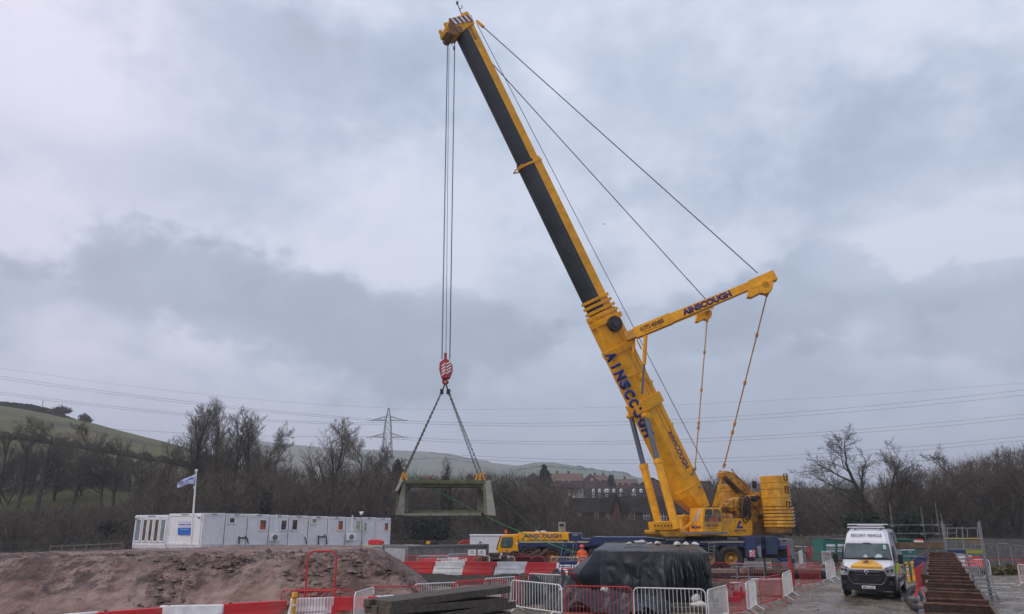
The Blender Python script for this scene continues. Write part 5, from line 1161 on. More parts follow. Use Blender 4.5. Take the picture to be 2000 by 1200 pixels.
# hoist ropes down to the hook block
HBY = 45.4; hb = P(870, 718, HBY)
for u0, u1, dy in ((874, 862.5, -.1), (874.8, 864, .15), (877, 871, 0), (888, 878, -.1), (888.8, 879, .15)):
    a = P(u0, 72, HBY + dy); b = P(u1, 702, HBY + dy); rope(a, b, .018, 'hoist_rope')
a = P(875, 75, HBY); b = P(887, 95, HBY); rope(a, b, .02, 'limit_chain'); MB().cyl(b - Z3 * .12, b + Z3 * .12, .07, n=8).done('limit_weight', BLACK, crane)
# ---- rear frame, winches, ballast
def Rr(a, n, z): return CX + AX * a + SN * n + Z3 * z
def slab(a0, a1, n0, n1, z0, z1, name, mt=YELD, ch=.25, par=None, bev=.025):
    pts = [(a0 + ch, n0), (a1 - ch * .3, n0), (a1, n0 + ch * .6), (a1, n1 - ch * .6), (a1 - ch * .3, n1), (a0 + ch, n1), (a0, n1 - ch), (a0, n0 + ch)]
    return MB().prism([Rr(a, n, z0) for a, n in pts], Z3 * (z1 - z0)).done(name, mt, par or crane, bevel=bev)
ztop = PL(1500, 929, Rr(5, 2.6, 0), NI).z; zmid = PL(1500, 956, Rr(5, 2.6, 0), NI).z; zlow = PL(1500, 990, Rr(5, 2.6, 0), NI).z; zb = PL(1500, 1031, Rr(5, 2.6, 0), NI).z; zb2 = PL(1500, 1041, Rr(5, 2.6, 0), NI).z
for side, (n0, n1), a0 in ((1, (1.3, 3.0), 3.55), (-1, (-3.0, -1.3), 3.55)):
    dz = 0 if side == 1 else -.35
    slab(a0, a0 + 1.10, n0, n1, zmid + .02, ztop + dz, 'ballast_block'); slab(a0, a0 + 1.10, n0, n1, zlow + .02, zmid, 'ballast_block')
    slab(a0 + .06, a0 + 1.05, n0 + .06, n1 - .05, zlow - .02, ztop + dz - .05, 'ballast_core', RUSTL, bev=0)
    nn = 6
    for k in range(nn):
        z0 = zb + (zlow - zb) * k / nn; z1 = zb + (zlow - zb) * (k + 1) / nn
        slab(a0, a0 + 1.14, n0, n1 + .04, z0 + .028, z1 - .022, 'ballast_slab')
        if side == 1:
            c = Rr(a0 + 1.14, n1 + .02, (z0 + z1) / 2); MB().prism([c + Z3 * .09 - AX * .02, c - Z3 * .09 - AX * .02, c + Z3 * .09 + AX * .2], SN * -1.2).done('slab_edge', mat('cream_chipped', (.6, .5, .3), .6, dirt=.5, dirtcol=(.25, .1, .05)), crane)
    slab(a0 + .05, a0 + 1.06, n0 + .05, n1 - .03, zb2, zb + .02, 'ballast_base', mat('ballast_brown', (.22, .10, .02), .7, dirt=.6, dirtcol=(.12, .05, .02)), bev=0)
    for zc in ((ztop + zmid) / 2 + dz / 2, (zmid + zlow) / 2): slab(a0 - .004, a0 + 1.104, n0 - .004, n1 + .004, zc - .012, zc + .012, 'seam', RUSTL, bev=0)
    for zc in (ztop - .1, zmid, zlow + .12):
        pts = [Rr(a0 + .70, n1 + .02, zc - .2), Rr(a0 + .70, n1 + .02, zc + .2), Rr(a0 + .96, n1 + .02, zc + .2), Rr(a0 + .96, n1 + .02, zc - .2)]
        if side == 1: MB().path(pts, .045, 6, True).done('lifting_lug', RUSTL, crane)
    if side == 1:
        for k in range(10):
            z = zlow + .1 + (ztop - zlow - .2) * k / 9; c = Rr(a0 + 1.08, n1 - .05, z); MB().prism([c + Z3 * .10, c - Z3 * .06, c + Z3 * .10 + AX * .14 + SN * .02], SN * -.9).done('slab_edge', MATS['cream_chipped'], crane)
slab(2.4, 4.9, -1.5, 1.2, 2.3, 3.1, 'rear_frame', mat('machine_brown', (.20, .11, .03), .6, dirt=.7, dirtcol=(.04, .03, .02))); slab(3.6, 4.8, -1.3, 1.2, 3.1, zmid - .1, 'winch_frame', YELG);  # rear frame's dark brown is the shadow beside the ballast, put into its colour
slab(2.6, 3.7, -1.2, 1.1, 3.1, 4.1, 'winch_frame', YELG)
rc_ = random.Random(31)
for k in range(46):
    a_ = rc_.uniform(.6, 4.6); n_c = rc_.uniform(.9, 1.5); z_ = rc_.uniform(3.2, 4.9 - .25 * abs(a_ - 3.4)); q = Rr(a_, n_c, z_); mt_ = rc_.choice([YELG, YELG, YELD, MATS['machine_brown'], BLACK]); d_ = Vector((rc_.gauss(0, 1), 0, rc_.gauss(0, 1))).normalized()
    if k % 3 == 0: MB().box(q, (rc_.uniform(.12, .45), rc_.uniform(.1, .3), rc_.uniform(.1, .35)), (AX, SN, Z3)).done('winch_fitting', mt_, crane, bevel=.02)
    elif k % 3 == 1: MB().cyl(q - SN * .1, q + SN * .18, rc_.uniform(.06, .2), n=12).done('winch_fitting', mt_, crane)
    else: MB().path([q, q + AX * rc_.uniform(.1, .4) + Z3 * rc_.uniform(-.2, .3) + SN * .1, q + AX * rc_.uniform(.3, .7) - Z3 * rc_.uniform(.0, .3)], .028, 5).done('hydraulic_hose', BLACK, crane)
MB().cyl(Rr(2.9, -1.0, 3.85), Rr(2.9, 1.0, 3.85), .55, n=22).done('winch_drum', mat('drum_dark', (.05, .04, .03), .6), crane)
# hose reel with coiled hoses on the near side
u_, v_ = 1456, 991; cc = PL(u_, v_, Rr(0, 1.55, 0), NI)
m = MB()
for k in range(9):
    r_ = .15 + .065 * k; ph = .5 * math.sin(k * 2.1)
    m.path([cc + SN * (.05 + .06 * math.sin(k * 1.7)) + (AX * math.cos(t_ + ph) * r_ * (.55 + .15 * (k % 2)) + Z3 * math.sin(t_) * r_ * (1.15 + .1 * math.sin(k)) - Z3 * (.10 * (k % 3) - .05) + AX * .09 * math.sin(k * 2.3)) for t_ in [2 * math.pi * j / 16 for j in range(16)]], .042, 5, True)
m.done('hose_coil', mat('hose_brown', (.035, .025, .018), .6), crane)
f2 = lambda u, v, o_=0.0: PL(u, v, cc + NI * o_, NI)
MB().prism([f2(1437, 978, .1), f2(1443, 972, .1), f2(1458, 973, .1), f2(1467, 985, .1), f2(1466, 994, .1), f2(1458, 1007, .1), f2(1451, 1011, .1), f2(1441, 1004, .1), f2(1437, 990, .1)], NI * .4).done('reel_guard', YELG, crane, bevel=.03)
MB().prism([f2(1425, 979, .2), f2(1440, 971, .2), f2(1440, 992, .2), f2(1424, 992, .2)], NI * .6).cyl(f2(1412, 985, .3), f2(1427, 984, .3), .10, n=12).done('winch_housing', YELG, crane, bevel=.03)
MB().prism([f2(1406, 992, .5), f2(1440, 991, .5), f2(1440, 1013, .5), f2(1406, 1013, .5)], NI * .8).done('machinery_housing', mat('machine_brown', (.20, .11, .03), .6, dirt=.7, dirtcol=(.04, .03, .02)), crane, bevel=.04)
MB().prism([f2(1455, 975, .3), f2(1482, 965, .3), f2(1482, 990, .3), f2(1460, 990, .3)], NI * 1.2).done('winch_frame', YELG, crane, bevel=.03)
# slanting A-frame head
g2 = lambda u, v, o_=0.0: PL(u, v, Rr(3.5, .3, 0) + NI * o_, NI)
MB().prism([g2(1411, 924), g2(1416, 920), g2(1425, 921), g2(1434, 924), g2(1457, 944), g2(1468, 958), g2(1466, 966), g2(1445, 964), g2(1440, 957), g2(1425, 940), g2(1412, 932)], NI * .55).done('a_frame_arm', YELG, crane, bevel=.04)
MB().prism([g2(1414, 930, -.05), g2(1420, 931, -.05), g2(1440, 951, -.05), g2(1455, 963, -.05), g2(1444, 963, -.05), g2(1424, 941, -.05)], NI * .3).done('arm_recess', mat('machine_dark', (.06, .04, .02), .7), crane)
MB().cyl(g2(1429, 916), g2(1438, 931), .05, n=6).path([g2(1400, 927), g2(1407, 930), g2(1412, 931)], .04, 5).path([g2(1404, 921), g2(1407, 919), g2(1410, 922), g2(1409, 926)], .035, 5).done('arm_fitting', YELD, crane)
MB().cyl(g2(1425, 938, -.1), g2(1443, 957, -.1), .03, n=5).cyl(g2(1437, 928, -.1), g2(1459, 949, -.1), .03, n=5).done('arm_rope', RUSTL, crane)
MB().cyl(g2(1473, 944, -.3), g2(1473, 950, .4), .16, n=10).done('arm_roller', BLACK, crane)
# front strut from superstructure to arm head
MB().loft([[g2(u, v, o_) for u, v, o_ in q] for q in (((1391, 990, .2), (1398, 990, .2), (1398, 990, .5), (1391, 990, .5)), ((1411, 920, .2), (1414.5, 920, .2), (1414.5, 920, .5), (1411, 920, .5)))]).done('a_frame_strut', YEL, crane, bevel=.01)
MB().loft([[g2(u, v, o_) for u, v, o_ in q] for q in (((1398, 990, .2), (1403, 990, .2), (1403, 990, .5), (1398, 990, .5)), ((1401, 960, .2), (1404, 960, .2), (1404, 960, .5), (1401, 960, .5)))]).done('a_frame_strut', YEL, crane, bevel=.01)
# ================================================================ hook block
hbk = thing('hook_block', 'red and white striped hook block hanging from the boom ropes', 'hook block', hb)
def HB(u, v, o_=0.0): return P(u, v, HBY + o_)
m = MB().m(mat('block_red', (.42, .02, .025), .45, dirt=.3)); oct_ = [(858.5, 708), (866, 702), (876, 702), (883, 712), (883, 722), (877, 738), (862, 739), (857.5, 722)]
m.prism([HB(u, v, -.32) for u, v in oct_], (0, .64, 0)); m.done('block_body', None, hbk, bevel=.03)
m = MB().m(WHTP); 
for k in range(4):
    x0, y0 = 862 + k * 1.0, 712 + k * 6.0
    for (xa, xb) in ((862.5, 870), (872, 881.5)):
        ya = y0 + (870 - xb) * .0 
        sh = 4 if xa > 870 else 0
        m.prism([HB(xa, y0 + 5 - sh, -.335), HB(xa, y0 + 2 - sh, -.335), HB(xb, y0 - 4 - sh * 0, -.335) if sh == 0 else HB(xb, y0 - 8, -.335), HB(xb, y0 - 1, -.335) if sh == 0 else HB(xb, y0 - 5, -.335)], (0, .01, 0))
m.done('stripe_panel', None, hbk)
MB().cyl(HB(870, 704), HB(870, 690), .09, n=10).cyl(HB(870, 738), HB(870, 744), .12, n=12).done('swivel', MATS['block_red'], hbk)
hk = [HB(870 + 4.2 * math.cos(R(a)), 745.5 + 4.2 * -math.sin(R(a))) for a in range(110, 110 + 300, 20)]; MB().path(hk, [.06] + [.085] * (len(hk) - 3) + [.06, .03], 8).done('hook', MATS['block_red'], hbk)
# ================================================================ concrete frame
LY = 44.4; FY = 46.0
frame = thing('concrete_frame', 'mossy precast concrete frame hanging in chains from the crane', 'concrete frame', P(868, 1008, 45.20))
def LF(u, v, Y=LY): return P(u, v, Y)
def quad_ring(pts_out, pts_in, y0, y1): pass
DEP = 1.6
m = MB().m(CONC)
# side walls (left, right): tapered solid prisms through the depth
m2 = [(771, 1007), (776, 950), (786, 939), (791, 939), (791, 1007)]
MB().prism([LF(u, v) for u, v in [(773, 1007), (786, 941), (792, 941), (790, 1007)]], (0, DEP, 0)).done('side_wall', CONC, frame, bevel=.03)
MB().prism([LF(u, v) for u, v in [(945, 1007), (944, 941), (953, 941), (958, 1007)]], (0, DEP, 0)).done('side_wall', CONC, frame, bevel=.03)
MB().prism([LF(u, v, LY - .05) for u, v in [(952, 1007), (948, 940), (957, 938), (968.5, 1008)]], (0, 1.0, 0)).done('end_fin', mat('concrete_pale', (.34, .34, .30), .85, dirt=.5, dirtcol=(.16, .17, .1), bump=.3), frame, bevel=.02)
MB().prism([LF(u, v, LY - .1) for u, v in [(770, 961), (782, 937), (788, 938), (777, 959)]], (0, .9, 0)).done('corner_plate', MATS['concrete_pale'], frame, bevel=.02)
MB().prism([LF(u, v, LY + .5) for u, v in [(770, 1008), (778, 955), (790, 945), (790, 1008)]], (0, 1.0, 0)).done('end_fin', CONCD, frame, bevel=.02)
MB().prism([LF(u, v, LY - .02) for u, v in [(784, 937.5), (955, 938), (955, 946), (786, 945)]], (0, DEP + .1, 0)).done('top_slab', CONCD, frame, bevel=.03)
MB().prism([LF(u, v, LY + .1) for u, v in [(792, 944), (945, 945), (945, 951), (792, 951)]], (0, DEP - .2, 0)).done('roof_beam', CONCD, frame, bevel=.02)
MB().prism([LF(u, v, LY + .02) for u, v in [(787, 1002.5), (940, 1001.5), (941, 1008), (787, 1008.5)]], (0, .45, 0)).done('bottom_beam', CONC, frame, bevel=.02)
MB().prism([LF(u, v, LY + .5) for u, v in [(786, 997), (958, 997), (960, 1008), (784, 1008)]], (0, .9, 0)).done('bottom_beam', CONCD, frame, bevel=.02)
for s_, u in ((1, 790), (-1, 945)): MB().prism([LF(u, 950, LY + .15), LF(u + s_ * 7, 951, LY + .15), LF(u, 962, LY + .15)], (0, DEP - .3, 0)).prism([LF(u, 1002, LY + .15), LF(u + s_ * 6, 1001, LY + .15), LF(u, 992, LY + .15)], (0, DEP - .3, 0)).done('corner_haunch', CONC, frame)
MB().prism([LF(932, 955, LY + 1.0), LF(945, 953, LY + 1.0), LF(945, 998, LY + 1.0), LF(932, 997, LY + 1.0)], (0, .5, 0)).done('inner_wall', CONC, frame)
# chains
chn = thing('lifting_chains', 'steel lifting chains running from the hook down to the concrete frame', 'chains', hb + Vector((0, 0, -1)))
def chain(a, b, name='chain', L_=.20, r=.017):
    m = MB(); dd = (b - a); n = int(dd.length / (L_ * .72)); dn_ = dd.normalized(); x = dn_.cross(Vector((0, 1, 0))).normalized(); y = dn_.cross(x)
    for k in range(n):
        c = a + dd * ((k + .5) / n); w_ = x if k % 2 else y
        pts = [c + dn_ * (L_ / 2 * math.cos(t_)) + w_ * (.045 * math.sin(t_)) for t_ in [2 * math.pi * j / 8 for j in range(8)]]
        m.path(pts, r, 4, True)
    return m.done(name, mat('chain_steel', (.075, .055, .05), .5, .5), chn)
ends = ((788, 926, 44.7), (934, 928, 44.7), (941, 926, 46.0), (790, 927, 46.0))
top_ = P(870, 750, HBY)
for k, (u, v, Y) in enumerate(ends):
    e = P(u, v, Y); q = top_.lerp(e, .09); chain(q, e)
    MB().cyl(top_ + Vector((0, 0, .05)), q, .045, n=6).box(q, (.2, .12, .3)).done('shortening_hook', BLACK, chn)
    m = MB(); 
    for dx in (-.12, .14): m.path([e + Vector((0, 0, .1)), e + Vector((dx, 0, -.25)), e + Vector((dx * 1.6, 0, -.42))], .055, 6)
    m.done('lifting_shackle', mat('shackle_yellow', (.6, .27, .02), .5), chn)
# tag lines
def sagline(name, a, b, sag, r, mt, label, cat, g=None, n=14, thing_=True):
    pts = [a.lerp(b, k / n) - Z3 * (sag * 4 * (k / n) * (1 - k / n)) for k in range(n + 1)]
    o = MB().path(pts, r, 5).done(name, mt, loc=a); return tag(o, label, cat, g)
GRN = mat('rope_green', (.07, .42, .12), .6)
hand = P(1130, 1082, 48.7)
sagline('tag_line', P(797, 925, 44.56), hand + Vector((-.15, 0, .05)), .35, .026, GRN, 'bright green tag line from the left end of the concrete frame down to the worker', 'rope', 'green tag lines')
sagline('tag_line', P(953, 944, 45.83), hand + Vector((-.1, .2, .1)), .5, .017, mat('rope_green_dull', (.10, .22, .10), .7), 'thinner green tag line from the right end of the concrete frame', 'rope', 'green tag lines')
# ================================================================ escort van
def van():
    psi = R(30); fr = Vector((-math.sin(psi), -math.cos(psi), 0)); rt_ = Vector((math.cos(psi), -math.sin(psi), 0))   # heading, image-right side
    c = G(1699, 1169)
    # reference: front face centre
    v = thing('escort_van', 'white high roof escort van with a yellow bonnet patch parked facing the viewer', 'van', Vector((c.x, c.y, 0)) - fr * 2.7)
    def V(x, y, z): return Vector((c.x, c.y, 0)) + rt_ * (x * 1.06) - fr * y + Z3 * (z * 1.045)      # x image right, y backwards, z up
    ax = (rt_, -fr, Z3)
    # body loft along y
    def ring(y, hw, zb, zt, tum, hwt):
        return [V(-hw, y, zb), V(-hw, y, zb + (zt - zb) * .38), V(-hw + tum * .4, y, zb + (zt - zb) * .62), V(-hwt, y, zt - .12), V(-hwt + .12, y, zt), V(hwt - .12, y, zt), V(hwt, y, zt - .12), V(hw - tum * .4, y, zb + (zt - zb) * .62), V(hw, y, zb + (zt - zb) * .38), V(hw, y, zb)]
    body = MB(); body.loft([ring(.06, .93, .42, 1.12, .02, .88), ring(.0, .98, .40, 1.16, .02, .93) if 0 else ring(.10, .99, .38, 1.2, .02, .95), ring(.62, 1.02, .34, 1.38, .05, .95), ring(.80, 1.03, .34, 1.44, .06, .96), ring(1.38, 1.035, .34, 2.1, .10, .88), ring(1.50, 1.035, .34, 2.22, .12, .86), ring(1.95, 1.035, .34, 2.60, .14, .80), ring(2.4, 1.035, .34, 2.68, .14, .80), ring(5.5, 1.035, .36, 2.66, .14, .80), ring(5.62, 1.0, .42, 2.6, .14, .78)])
    body.done('body', VANW, v, bevel=.05)
    # high roof cap over windscreen (bulged)
    MB().loft([[V(-x, y, z) for x, y, z in q] + [V(x, y, z) for x, y, z in q[::-1]] for q in (((.80, 1.33, 2.08), (.76, 1.36, 2.2)), ((.80, 1.45, 2.08), (.66, 1.72, 2.60)), ((.8, 2.2, 2.1), (.66, 2.3, 2.66)))]).done('roof_fairing', VANW, v, bevel=.03)
    text('ESCORT VEHICLE', V(0, 1.53, 2.38), rt_, V(0, 1.72, 2.60) - V(0, 1.36, 2.2), .15, BLACK, v, width=1.25, bold=.012, push=.07)
    # windscreen
    def W(x, t, o=0): # t 0 bottom..1 top
        y = .80 + (1.36 - .80) * t; z = 1.44 + (2.08 - 1.44) * t; return V(x, y - o * .75, z + o * .6)
    MB().prism([W(-.93, .02, .03), W(.93, .02, .03), W(.82, .98, .03), W(-.82, .98, .03)], (V(0, .02, -.02) - V(0, 0, 0))).done('windscreen_seal', BLACK, v)
    MB().loft([[W(-.89 + .0 * k, .06, .05), W(-.79, .94, .05)] if 0 else [W(-.89 + 1.78 * k / 8 * (1), .06, .05 + .03 * math.sin(math.pi * k / 8)), W(-.79 + 1.58 * k / 8, .94, .05 + .03 * math.sin(math.pi * k / 8))] for k in range(9)], cap=False, closed=False).done('windscreen', mat('van_glass', (.075, .105, .11), .08, var=.35, scale=1.5), v)
    MB().prism([W(.62, .60, .085), W(.74, .60, .085), W(.72, .86, .085), W(.62, .86, .085)], fr * .004).done('windscreen_sticker', mat('sticker_mint', (.25, .5, .42), .6), v)
    for x, w_, h_, cc in ((-.06, .2, .09, SANDB), (.42, .34, .10, mat('paper_mint', (.4, .55, .52), .6))):
        MB().prism([W(x - w_ / 2, .10, .075), W(x + w_ / 2, .10, .085), W(x + w_ / 2 - .06, .10 + h_ * 1.6, .085), W(x - .02, .10 + h_ * 2.0, .085)], fr * .003).done('dashboard_paper', cc, v)
    for x0, x1 in ((-.35, .30), (.15, .78)): MB().path([W(x0, .0, .07), W((x0 + x1) / 2, .03, .09), W(x1, .10, .10)], .014, 5).done('wiper', BLACK, v)
    MB().prism([W(-.2, .9, .09), W(.2, .9, .09), W(.12, .98, .09), W(-.12, .98, .09)], fr * .003).done('mirror_mount', BLACK, v)
    # bonnet patch (yellow rounded triangle) lying on the bonnet
    def Bn(x, t, o=.012):  # t 0 front .. 1 base of screen ; follows the loft from z 1.2@.10 to 1.44@.80
        y = .10 + .70 * t; z = np.interp(y, [.10, .62, .80], [1.2, 1.38, 1.44]); return V(x, y - .3 * o, float(z) + o)
    prof_ = [(0, .62), (.12, .58), (.22, .57), (.36, .50), (.52, .44), (.66, .35), (.80, .25), (.93, .16), (1.0, .08)]
    m = MB(); m.loft([[Bn(x_, t_) for x_ in np.linspace(-w_, w_, 9)] for t_, w_ in prof_], cap=False, closed=False); m.done('bonnet_patch', mat('patch_amber', (.80, .40, .012), .35, coat=.4), v)
    MB().prism([V(-.60, .075, 1.04), V(.60, .075, 1.04), V(.58, .05, 1.20), V(-.58, .05, 1.20)], -fr * .02).done('bonnet_lip', MATS['patch_amber'], v)
    e0 = Bn(0, .62, .03); uv_ = (Bn(0, .8) - Bn(0, .4)).normalized(); MB().prism([e0 - rt_ * .17 - uv_ * .06, e0 - rt_ * .04 + uv_ * .12, e0 + rt_ * .03 + uv_ * .12, e0 + rt_ * .05 + uv_ * .06, e0 + rt_ * .0 + uv_ * .04, e0 + rt_ * .0 - uv_ * .0, e0 + rt_ * .14 - uv_ * .06], Z3 * .006).done('emblem', LET, v)
    text('AINSCOUGH', Bn(0, .40, .02), rt_, uv_, .045, LET, v, width=.40, push=.01)
    # grille, bumper
    m = MB(); m.loft([[V(x, yy - .0, z) for x, yy in ((-1.02, .5), (-.99, .06), (-.80, -.06), (-.3, -.12), (.3, -.12), (.80, -.06), (.99, .06), (1.02, .5))] for z, in ((.30,), (.46,), (.72,), (.88,))], cap=False, closed=False)
    m.prism([V(-1.02, .5, .3), V(-.99, .06, .3), V(-.3, -.12, .3), (V(.3, -.12, .3)), V(.99, .06, .3), V(1.02, .5, .3)], Z3 * .02); m.done('bumper', VANB, v, smooth=False)
    MB().prism([V(-1.0, .02, .86), V(-.72, -.07, .86), V(-.60, -.1, 1.09), V(.60, -.1, 1.09), V(.72, -.07, .86), V(1.0, .02, .86), V(.60, -.08, .5), V(-.60, -.08, .5)], -fr * .16).done('grille', VANB, v, bevel=.015)
    for z in (.70, .80, .90, 1.0): MB().box(V(0, -.10, z), (1.06, .03, .022), ax).done('grille_bar', mat('grille_grey', (.09, .09, .10), .3, .5), v)
    MB().path([V(-.92, -.02, .93), V(-.74, -.11, .90), V(-.60, -.13, .62), V(-.5, -.14, .545), V(.5, -.14, .545), V(.60, -.13, .62), V(.74, -.11, .90), V(.92, -.02, .93)], .014, 6).done('grille_trim', CHROME, v)
    for s_ in (-1, 1): MB().path([V(s_ * .10, -.13, 1.03), V(s_ * .4, -.12, 1.05), V(s_ * .72, -.07, 1.07)], .016, 6).done('grille_trim', CHROME, v)
    # diamond emblem
    c0_ = V(0, -.135, 1.03); o_ = [(0, .125), (.095, 0), (0, -.125), (-.095, 0)]
    MB().loft([[c0_ + rt_ * (a * k) + Z3 * (b * k) + fr * h_ for a, b in o_] for k, h_ in ((1, 0), (.95, .03), (.55, .035), (.45, .0))], cap=False).done('diamond_emblem', mat('chrome_bright', (.75, .77, .8), .15, 1), v)
    # headlights
    for s_ in (-1, 1):
        q = [(.58, -.07, 1.06), (.70, -.05, 1.17), (.97, .08, 1.24), (1.0, .14, 1.06), (.96, .04, .96), (.72, -.06, .98)]
        MB().prism([V(s_ * x, y, z) for x, y, z in q], -fr * .10).done('headlight', mat('lamp_clear', (.42, .44, .48), .12, .2, var=.4, scale=9), v, bevel=.012)
        MB().cyl(V(s_ * .78, -.075, 1.07), V(s_ * .78, -.05, 1.07), .055, n=14).cyl(V(s_ * .91, -.03, 1.09), V(s_ * .91, .0, 1.09), .05, n=12).done('lamp_reflector', BLACK, v)
        MB().path([V(s_ * .56, -.08, 1.08), V(s_ * .70, -.06, 1.19), V(s_ * .97, .07, 1.26)], .013, 5).done('light_strip', CHROME, v)
        MB().box(V(s_ * .84, -.045, .60), (.2, .03, .16), ax).done('fog_recess', BLACK, v, bevel=.01)
    text('MK73 AXT', V(.02, -.168, .43), rt_, Z3, .075, BLACK, v, width=.44, bold=.02)
    MB().box(V(.02, -.15, .43), (.52, .02, .115), ax).done('number_plate', WHTP, v, bevel=.004)
    # mirrors
    for s_ in (-1, 1):
        MB().box(V(s_ * 1.22, .86, 1.50), (.20, .14, .40), ax).done('mirror', VANB, v, bevel=.05)
        MB().path([V(s_ * 1.0, .9, 1.38), V(s_ * 1.18, .87, 1.40)], .035, 6).done('mirror_arm', VANB, v)
    # side windows and livery on the visible side (+x) and the other
    for s_ in (-1, 1):
        MB().prism([V(s_ * 1.03, .98, 1.42), V(s_ * 1.03, 1.80, 1.42), V(s_ * .945, 1.80, 2.0), V(s_ * .945, 1.42, 2.0)], rt_ * s_ * .02).done('side_window', MATS['van_glass'], v)
        MB().prism([V(s_ * 1.045, .42, .98), V(s_ * 1.045, 1.0, 1.32), V(s_ * 1.045, 2.0, 1.34), V(s_ * 1.045, 2.0, 1.1), V(s_ * 1.045, .42, .9)], rt_ * s_ * .006).done('hivis_panel', HIVY, v)
        MB().prism([V(s_ * 1.045, 2.0, .80), V(s_ * 1.045, 3.6, .8), V(s_ * 1.045, 4.4, 1.6), V(s_ * 1.045, 2.0, 1.34)], rt_ * s_ * .006).done('side_patch', MATS['patch_amber'], v)
        if 0: MB().prism([V(s_ * .975, 2.2, 1.9), V(s_ * .975, 5.3, 1.9), V(s_ * .855, 5.3, 2.48), V(s_ * .855, 2.5, 2.48)], rt_ * s_ * .02).done('roof_livery', mat('livery_gold', (.6, .36, .06), .4), v)
        MB().box(V(s_ * 1.045, 3.4, .62), (.03, 3.6, .16), ax).done('side_moulding', VANB, v)
        for y in (1.12, 4.45):
            a = V(s_ * 1.04, y, .35); b = V(s_ * .80, y, .35)
            MB().cyl(a, b, .35, n=24).done('tyre', BLACK, v, bevel=.03); MB().cyl(a + rt_ * s_ * .006, b, .21, n=16).done('wheel_cover', STEEL, v)
            MB().cyl(V(s_ * 1.046, y, .38), V(s_ * .9, y, .38), .43, n=24).done('wheel_arch', VANB, v)
    MB().box(V(0, 2.8, .36), (1.7, 4.6, .2), ax).done('underbody', BLACK, v)
    # roof light bar and rack
    for y, z, w_ in ((1.95, 2.74, 1.55), (2.7, 2.86, 1.7), (3.2, 2.86, 1.6)):
        MB().box(V(-.02, y, z), (w_, .20, .055), ax).done('roof_bar', mat('bar_pale', (.6, .6, .62), .5), v, bevel=.02)
    MB().box(V(.12, 2.45, 2.84), (1.1, .4, .10), ax).done('light_bar', mat('lightbar', (.5, .5, .52), .3), v, bevel=.04)
    for s_ in (-1, 1): MB().box(V(s_ * .5, 2.4, 2.74), (.05, .9, .12), ax).done('rack_support', STEEL, v)
van()
# ================================================================ site cabins
A0 = P(395, 1063, 66); A1 = P(763, 1065, 77); A2 = P(265, 1065, 70.6)
def facade(P0, P1):
    e = Vector((P1.x - P0.x, P1.y - P0.y, 0)); ln = e.length; e.normalize(); n = Vector((-e.y, e.x, 0)); n = n if n.y > 0 else -n; return P0, e, n, ln
fR = facade(A0, A1); fL = facade(A2, A0)
def onf(u, f, off=0.0):
    p, e, n, ln = f; q = PL(u, 1020, p + n * off, n); return (Vector((q.x - p.x, q.y - p.y, 0))).dot(e)
def zf(u, v, f, off=0): p, e, n, ln = f; return PL(u, v, p + n * off, n).z
def cabin(u0, u1, f, label, wins=(), off=0.0, vt=None, group='grey modular site cabins in a row', depth=6.0, dark=False):
    p, e, n, ln = f; t0 = onf(u0, f, off); t1 = onf(u1, f, off); um = (u0 + u1) / 2
    vtop = vt if vt else (np.interp(um, [265, 395, 763], [1008, 1002, 1013])); ztop = zf(um, float(vtop), f, off); zb = ztop - 2.85
    mid = p + e * ((t0 + t1) / 2) + n * off; r = thing('site_cabin', label, 'cabin', Vector((mid.x, mid.y, zb)), group)
    w_ = (t1 - t0) - .03; axs = (e, n, Z3)
    def K(t, d, z): return Vector((p.x, p.y, 0)) + e * t + n * (off + d) + Z3 * z
    tc = (t0 + t1) / 2
    MB().box(K(tc, depth / 2, (zb + ztop) / 2), (w_ - .06, depth, 2.6), axs).done('wall_panel', CAB, r)
    m = MB()
    for t in (t0 + .08, t1 - .08): m.box(K(t, .03, (zb + ztop) / 2), (.14, .16, 2.85), axs)
    m.box(K(tc, .02, ztop - .10), (w_, .16, .20), axs).box(K(tc, .02, zb + .36), (w_, .16, .16), axs).box(K(tc, depth / 2, ztop - .02), (w_, depth, .05), axs)
    m.done('frame', CABF, r, bevel=.01)
    MB().box(K(tc, .10, zb + .15), (w_ - .1, .1, .28), axs).done('skirting', CABF, r)
    MB().box(K(tc, -.07, ztop - .09), (w_ * .22, .02, .06), axs).done('lifting_slot', LET, r)
    for (a, b, c_, d_, kind) in wins:
        ta, tb = onf(a, f, off), onf(c_, f, off); za, zb_ = zf(a, b, f, off), zf(c_, d_, f, off); zc = (za + zb_) / 2; hh = abs(za - zb_); ww = tb - ta; tm = (ta + tb) / 2
        wf = MB()
        for q, s_ in (((tm, zc + hh / 2 - .04), (ww, .08)), ((tm, zc - hh / 2 + .04), (ww + .06, .09)), ((ta + .04, zc), (.08, hh)), ((tb - .04, zc), (.08, hh))): wf.box(K(q[0], -.065, q[1]), (s_[0], .07, s_[1]), axs)
        wf.done('window_frame', UPVC, r); wo = bpy.data.objects[-1] if 0 else None
        MB().box(K(tm, -.045, zc), (ww - .12, .03, hh - .12), axs).done('window_pane', GLASSW if 'l' not in kind else mat('pane_lit', (.42, .42, .28), .3, var=.4), r)
        cm = {'o': MATS['coat_red'], 'b': BLUE, 'r': MATS['coat_red'], 'k': BLACK}
        for ch in kind:
            if ch in cm: MB().box(K(tm - ww * .12 * (1 if ch != 'k' else -.6), -.062, zc - hh * .16), (ww * .42, .006, hh * .5), axs).done('coat_behind_pane', cm[ch], r)
    return r, K, t0, t1, zb, ztop, axs
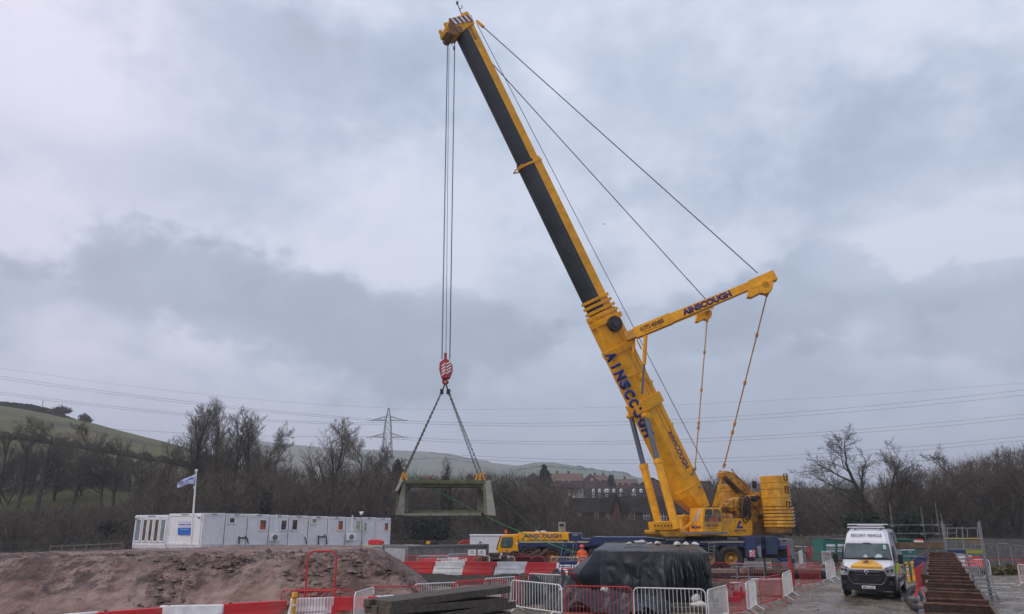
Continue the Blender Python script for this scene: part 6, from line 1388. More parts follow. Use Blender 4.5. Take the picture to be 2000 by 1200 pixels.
# glazed end cabin
r, K, t0, t1, zb, ztop, axs = cabin(265, 329, fL, 'end cabin with five tall white framed windows at the left end of the row')
wus = ((267, 279), (281.5, 291), (293, 302), (304, 314), (316, 327))
for i, (a, b) in enumerate(wus):
    ta, tb = onf(a, fL), onf(b, fL); tm = (ta + tb) / 2; z0 = zb + .58; z1 = ztop - .28
    wf = MB()
    for q, s_ in (((tm, z1 - .05), (tb - ta, .10)), ((tm, z0 + .05), (tb - ta, .10)), ((ta + .05, (z0 + z1) / 2), (.10, z1 - z0)), ((tb - .05, (z0 + z1) / 2), (.10, z1 - z0))): wf.box(K(q[0], -.08, q[1]), (s_[0], .08, s_[1]), axs)
    wf.done('window_frame', UPVC, r); MB().box(K(tm, -.05, (z0 + z1) / 2), (tb - ta - .16, .03, z1 - z0 - .16), axs).done('window_pane', mat('pane_sky', (.20, .23, .26), .12) if i in (0, 4) else GLASSW, r)
r, K, t0, t1, zb, ztop, axs = cabin(330, 394, fL, 'blank cabin wall carrying the white and blue sign beside the flagpole')
cor = r
# sign
sg = [(349, 1018.5), (375, 1018), (374.5, 1031), (347.5, 1031.5)]; sb = [(347.5, 1031.5), (374.5, 1031), (373, 1044.5), (346.5, 1044.8)]
pl0, eL, nL, _ = fL
sgn_r = thing('site_sign', 'white and blue rectangular site sign fixed to the cabin wall by the flagpole', 'sign', PL(361, 1045, pl0 - nL * .12, nL))
fs = lambda u, v, o_=0.0: PL(u, v, pl0 - nL * (.12 + o_), nL)
MB().prism([fs(u, v) for u, v in sg], nL * .02).done('sign_panel', mat('sign_lilac', (.52, .52, .68), .5, var=.03), sgn_r)
MB().prism([fs(u, v) for u, v in sb], nL * .02).done('sign_panel', mat('sign_blue', (.01, .12, .48), .5, var=.03), sgn_r)
text('United Utilities', fs(355.5, 1025), eL, Z3, .13, LET, sgn_r, width=.56, bold=.03) if 0 else text('MWJV', fs(355, 1025), eL, Z3, .12, LET, sgn_r, width=.55, bold=.03) if 0 else None
m = MB()
for u0, u1 in ((349.5, 351.2), (352, 356.5), (357, 361.5), (364, 368.5), (369, 373)): m.prism([fs(u0, 1024.2, .01), fs(u1, 1024.1, .01), fs(u1 - .1, 1025.6, .01), fs(u0 - .1, 1025.7, .01)], nL * .004)
m.done('sign_lettering', LET, sgn_r)
text('Littleborough Phase 1', fs(360.3, 1034.6), eL, Z3, .15, mat('sign_pale', (.45, .65, .85), .5), sgn_r, width=1.05, bold=.01)
# main row
rows = [(395.5, 439, 'plain cabin at the corner of the row right of the flagpole', ()),
 (440, 482.5, 'cabin with one small high window, left of the first air conditioner', ((446, 1010.5, 459, 1023, 'k'),)),
 (483.5, 525, 'cabin with a tilted window showing orange inside', ((506, 1014.5, 521, 1036.5, 'o'),)),
 (526, 563, 'cabin with the left air conditioning unit and a window with blue inside', ((547.5, 1015, 561, 1037, 'b'),)),
 (564, 601.5, 'cabin with a brown window at its left edge and a white pipe', ((569, 1014, 582, 1036.5, 'k'),)),
 (602.5, 639, 'cabin with a small high lit window', ((608, 1012, 619, 1024, 'l'),)),
 (640, 674.5, 'cabin with a window showing red inside, between two downpipes', ((659, 1016, 671, 1037, 'r'),)),
 (675.5, 707, 'cabin with the right air conditioning unit and the camera mast at its edge', ((693.5, 1017, 705, 1037, 'l'),))]
for u0, u1, lab, wn in rows: cabin(u0, u1, fR, lab, wn)
for u0, u1, lab, wn in ((708, 733.5, 'set back cabin right of the camera mast with a yellowish window', ((710, 1020, 717, 1038, 'l'),)), (734, 763, 'last set back cabin at the right end with a red window', ((749.5, 1020, 759, 1038, 'r'),))):
    cabin(u0, u1, fR, lab, wn, off=.5, vt=np.interp(u0, [700, 763], [1010.5, 1013.5]))
pR, eR, nR, _ = fR
fr_ = lambda u, v, o_=0.0: PL(u, v, pR - nR * (.1 + o_), nR)
for u, v, lab in ((537, 1050, 'white air conditioning unit on the cabin wall, left one of the two'), (686, 1049, 'white air conditioning unit on the cabin wall, right one of the two')):
    c = fr_(u, v, .25); ac = thing('air_conditioner', lab, 'air conditioner', c - Z3 * .3, 'air conditioning units on the cabins')
    MB().box(c, (.85, .32, .6), (eR, nR, Z3)).done('casing', WHTP, ac, bevel=.03); q = c - nR * .17 - eR * .05
    MB().cyl(q, q - nR * .02, .23, n=20).done('fan_grille', mat('fan_grey', (.25, .25, .25), .6), ac); m = MB()
    for k in range(3): m.path([q - nR * .03 + (eR * math.cos(t_) + Z3 * math.sin(t_)) * (.07 + .07 * k) for t_ in [2 * math.pi * j / 14 for j in range(14)]], .008, 4, True)
    m.done('grille_rings', BLACK, ac); MB().box(c + Z3 * .2 - eR * .0 + Z3 * 1.0 - nR * .02, (.08, .06, 1.5), (eR, nR, Z3)).done('trunking', UPVC, ac)
for u0, u1, v0, v1, lab in ((467, 483, 1048, 1062, 'black drain pipe against the cabin right of the small window, leftmost'), (622, 637, 1046, 1063, 'black drain pipe left of the cabin with red inside'), ):
    MB_ = MB().path([fr_(u0, v1 + 1, .1), fr_(u0, v0, .1), fr_(u0 + 1, v0 + 3, .1), fr_(u1 - 3, v0 + 3, .1)], .06, 7).path([fr_(u1 - 3, v1, .1), fr_(u1 - 2, v0, .12), fr_(u1 - 5, v0 - 2, .1)] if 0 else [fr_(u1 + 2, v1, .1), fr_(u1, v0 + 5, .12), fr_(u1 - 4, v0 - 1, .1)], .05, 7)
    tag(MB_.done('drain_pipe', BLACK, loc=fr_(u0, v1, .1)), lab, 'pipe', 'black drain pipes on the cabins')
tag(MB().path([fr_(598, 1062, .1), fr_(597, 1052, .1), fr_(594.5, 1049, .1)], .045, 6).done('drain_pipe', BLACK, loc=fr_(598, 1062, .1)), 'small bent black pipe right of the white pipe on the cabins', 'pipe', 'black drain pipes on the cabins')
tag(MB().path([fr_(588, 1062, .1), fr_(588, 1041, .1), fr_(596, 1041, .1)], .035, 6).done('vent_pipe', UPVC, loc=fr_(588, 1062, .1)), 'thin white pipe with a bend on the cabin with the brown window', 'pipe')
cm = thing('camera_mast', 'white camera on a thin mast before the right part of the cabins', 'camera mast', fr_(706, 1066, .4))
MB().cyl(fr_(706.5, 1068, .4), fr_(706.5, 1005, .4), .04, n=7).done('pole', STEEL, cm); c = fr_(706, 1003, .4); MB().sph(c, .16, 10, 7).box(c + Z3 * .12, (.4, .2, .1)).done('camera_head', WHTP, cm); MB().sph(c - Z3 * .16 + eR * .1, .1, 8, 6).done('lens', BLACK, cm)
c = fs(389, 1008.5, .15); dc = thing('dome_camera', 'white dome security camera at the cabin corner right of the flagpole', 'camera', c)
MB().sph(c, .13, 10, 6, (1, 1, .9)).cyl(c, c + nL * .3 + Z3 * .05, .04).done('housing', WHTP, dc); MB().sph(c - Z3 * .13, .085, 8, 6).done('lens', BLACK, dc)
c = fs(267, 1010.5, .15); dc = thing('dome_camera', 'small white camera at the left top corner of the glazed end cabin', 'camera', c); MB().sph(c, .14, 10, 6).cyl(c, c + nL * .3 + Z3 * .05, .04).done('housing', WHTP, dc); MB().sph(c - Z3 * .13, .08, 8, 6).done('lens', BLACK, dc)
# flagpole
FYp = 60.0; fp = thing('flagpole', 'white flagpole standing before the cabins', 'flagpole', P(373, 1064, FYp))
a = P(373, 1066, FYp); b = P(383.5, 921, FYp + .0); MB().cyl(a, b, .085, .055, 10).done('pole', WHTP, fp); MB().sph(b + Z3 * .05, .12, 10, 6).done('finial', WHTP, fp)
MB().cyl(P(377, 952.5, FYp), P(381, 952, FYp), .03, n=5).cyl(P(378, 950, FYp), P(378, 955, FYp), .025, n=5).done('bracket', WHTP, fp)
topc = [(382, 926), (374, 930.5), (366, 933.5), (358, 936.5), (352, 940), (346, 944.5)]; botc = [(378.5, 946.5), (371.5, 946), (364, 947), (358, 950), (352, 952.5), (346.5, 953.5)]
m = MB(); nn = 24; rings = []
for k in range(nn + 1):
    x = k / nn * 5; i = min(int(x), 4); f_ = x - i; tu = [topc[i][j] * (1 - f_) + topc[i + 1][j] * f_ for j in (0, 1)]; bu = [botc[i][j] * (1 - f_) + botc[i + 1][j] * f_ for j in (0, 1)]
    rings.append([P(tu[0] * (1 - g) + bu[0] * g, tu[1] * (1 - g) + bu[1] * g, FYp - .2 + .28 * math.sin(k / nn * 7 + g * 2.5) * k / nn) for g in np.linspace(0, 1, 8)])
m.loft(rings, cap=False, closed=False); flag = thing('flag', 'pale lilac blue flag blowing left from the flagpole', 'flag', P(380, 936, FYp))
fo = m.done('cloth', BRASS, flag, smooth=True); mo_ = fo.modifiers.new('s', 'SOLIDIFY'); mo_.thickness = .01
m = MB().prism([P(361, 940, FYp - .5), P(369, 935.5, FYp - .5), P(374, 933, FYp - .5), P(378, 933.5, FYp - .5), P(378, 936, FYp - .5), P(370, 937, FYp - .5), P(362, 941, FYp - .5)], (0, .012, 0)).prism([P(350, 943.5, FYp - .4), P(357, 940.5, FYp - .4), P(357, 942, FYp - .4), P(350, 945, FYp - .4)], (0, .012, 0)).prism([P(365.5, 941, FYp - .5), P(367, 941, FYp - .5), P(367.5, 944, FYp - .5), P(365, 944, FYp - .5)], (0, .012, 0)); m.done('printed_mark', mat('flag_navy', (.05, .06, .28), .8), flag)
# ================================================================ containers and plant behind
def corr(u0, u1, vt, Y0, Y1, zb, label, mt, name='corrugated_container', g=None, dep=2.2, v2=None):
    a = P(u0, vt, Y0); b = P(u1, v2 or vt, Y1); zt = a.z; e = Vector((b.x - a.x, b.y - a.y, 0)); ln = e.length; e.normalize(); n = Vector((-e.y, e.x, 0)); n = n if n.y > 0 else -n
    r = thing(name, label, 'container', Vector(((a.x + b.x) / 2, (a.y + b.y) / 2, zb)), g); A = Vector((a.x, a.y, 0)); pts = []; x = .12
    while x < ln - .3: pts += [(x, 0), (x + .07, .04), (x + .15, .04), (x + .22, 0)]; x += .28
    m = MB(); m.loft([[A + e * x_ + n * y_ + Z3 * z for z in (zb + .1, zt - .08)] for x_, y_ in pts], cap=False, closed=False); m.done('side_wall', mt, r)
    m = MB(); m.box(A + e * (ln / 2) + Z3 * (zt - .06) + n * .0, (ln, .14, .14), (e, n, Z3)).box(A + e * (ln / 2) + Z3 * (zb + .06), (ln, .14, .14), (e, n, Z3))
    for x_ in (.05, ln - .05): m.box(A + e * x_ + Z3 * ((zb + zt) / 2), (.16, .16, zt - zb), (e, n, Z3))
    m.done('frame', STEEL, r); MB().box(A + e * (ln / 2) + n * (dep / 2 + .06) + Z3 * ((zb + zt) / 2 - .02), (ln - .1, dep, zt - zb - .06), (e, n, Z3)).done('box', mt, r)
    return r, A, e, n, ln, zt
CR1 = mat('container_white', (.46, .48, .52), .5, var=.1, dirt=.3); CR2 = mat('container_grey', (.24, .25, .25), .6, var=.2, dirt=.6, dirtcol=(.12, .11, .08))
corr(748, 797, 1064, 54.0, 52.5, -.05, 'pale corrugated steel container beside the right end of the mound', CR1, g=None, v2=1066)
corr(797, 953, 1066, 52.2, 55.5, -.05, 'long weathered grey corrugated container before the white box', CR2, v2=1064)
r = thing('white_site_box', 'plain white site box behind the yellow crane cab', 'container', P(948, 1100, 60).xy.to_3d()); a = P(918, 1047, 60); b = P(978, 1047, 60)
MB().box(((a.x + b.x) / 2 + .3, 61.2, (a.z - .1) / 2), (b.x - a.x + .6, 2.4, a.z + .1)).done('walls', CAB, r, bevel=.03); MB().box(((a.x + b.x) / 2 + .3, 61.2, a.z + .04), (b.x - a.x + .7, 2.5, .08)).done('roof_rim', CABF, r); MB().path([P(937, 1062, 59.9), P(938, 1058.5, 59.9), P(940, 1060, 59.9)], .05, 5).done('handle', BLACK, r)
for u, lab in ((922, 'white printed notice hanging before the grey container, left one'), (941, 'white printed notice hanging before the grey container, right one')):
    r = thing('notice_board', lab, 'sign', P(u, 1083, 51), 'white notices in the yard'); c = P(u, 1079.5, 51); MB().box(c, (.52, .03, .36)).done('panel', WHTP, r); MB().box(c + Vector((.0, -.02, .06)), (.14, .01, .10)).box(c + Vector((0, -.02, -.06)), (.34, .01, .03)).done('print', mat('print_grey', (.3, .3, .35), .7), r); MB().cyl(c + Vector((0, .02, -.9)), c, .02, n=5).done('stake', STEEL, r)
# generator on pallet at the end of the cabins
r = thing('generator', 'red generator on a pale base before the last cabin', 'generator', P(732, 1076, 58)); MB().prism([P(718, 1064, 58), P(719, 1056.5, 58), P(723, 1054.5, 58), P(742, 1055, 58), P(745.5, 1058, 58), P(745.5, 1064, 58)], (0, 1.1, 0)).done('casing', REDP, r, bevel=.04)
MB().prism([P(707, 1064.5, 57.8), P(749, 1065, 57.8), P(748, 1074, 57.8), P(709, 1069, 57.8)], (0, 1.4, 0)).done('base', mat('base_cream', (.5, .47, .35), .7), r); MB().prism([P(728, 1069, 57.7), P(744, 1069.5, 57.7), P(744, 1073.5, 57.7), P(728, 1073, 57.7)], (0, .08, 0)).done('tank', mat('tank_blue', (.03, .12, .35), .5), r)
# yellow and dark plant far behind the container
r = thing('small_digger', 'small yellow and dark machine far behind the grey container', 'digger', P(845, 1064, 62)); MB().prism([P(832, 1063, 62), P(833, 1058, 62), P(839, 1058, 62), P(840, 1063, 62)], (0, 1, 0)).done('body', YEL, r); MB().cyl(P(846, 1062, 62), P(846, 1058, 62), .25, n=8).prism([P(844, 1064, 62), P(846, 1060, 62), P(862, 1061, 62), P(864, 1065, 62)], (0, 1, 0)).done('chassis', BLACK, r)
r = thing('red_fencing', 'dark red site fencing beside the white site box', 'fence', P(910, 1064, 61)); m = MB(); m.path([P(894, 1064, 61), P(903, 1056.5, 61), P(918, 1056, 61)], .05, 5)
for k in range(8): m.cyl(P(897 + k * 3, 1064, 61), P(897 + k * 3, 1057.5 + (3 if k < 2 else 0), 61), .025, n=4)
m.done('frame', RED, r)
r = thing('boundary_rail', 'thin dark rail fence along the edge of the site behind the container', 'fence', P(850, 1068, 66)); m = MB()
for v in (1057, 1061): m.cyl(P(763, v, 66), P(918, v, 66), .035, n=5)
for k in range(12): m.cyl(P(765 + k * 13.5, 1066, 66), P(765 + k * 13.5, 1056, 66), .04, n=5)
m.done('rails', TIMB, r)
# rail fence across the back, and left
def railfence(u0, u1, v0, v1, Y, label, n, h=1.1):
    a = P(u0, v0, Y); b = P(u1, v1, Y); r = thing('timber_fence', label, 'fence', Vector(((a.x + b.x) / 2, Y, min(a.z, b.z) - h))); mt = mat('fence_timber', (.14, .13, .10), .8, var=.3)
    for dz in (0, -.45, -.85): MB().box((a + b) / 2 + Z3 * dz, ((b - a).length, .04, .10), ((b - a).normalized(), Vector((0, 1, 0)), Z3)).done('rail', mt, r)
    for k in range(n): q = a.lerp(b, k / (n - 1)); MB().box(q + Vector((0, .06, -.5)), (.1, .08, 1.4)).done('fence_post', mt, r)
railfence(1535, 1660, 1050, 1046.5, 68, 'weathered timber rail fence behind the teal cabin', 9)
railfence(1660, 1745, 1046.5, 1050, 68, 'weathered timber rail fence hidden partly by the van', 6)
railfence(98, 240, 1068, 1061, 80, 'low pale rail fence behind the left shoulder of the mound', 7, .6)
# embankment behind fence on the right
ebm, t, b = nmat('rough_bank'); t.links.new(ramp(t, tnoise(t, .8, 8, .7), [(.35, (.018, .016, .012)), (.6, (.045, .040, .028))]), b.inputs['Base Color']); b.inputs['Roughness'].default_value = 1
Xe, Ye = np.meshgrid(np.linspace(20, 52, 80), np.linspace(63, 92, 40)); k_ = np.clip((Ye - 65) / 8, 0, 1); k_ = k_ * k_ * (3 - 2 * k_); Ze = -.1 + k_ * 1.5 * np.clip((Xe - 21) / 2, 0, 1) + fbm(Xe, Ye, 3) * .15 * k_
tag(gridmesh('grass_bank', Xe, Ye, Ze, ebm), kind='structure')
# grey generator box right of the crane
r = thing('grey_cabinet', 'tall grey cabinet standing behind the rear of the crane', 'cabinet', P(1533, 1092, 53)); a = P(1520, 1053, 53); b = P(1549, 1054, 53)
MB().box(((a.x + b.x) / 2, 53.7, (a.z + .0) / 2), (b.x - a.x, 1.4, a.z)).done('casing', mat('cabinet_grey', (.27, .28, .31), .5, dirt=.3), r, bevel=.06); MB().box(((a.x + b.x) / 2 - .1, 52.98, a.z - .1), (.2, .03, .07)).done('vent', BLACK, r)
# teal cabin with notices
r = thing('teal_cabin', 'teal steel cabin with white notices on its doors behind the van', 'cabin', P(1630, 1092, 61)); T_ = lambda u, v, o_=0.0: P(u, v, 61 + o_ + (u - 1607) * .01)
MB().prism([T_(1608, 1053.5), T_(1652, 1056), T_(1700, 1058), T_(1700, 1098), T_(1608, 1098)], (0, 2.2, 0)).done('body', TEAL, r, bevel=.02); MB().prism([T_(1607, 1051.5, -.1), T_(1700, 1053, -.1), T_(1700, 1056.5, -.1), T_(1640, 1054.5, -.1)], (0, 2.4, 0)).done('roof_edge', mat('roof_pipe', (.12, .15, .18), .5), r)
for u in (1623, 1645):
    for v, h_, mt_ in ((1065.3, 2.3, WHTP), (1071, 1.0, mat('notice_cream', (.45, .42, .28), .7)), (1076, 2.3, mat('notice_grey', (.42, .47, .55), .6))):
        MB().prism([T_(u - 9, v - h_, -.03), T_(u + 8, v - h_ + .6, -.03), T_(u + 8, v + h_ + .6, -.03), T_(u - 9, v + h_, -.03)], (0, .02, 0)).done('notice', mt_, r)
MB().cyl(T_(1632, 1056, -.03), T_(1634, 1097, -.03), .04, n=5).done('door_edge', TEAL, r)
r = thing('teal_cabin', 'teal steel cabinet seen between the van and the pile wall', 'cabin', P(1775, 1118, 47)); MB().prism([P(1757, 1068, 47), P(1792, 1068, 47), P(1792, 1118, 47), P(1757, 1118, 47)], (0, 1.5, 0)).done('body', TEAL, r, bevel=.02)
for v, h_, u0, u1 in ((1070, 1, 1759, 1778), (1074, 1.7, 1758, 1786), (1078.5, .9, 1775, 1781), (1086.5, .6, 1765, 1790)): MB().prism([P(u0, v - h_, 46.96), P(u1, v - h_, 46.96), P(u1, v + h_, 46.96), P(u0, v + h_, 46.96)], (0, .02, 0)).done('notice', MATS['notice_grey'], r)
r = thing('long_pipes', 'white and red pipes lying over the teal cabinet behind the scaffold', 'pipes', P(1790, 1057, 38)); MB().cyl(P(1750, 1054, 38), P(1790, 1055, 38), .04).cyl(P(1752, 1056.5, 38.1), P(1782, 1057.5, 38.1), .05).done('pipe', TEAL, r); MB().cyl(P(1785, 1058, 38), P(1803, 1058.5, 38), .06).done('pipe', WHTP, r); MB().cyl(P(1788, 1055, 38), P(1802, 1055, 38), .05).done('pipe', REDP, r)
r = thing('blue_bin', 'dark blue square bin behind the yellow posts', 'bin', P(1798, 1112, 43)); c = P(1798, 1112, 45); c.z = 0.35; MB().box(c + Z3 * .4, (.62, .6, .8)).done('body', BLUE, r, bevel=.02); MB().box(c + Z3 * .83, (.68, .66, .06)).done('lid', BLUE, r); MB().box(c - Z3 * .18, (.9, .9, .34)).done('pallet', TIMB, r)
r = thing('pale_sack_pallet', 'pale sacks stacked on a pallet behind the yellow posts', 'sacks', P(1781, 1118, 43)); c = P(1781, 1118, 43); MB().box((c.x, 45.0, .5), (.45, .5, .9)).done('sacks', mat('sack_cream', (.42, .38, .26), .9, bump=.6), r, bevel=.08); MB().box((c.x, 44.9, 1.0), (.42, .4, .05)).done('top_sheet', WHTP, r)
# red folded plastic barrier
def G3(u, v, Y): return P(u, v, Y)
r = thing('folded_barrier', 'red plastic barrier panels folded together and leaning beside the pile wall', 'barrier', P(1805, 1150, 33.50)); 
MB().prism([P(1792, 1108, 33.20), P(1804, 1100, 33.60), P(1807, 1103, 33.80), P(1809, 1142, 33.80), P(1799, 1148, 33.40), P(1795, 1144, 33.20)], (0, .06, 0)).done('panel', REDP, r, bevel=.01)
MB().prism([P(1800, 1096, 34.00), P(1808, 1101, 34.20), P(1812, 1138, 34.20), P(1803, 1142, 34.00)], (0, .05, 0)).prism([P(1806, 1136, 33.40), P(1822, 1148, 33.60), P(1818, 1154, 33.40), P(1806, 1146, 33.30)], (0, .06, 0)).done('panel', mat('red_dark', (.42, .01, .02), .5, dirt=.3), r, bevel=.01)
MB().path([P(1788, 1110, 33.10), P(1791, 1146, 33.10), P(1789, 1166, 33.00)], .03, 6).path([P(1797, 1145, 33.30), P(1785, 1167, 33.00)], .025, 5).path([P(1797, 1145, 33.30), P(1809, 1166, 33.00)], .025, 5).done('leg', REDP, r)
# hoses
def hose(pts, r_, label, mt=BLACK, cat='hose', nm='hose'):
    q = [G(u, v, .1) for u, v in pts]; sm = []
    for i in range(len(q) - 1):
        a = q[max(i - 1, 0)]; b = q[i]; c = q[i + 1]; d = q[min(i + 2, len(q) - 1)]
        for k in range(6):
            t = k / 6; sm.append(.5 * ((2 * b) + (-a + c) * t + (2 * a - 5 * b + 4 * c - d) * t * t + (-a + 3 * b - 3 * c + d) * t ** 3))
    sm.append(q[-1]); tag(MB().path(sm, r_, 8).done(nm, mt, loc=sm[0], smooth=True), label, cat, 'black hoses by the pile wall')
hose([(1793, 1146), (1781, 1150), (1773, 1160), (1774, 1172), (1784, 1184), (1800, 1191), (1818, 1192)], .11, 'thick black hose curving on the mud from the folded barrier to the pile wall')
hose([(1797, 1160), (1803, 1170), (1812, 1178), (1818, 1181)], .08, 'shorter black hose inside the loop of the thick one')
for u, v, lab in ((1782, 1173, 'silver hose coupling on the thick black hose'), (1806, 1199, 'silver hose coupling at the foot of the pile wall')):
    c = G(u, v, .12); tag(MB().cyl(c - Vector((.14, 0, 0)), c + Vector((.14, 0, 0)), .14, n=12).sph(c, .15, 8, 6).done('hose_coupling', STEEL, loc=c), lab, 'coupling', 'silver hose couplings')
# long crane mats beyond the barriers and trestles
def longmat(u0, u1, vt, vb, Y, label, topm=TIMB, name='crane_mat', h=.32, dep=1.0):
    a = P(u0, vt, Y); b = P(u1, vt, Y); zt = a.z; o = MB(); n = 4
    for k in range(n): o.box(((a.x + b.x) / 2, Y + dep * (k + .5) / n, zt - h / 2 + .0), (b.x - a.x, dep / n - .02, h))
    tag(o.done(name, topm, loc=((a.x + b.x) / 2, Y, zt - h), bevel=.01), label, 'timber mat', 'long crane mats in the yard')
PALE = mat('timber_pale', (.24, .21, .17), .85, var=.3, scale=5, dirt=.5); PURP = mat('timber_purple', (.045, .035, .05), .8, var=.3, scale=4)
for u0, u1, Y, z, mt_, lab in ((1385, 1470, 46.3, .45, PALE, 'pale timber mat lying before the rear crane wheel'), (1458, 1560, 46.1, .45, TIMB, 'brown timber mat behind the trestle'), (1552, 1606, 45.9, .45, TIMB, 'brown timber mat right of the tall red post'), (1385, 1615, 46.6, .28, PURP, 'long dark steel mat under the timber mats')):
    a = P(u0, 1110, Y); b = P(u1, 1110, Y); o = MB()
    for k in range(4): o.box(((a.x + b.x) / 2, Y + .15 + k * .3, z - .1 + .0), (b.x - a.x, .28, .2))
    if mt_ is PURP:
        o = MB().box(((a.x + b.x) / 2, Y + .35, .18), (b.x - a.x, 1.2, .34))
    tag(o.done('crane_mat', mt_, loc=((a.x + b.x) / 2, Y, 0), bevel=.01), lab, 'timber mat', 'long crane mats in the yard')
r = thing('trestle', 'grey tubular trestle behind the angled barriers', 'trestle', G(1470, 1160)); c = G(1470, 1150); x0, x1, y0 = c.x - .85, c.x + .85, c.y
MB().path([(x0 - .15, y0, .95), (x0, y0, 1.0), (x1, y0, 1.0)], .03, 6).cyl((x0 + .15, y0, 0), (x0 + .15, y0, 1.35), .035).cyl((x1, y0 + .6, 0), (x1, y0 + .6, 1.25), .035).cyl((x0 + .7, y0, 0), (x0 + .7, y0, 1.0), .03).cyl((x0, y0 + .6, 1.1), (x1, y0 + .6, 1.1), .03).cyl((x0, y0 + .6, .5), (x1, y0 + .6, .5), .03).done('tube_frame', STEEL, r)
def pallets(u, v, n, label, mt=WHTP, w_=1.2):
    c = G(u, v); r = thing('pallet_stack', label, 'pallets', c, 'stacks of pale boards'); 
    for k in range(n):
        MB().box((c.x, c.y, .10 + k * .17), (w_, .9, .05)).box((c.x, c.y + .35, .03 + k * .17), (w_, .12, .1)).box((c.x, c.y - .35, .03 + k * .17), (w_, .12, .1)).done('pallet', mt, r)
pallets(1505, 1160, 4, 'stack of pale boards behind the red barrier with the doubled upright', mat('board_pale', (.5, .42, .4), .8, dirt=.5), 1.5); pallets(1455, 1151, 2, 'low stack of white boards under the trestle')
for u, v, lab in ((1435, 1176, 'dark red block on the mud behind the angled red barrier, left'), (1444, 1166, 'small dark red block on the mud behind the angled red barrier, right')):
    c = G(u, v); tag(MB().box((c.x, c.y, .1), (.5, .25, .2)).cyl((c.x + .1, c.y, .2), (c.x + .1, c.y, .42), .05).done('rubble_block', RED, loc=c, bevel=.02), lab, 'block', 'red feet on the mud')
# dark timber blocks and brown machinery in the middle
rn = random.Random(4)
for i, (u, v, w_, h_, lab) in enumerate(((966, 1083, 22, 6, 'dark timber baulk below the crane cab, left one'), (987, 1082, 12, 6, 'dark timber baulk below the crane cab, middle one'), (1000, 1081.5, 10, 5, 'dark timber baulk below the crane cab, right one'), (932, 1092, 12, 8, 'brown timber crate behind the red barrier under the notices'), (945, 1090, 10, 7, 'rusty brown lump beside the brown timber crate'))):
    c = P(u, v, 49.9); s_ = 49.9 / FPX * .96; tag(MB().box((c.x, 49.9, c.z), (w_ * s_, .4, h_ * s_)).box((c.x, 49.9, c.z / 2 - .1), (w_ * s_ * .8, .3, c.z)).done('timber_baulk', TIMB if i != 3 else mat('crate_tan', (.25, .16, .08), .8), loc=(c.x, 49.9, 0), bevel=.04), lab, 'timber', 'dark timber baulks')
r = thing('machine_heap', 'dark red and brown attachments heaped before the front wheels of the crane', 'machine parts', P(1025, 1100, 49.9)); m = MB(); c0_ = P(1028, 1090, 49.9)
for k in range(16): q = c0_ + Vector((rn.uniform(-1.4, 1.3), rn.uniform(-.25, .2), rn.uniform(-.1, .35) * (1 - .3 * k / 16))); d_ = Vector((rn.gauss(0, 1), rn.gauss(0, .4), rn.gauss(0, .5))).normalized(); m.cyl(q - d_ * .35, q + d_ * .35, rn.uniform(.06, .16), n=7)
m.done('attachments', mat('machine_maroon', (.09, .035, .035), .6, dirt=.6), r); MB().box((c0_.x - .4, 50.0, .45), (3.6, .5, .9)).done('skid', BLACK, r, bevel=.05)
for u0, lab in ((905, 'stacked dark beams behind the long red barrier'),): pass
# blue access steps
r = thing('access_steps', 'tall blue and grey access steps on legs beside the tarpaulin stack', 'steps', P(1108, 1140, 35)); Y0 = 35.5; SB = mat('steps_blue', (.035, .07, .16), .5)
for (u0, v0, u1, v1, y0_, y1_) in ((1086, 1140, 1101, 1058, .0, .6), (1112, 1142, 1121, 1058, .0, .6), (1096, 1128, 1107, 1058, .9, .9), (1118, 1132, 1127, 1058, .9, .9)): MB().cyl(P(u0, v0, Y0 + y0_), P(u1, v1, Y0 + y1_), .024, n=6).done('leg', SB, r)
for v in (1132, 1126, 1120, 1114, 1107): f_ = (1140 - v) / 82; MB().cyl(P(1086 + 15 * f_, v, Y0 + .6 * f_), P(1112 + 9 * f_, v + .5, Y0 + .6 * f_), .022, n=6).done('rung', SB, r)
MB().box(P(1110, 1099.5, Y0 + .5), (.75, .6, .14)).done('platform', BLUE, r); MB().cyl(P(1099, 1079, Y0 + .5), P(1122, 1079.5, Y0 + .5), .02, n=5).cyl(P(1101, 1058, Y0 + .6), P(1107, 1058, Y0 + .9), .02, n=5).cyl(P(1121, 1058, Y0 + .6), P(1127, 1058, Y0 + .9), .02, n=5).done('handrail', SB, r)
MB().cyl(P(1090, 1118, Y0), P(1113, 1138, Y0), .016, n=5).done('brace', SB, r)
# ================================================================ people
def skin_body(name, chain, edges, radii, mt, parent, lv=2):
    me = bpy.data.meshes.new(name); off = WL(parent); me.from_pydata([tuple(Vector(c) - off) for c in chain], edges, []); o = bpy.data.objects.new(name, me); COL.objects.link(o); o.parent = parent
    sk = o.modifiers.new('s', 'SKIN'); sk.use_smooth_shade = True
    for i, r_ in enumerate(radii): me.skin_vertices[0].data[i].radius = (r_, r_ * .8) if not isinstance(r_, tuple) else r_
    me.skin_vertices[0].data[0].use_root = True; sb_ = o.modifiers.new('u', 'SUBSURF'); sb_.levels = lv; sb_.render_levels = lv; me.materials.append(mt); return o
wp = P(1137, 1090, 48.9); zt0 = P(1137, 1063.5, 48.9).z - 1.86; wx, wy = wp.x, 48.9
def wv(x, y, z): return (wx + x, wy + y, zt0 + z)
pr = thing('person', 'worker in orange jacket and orange helmet holding the tag line, back turned', 'person', wv(0, 0, 0))
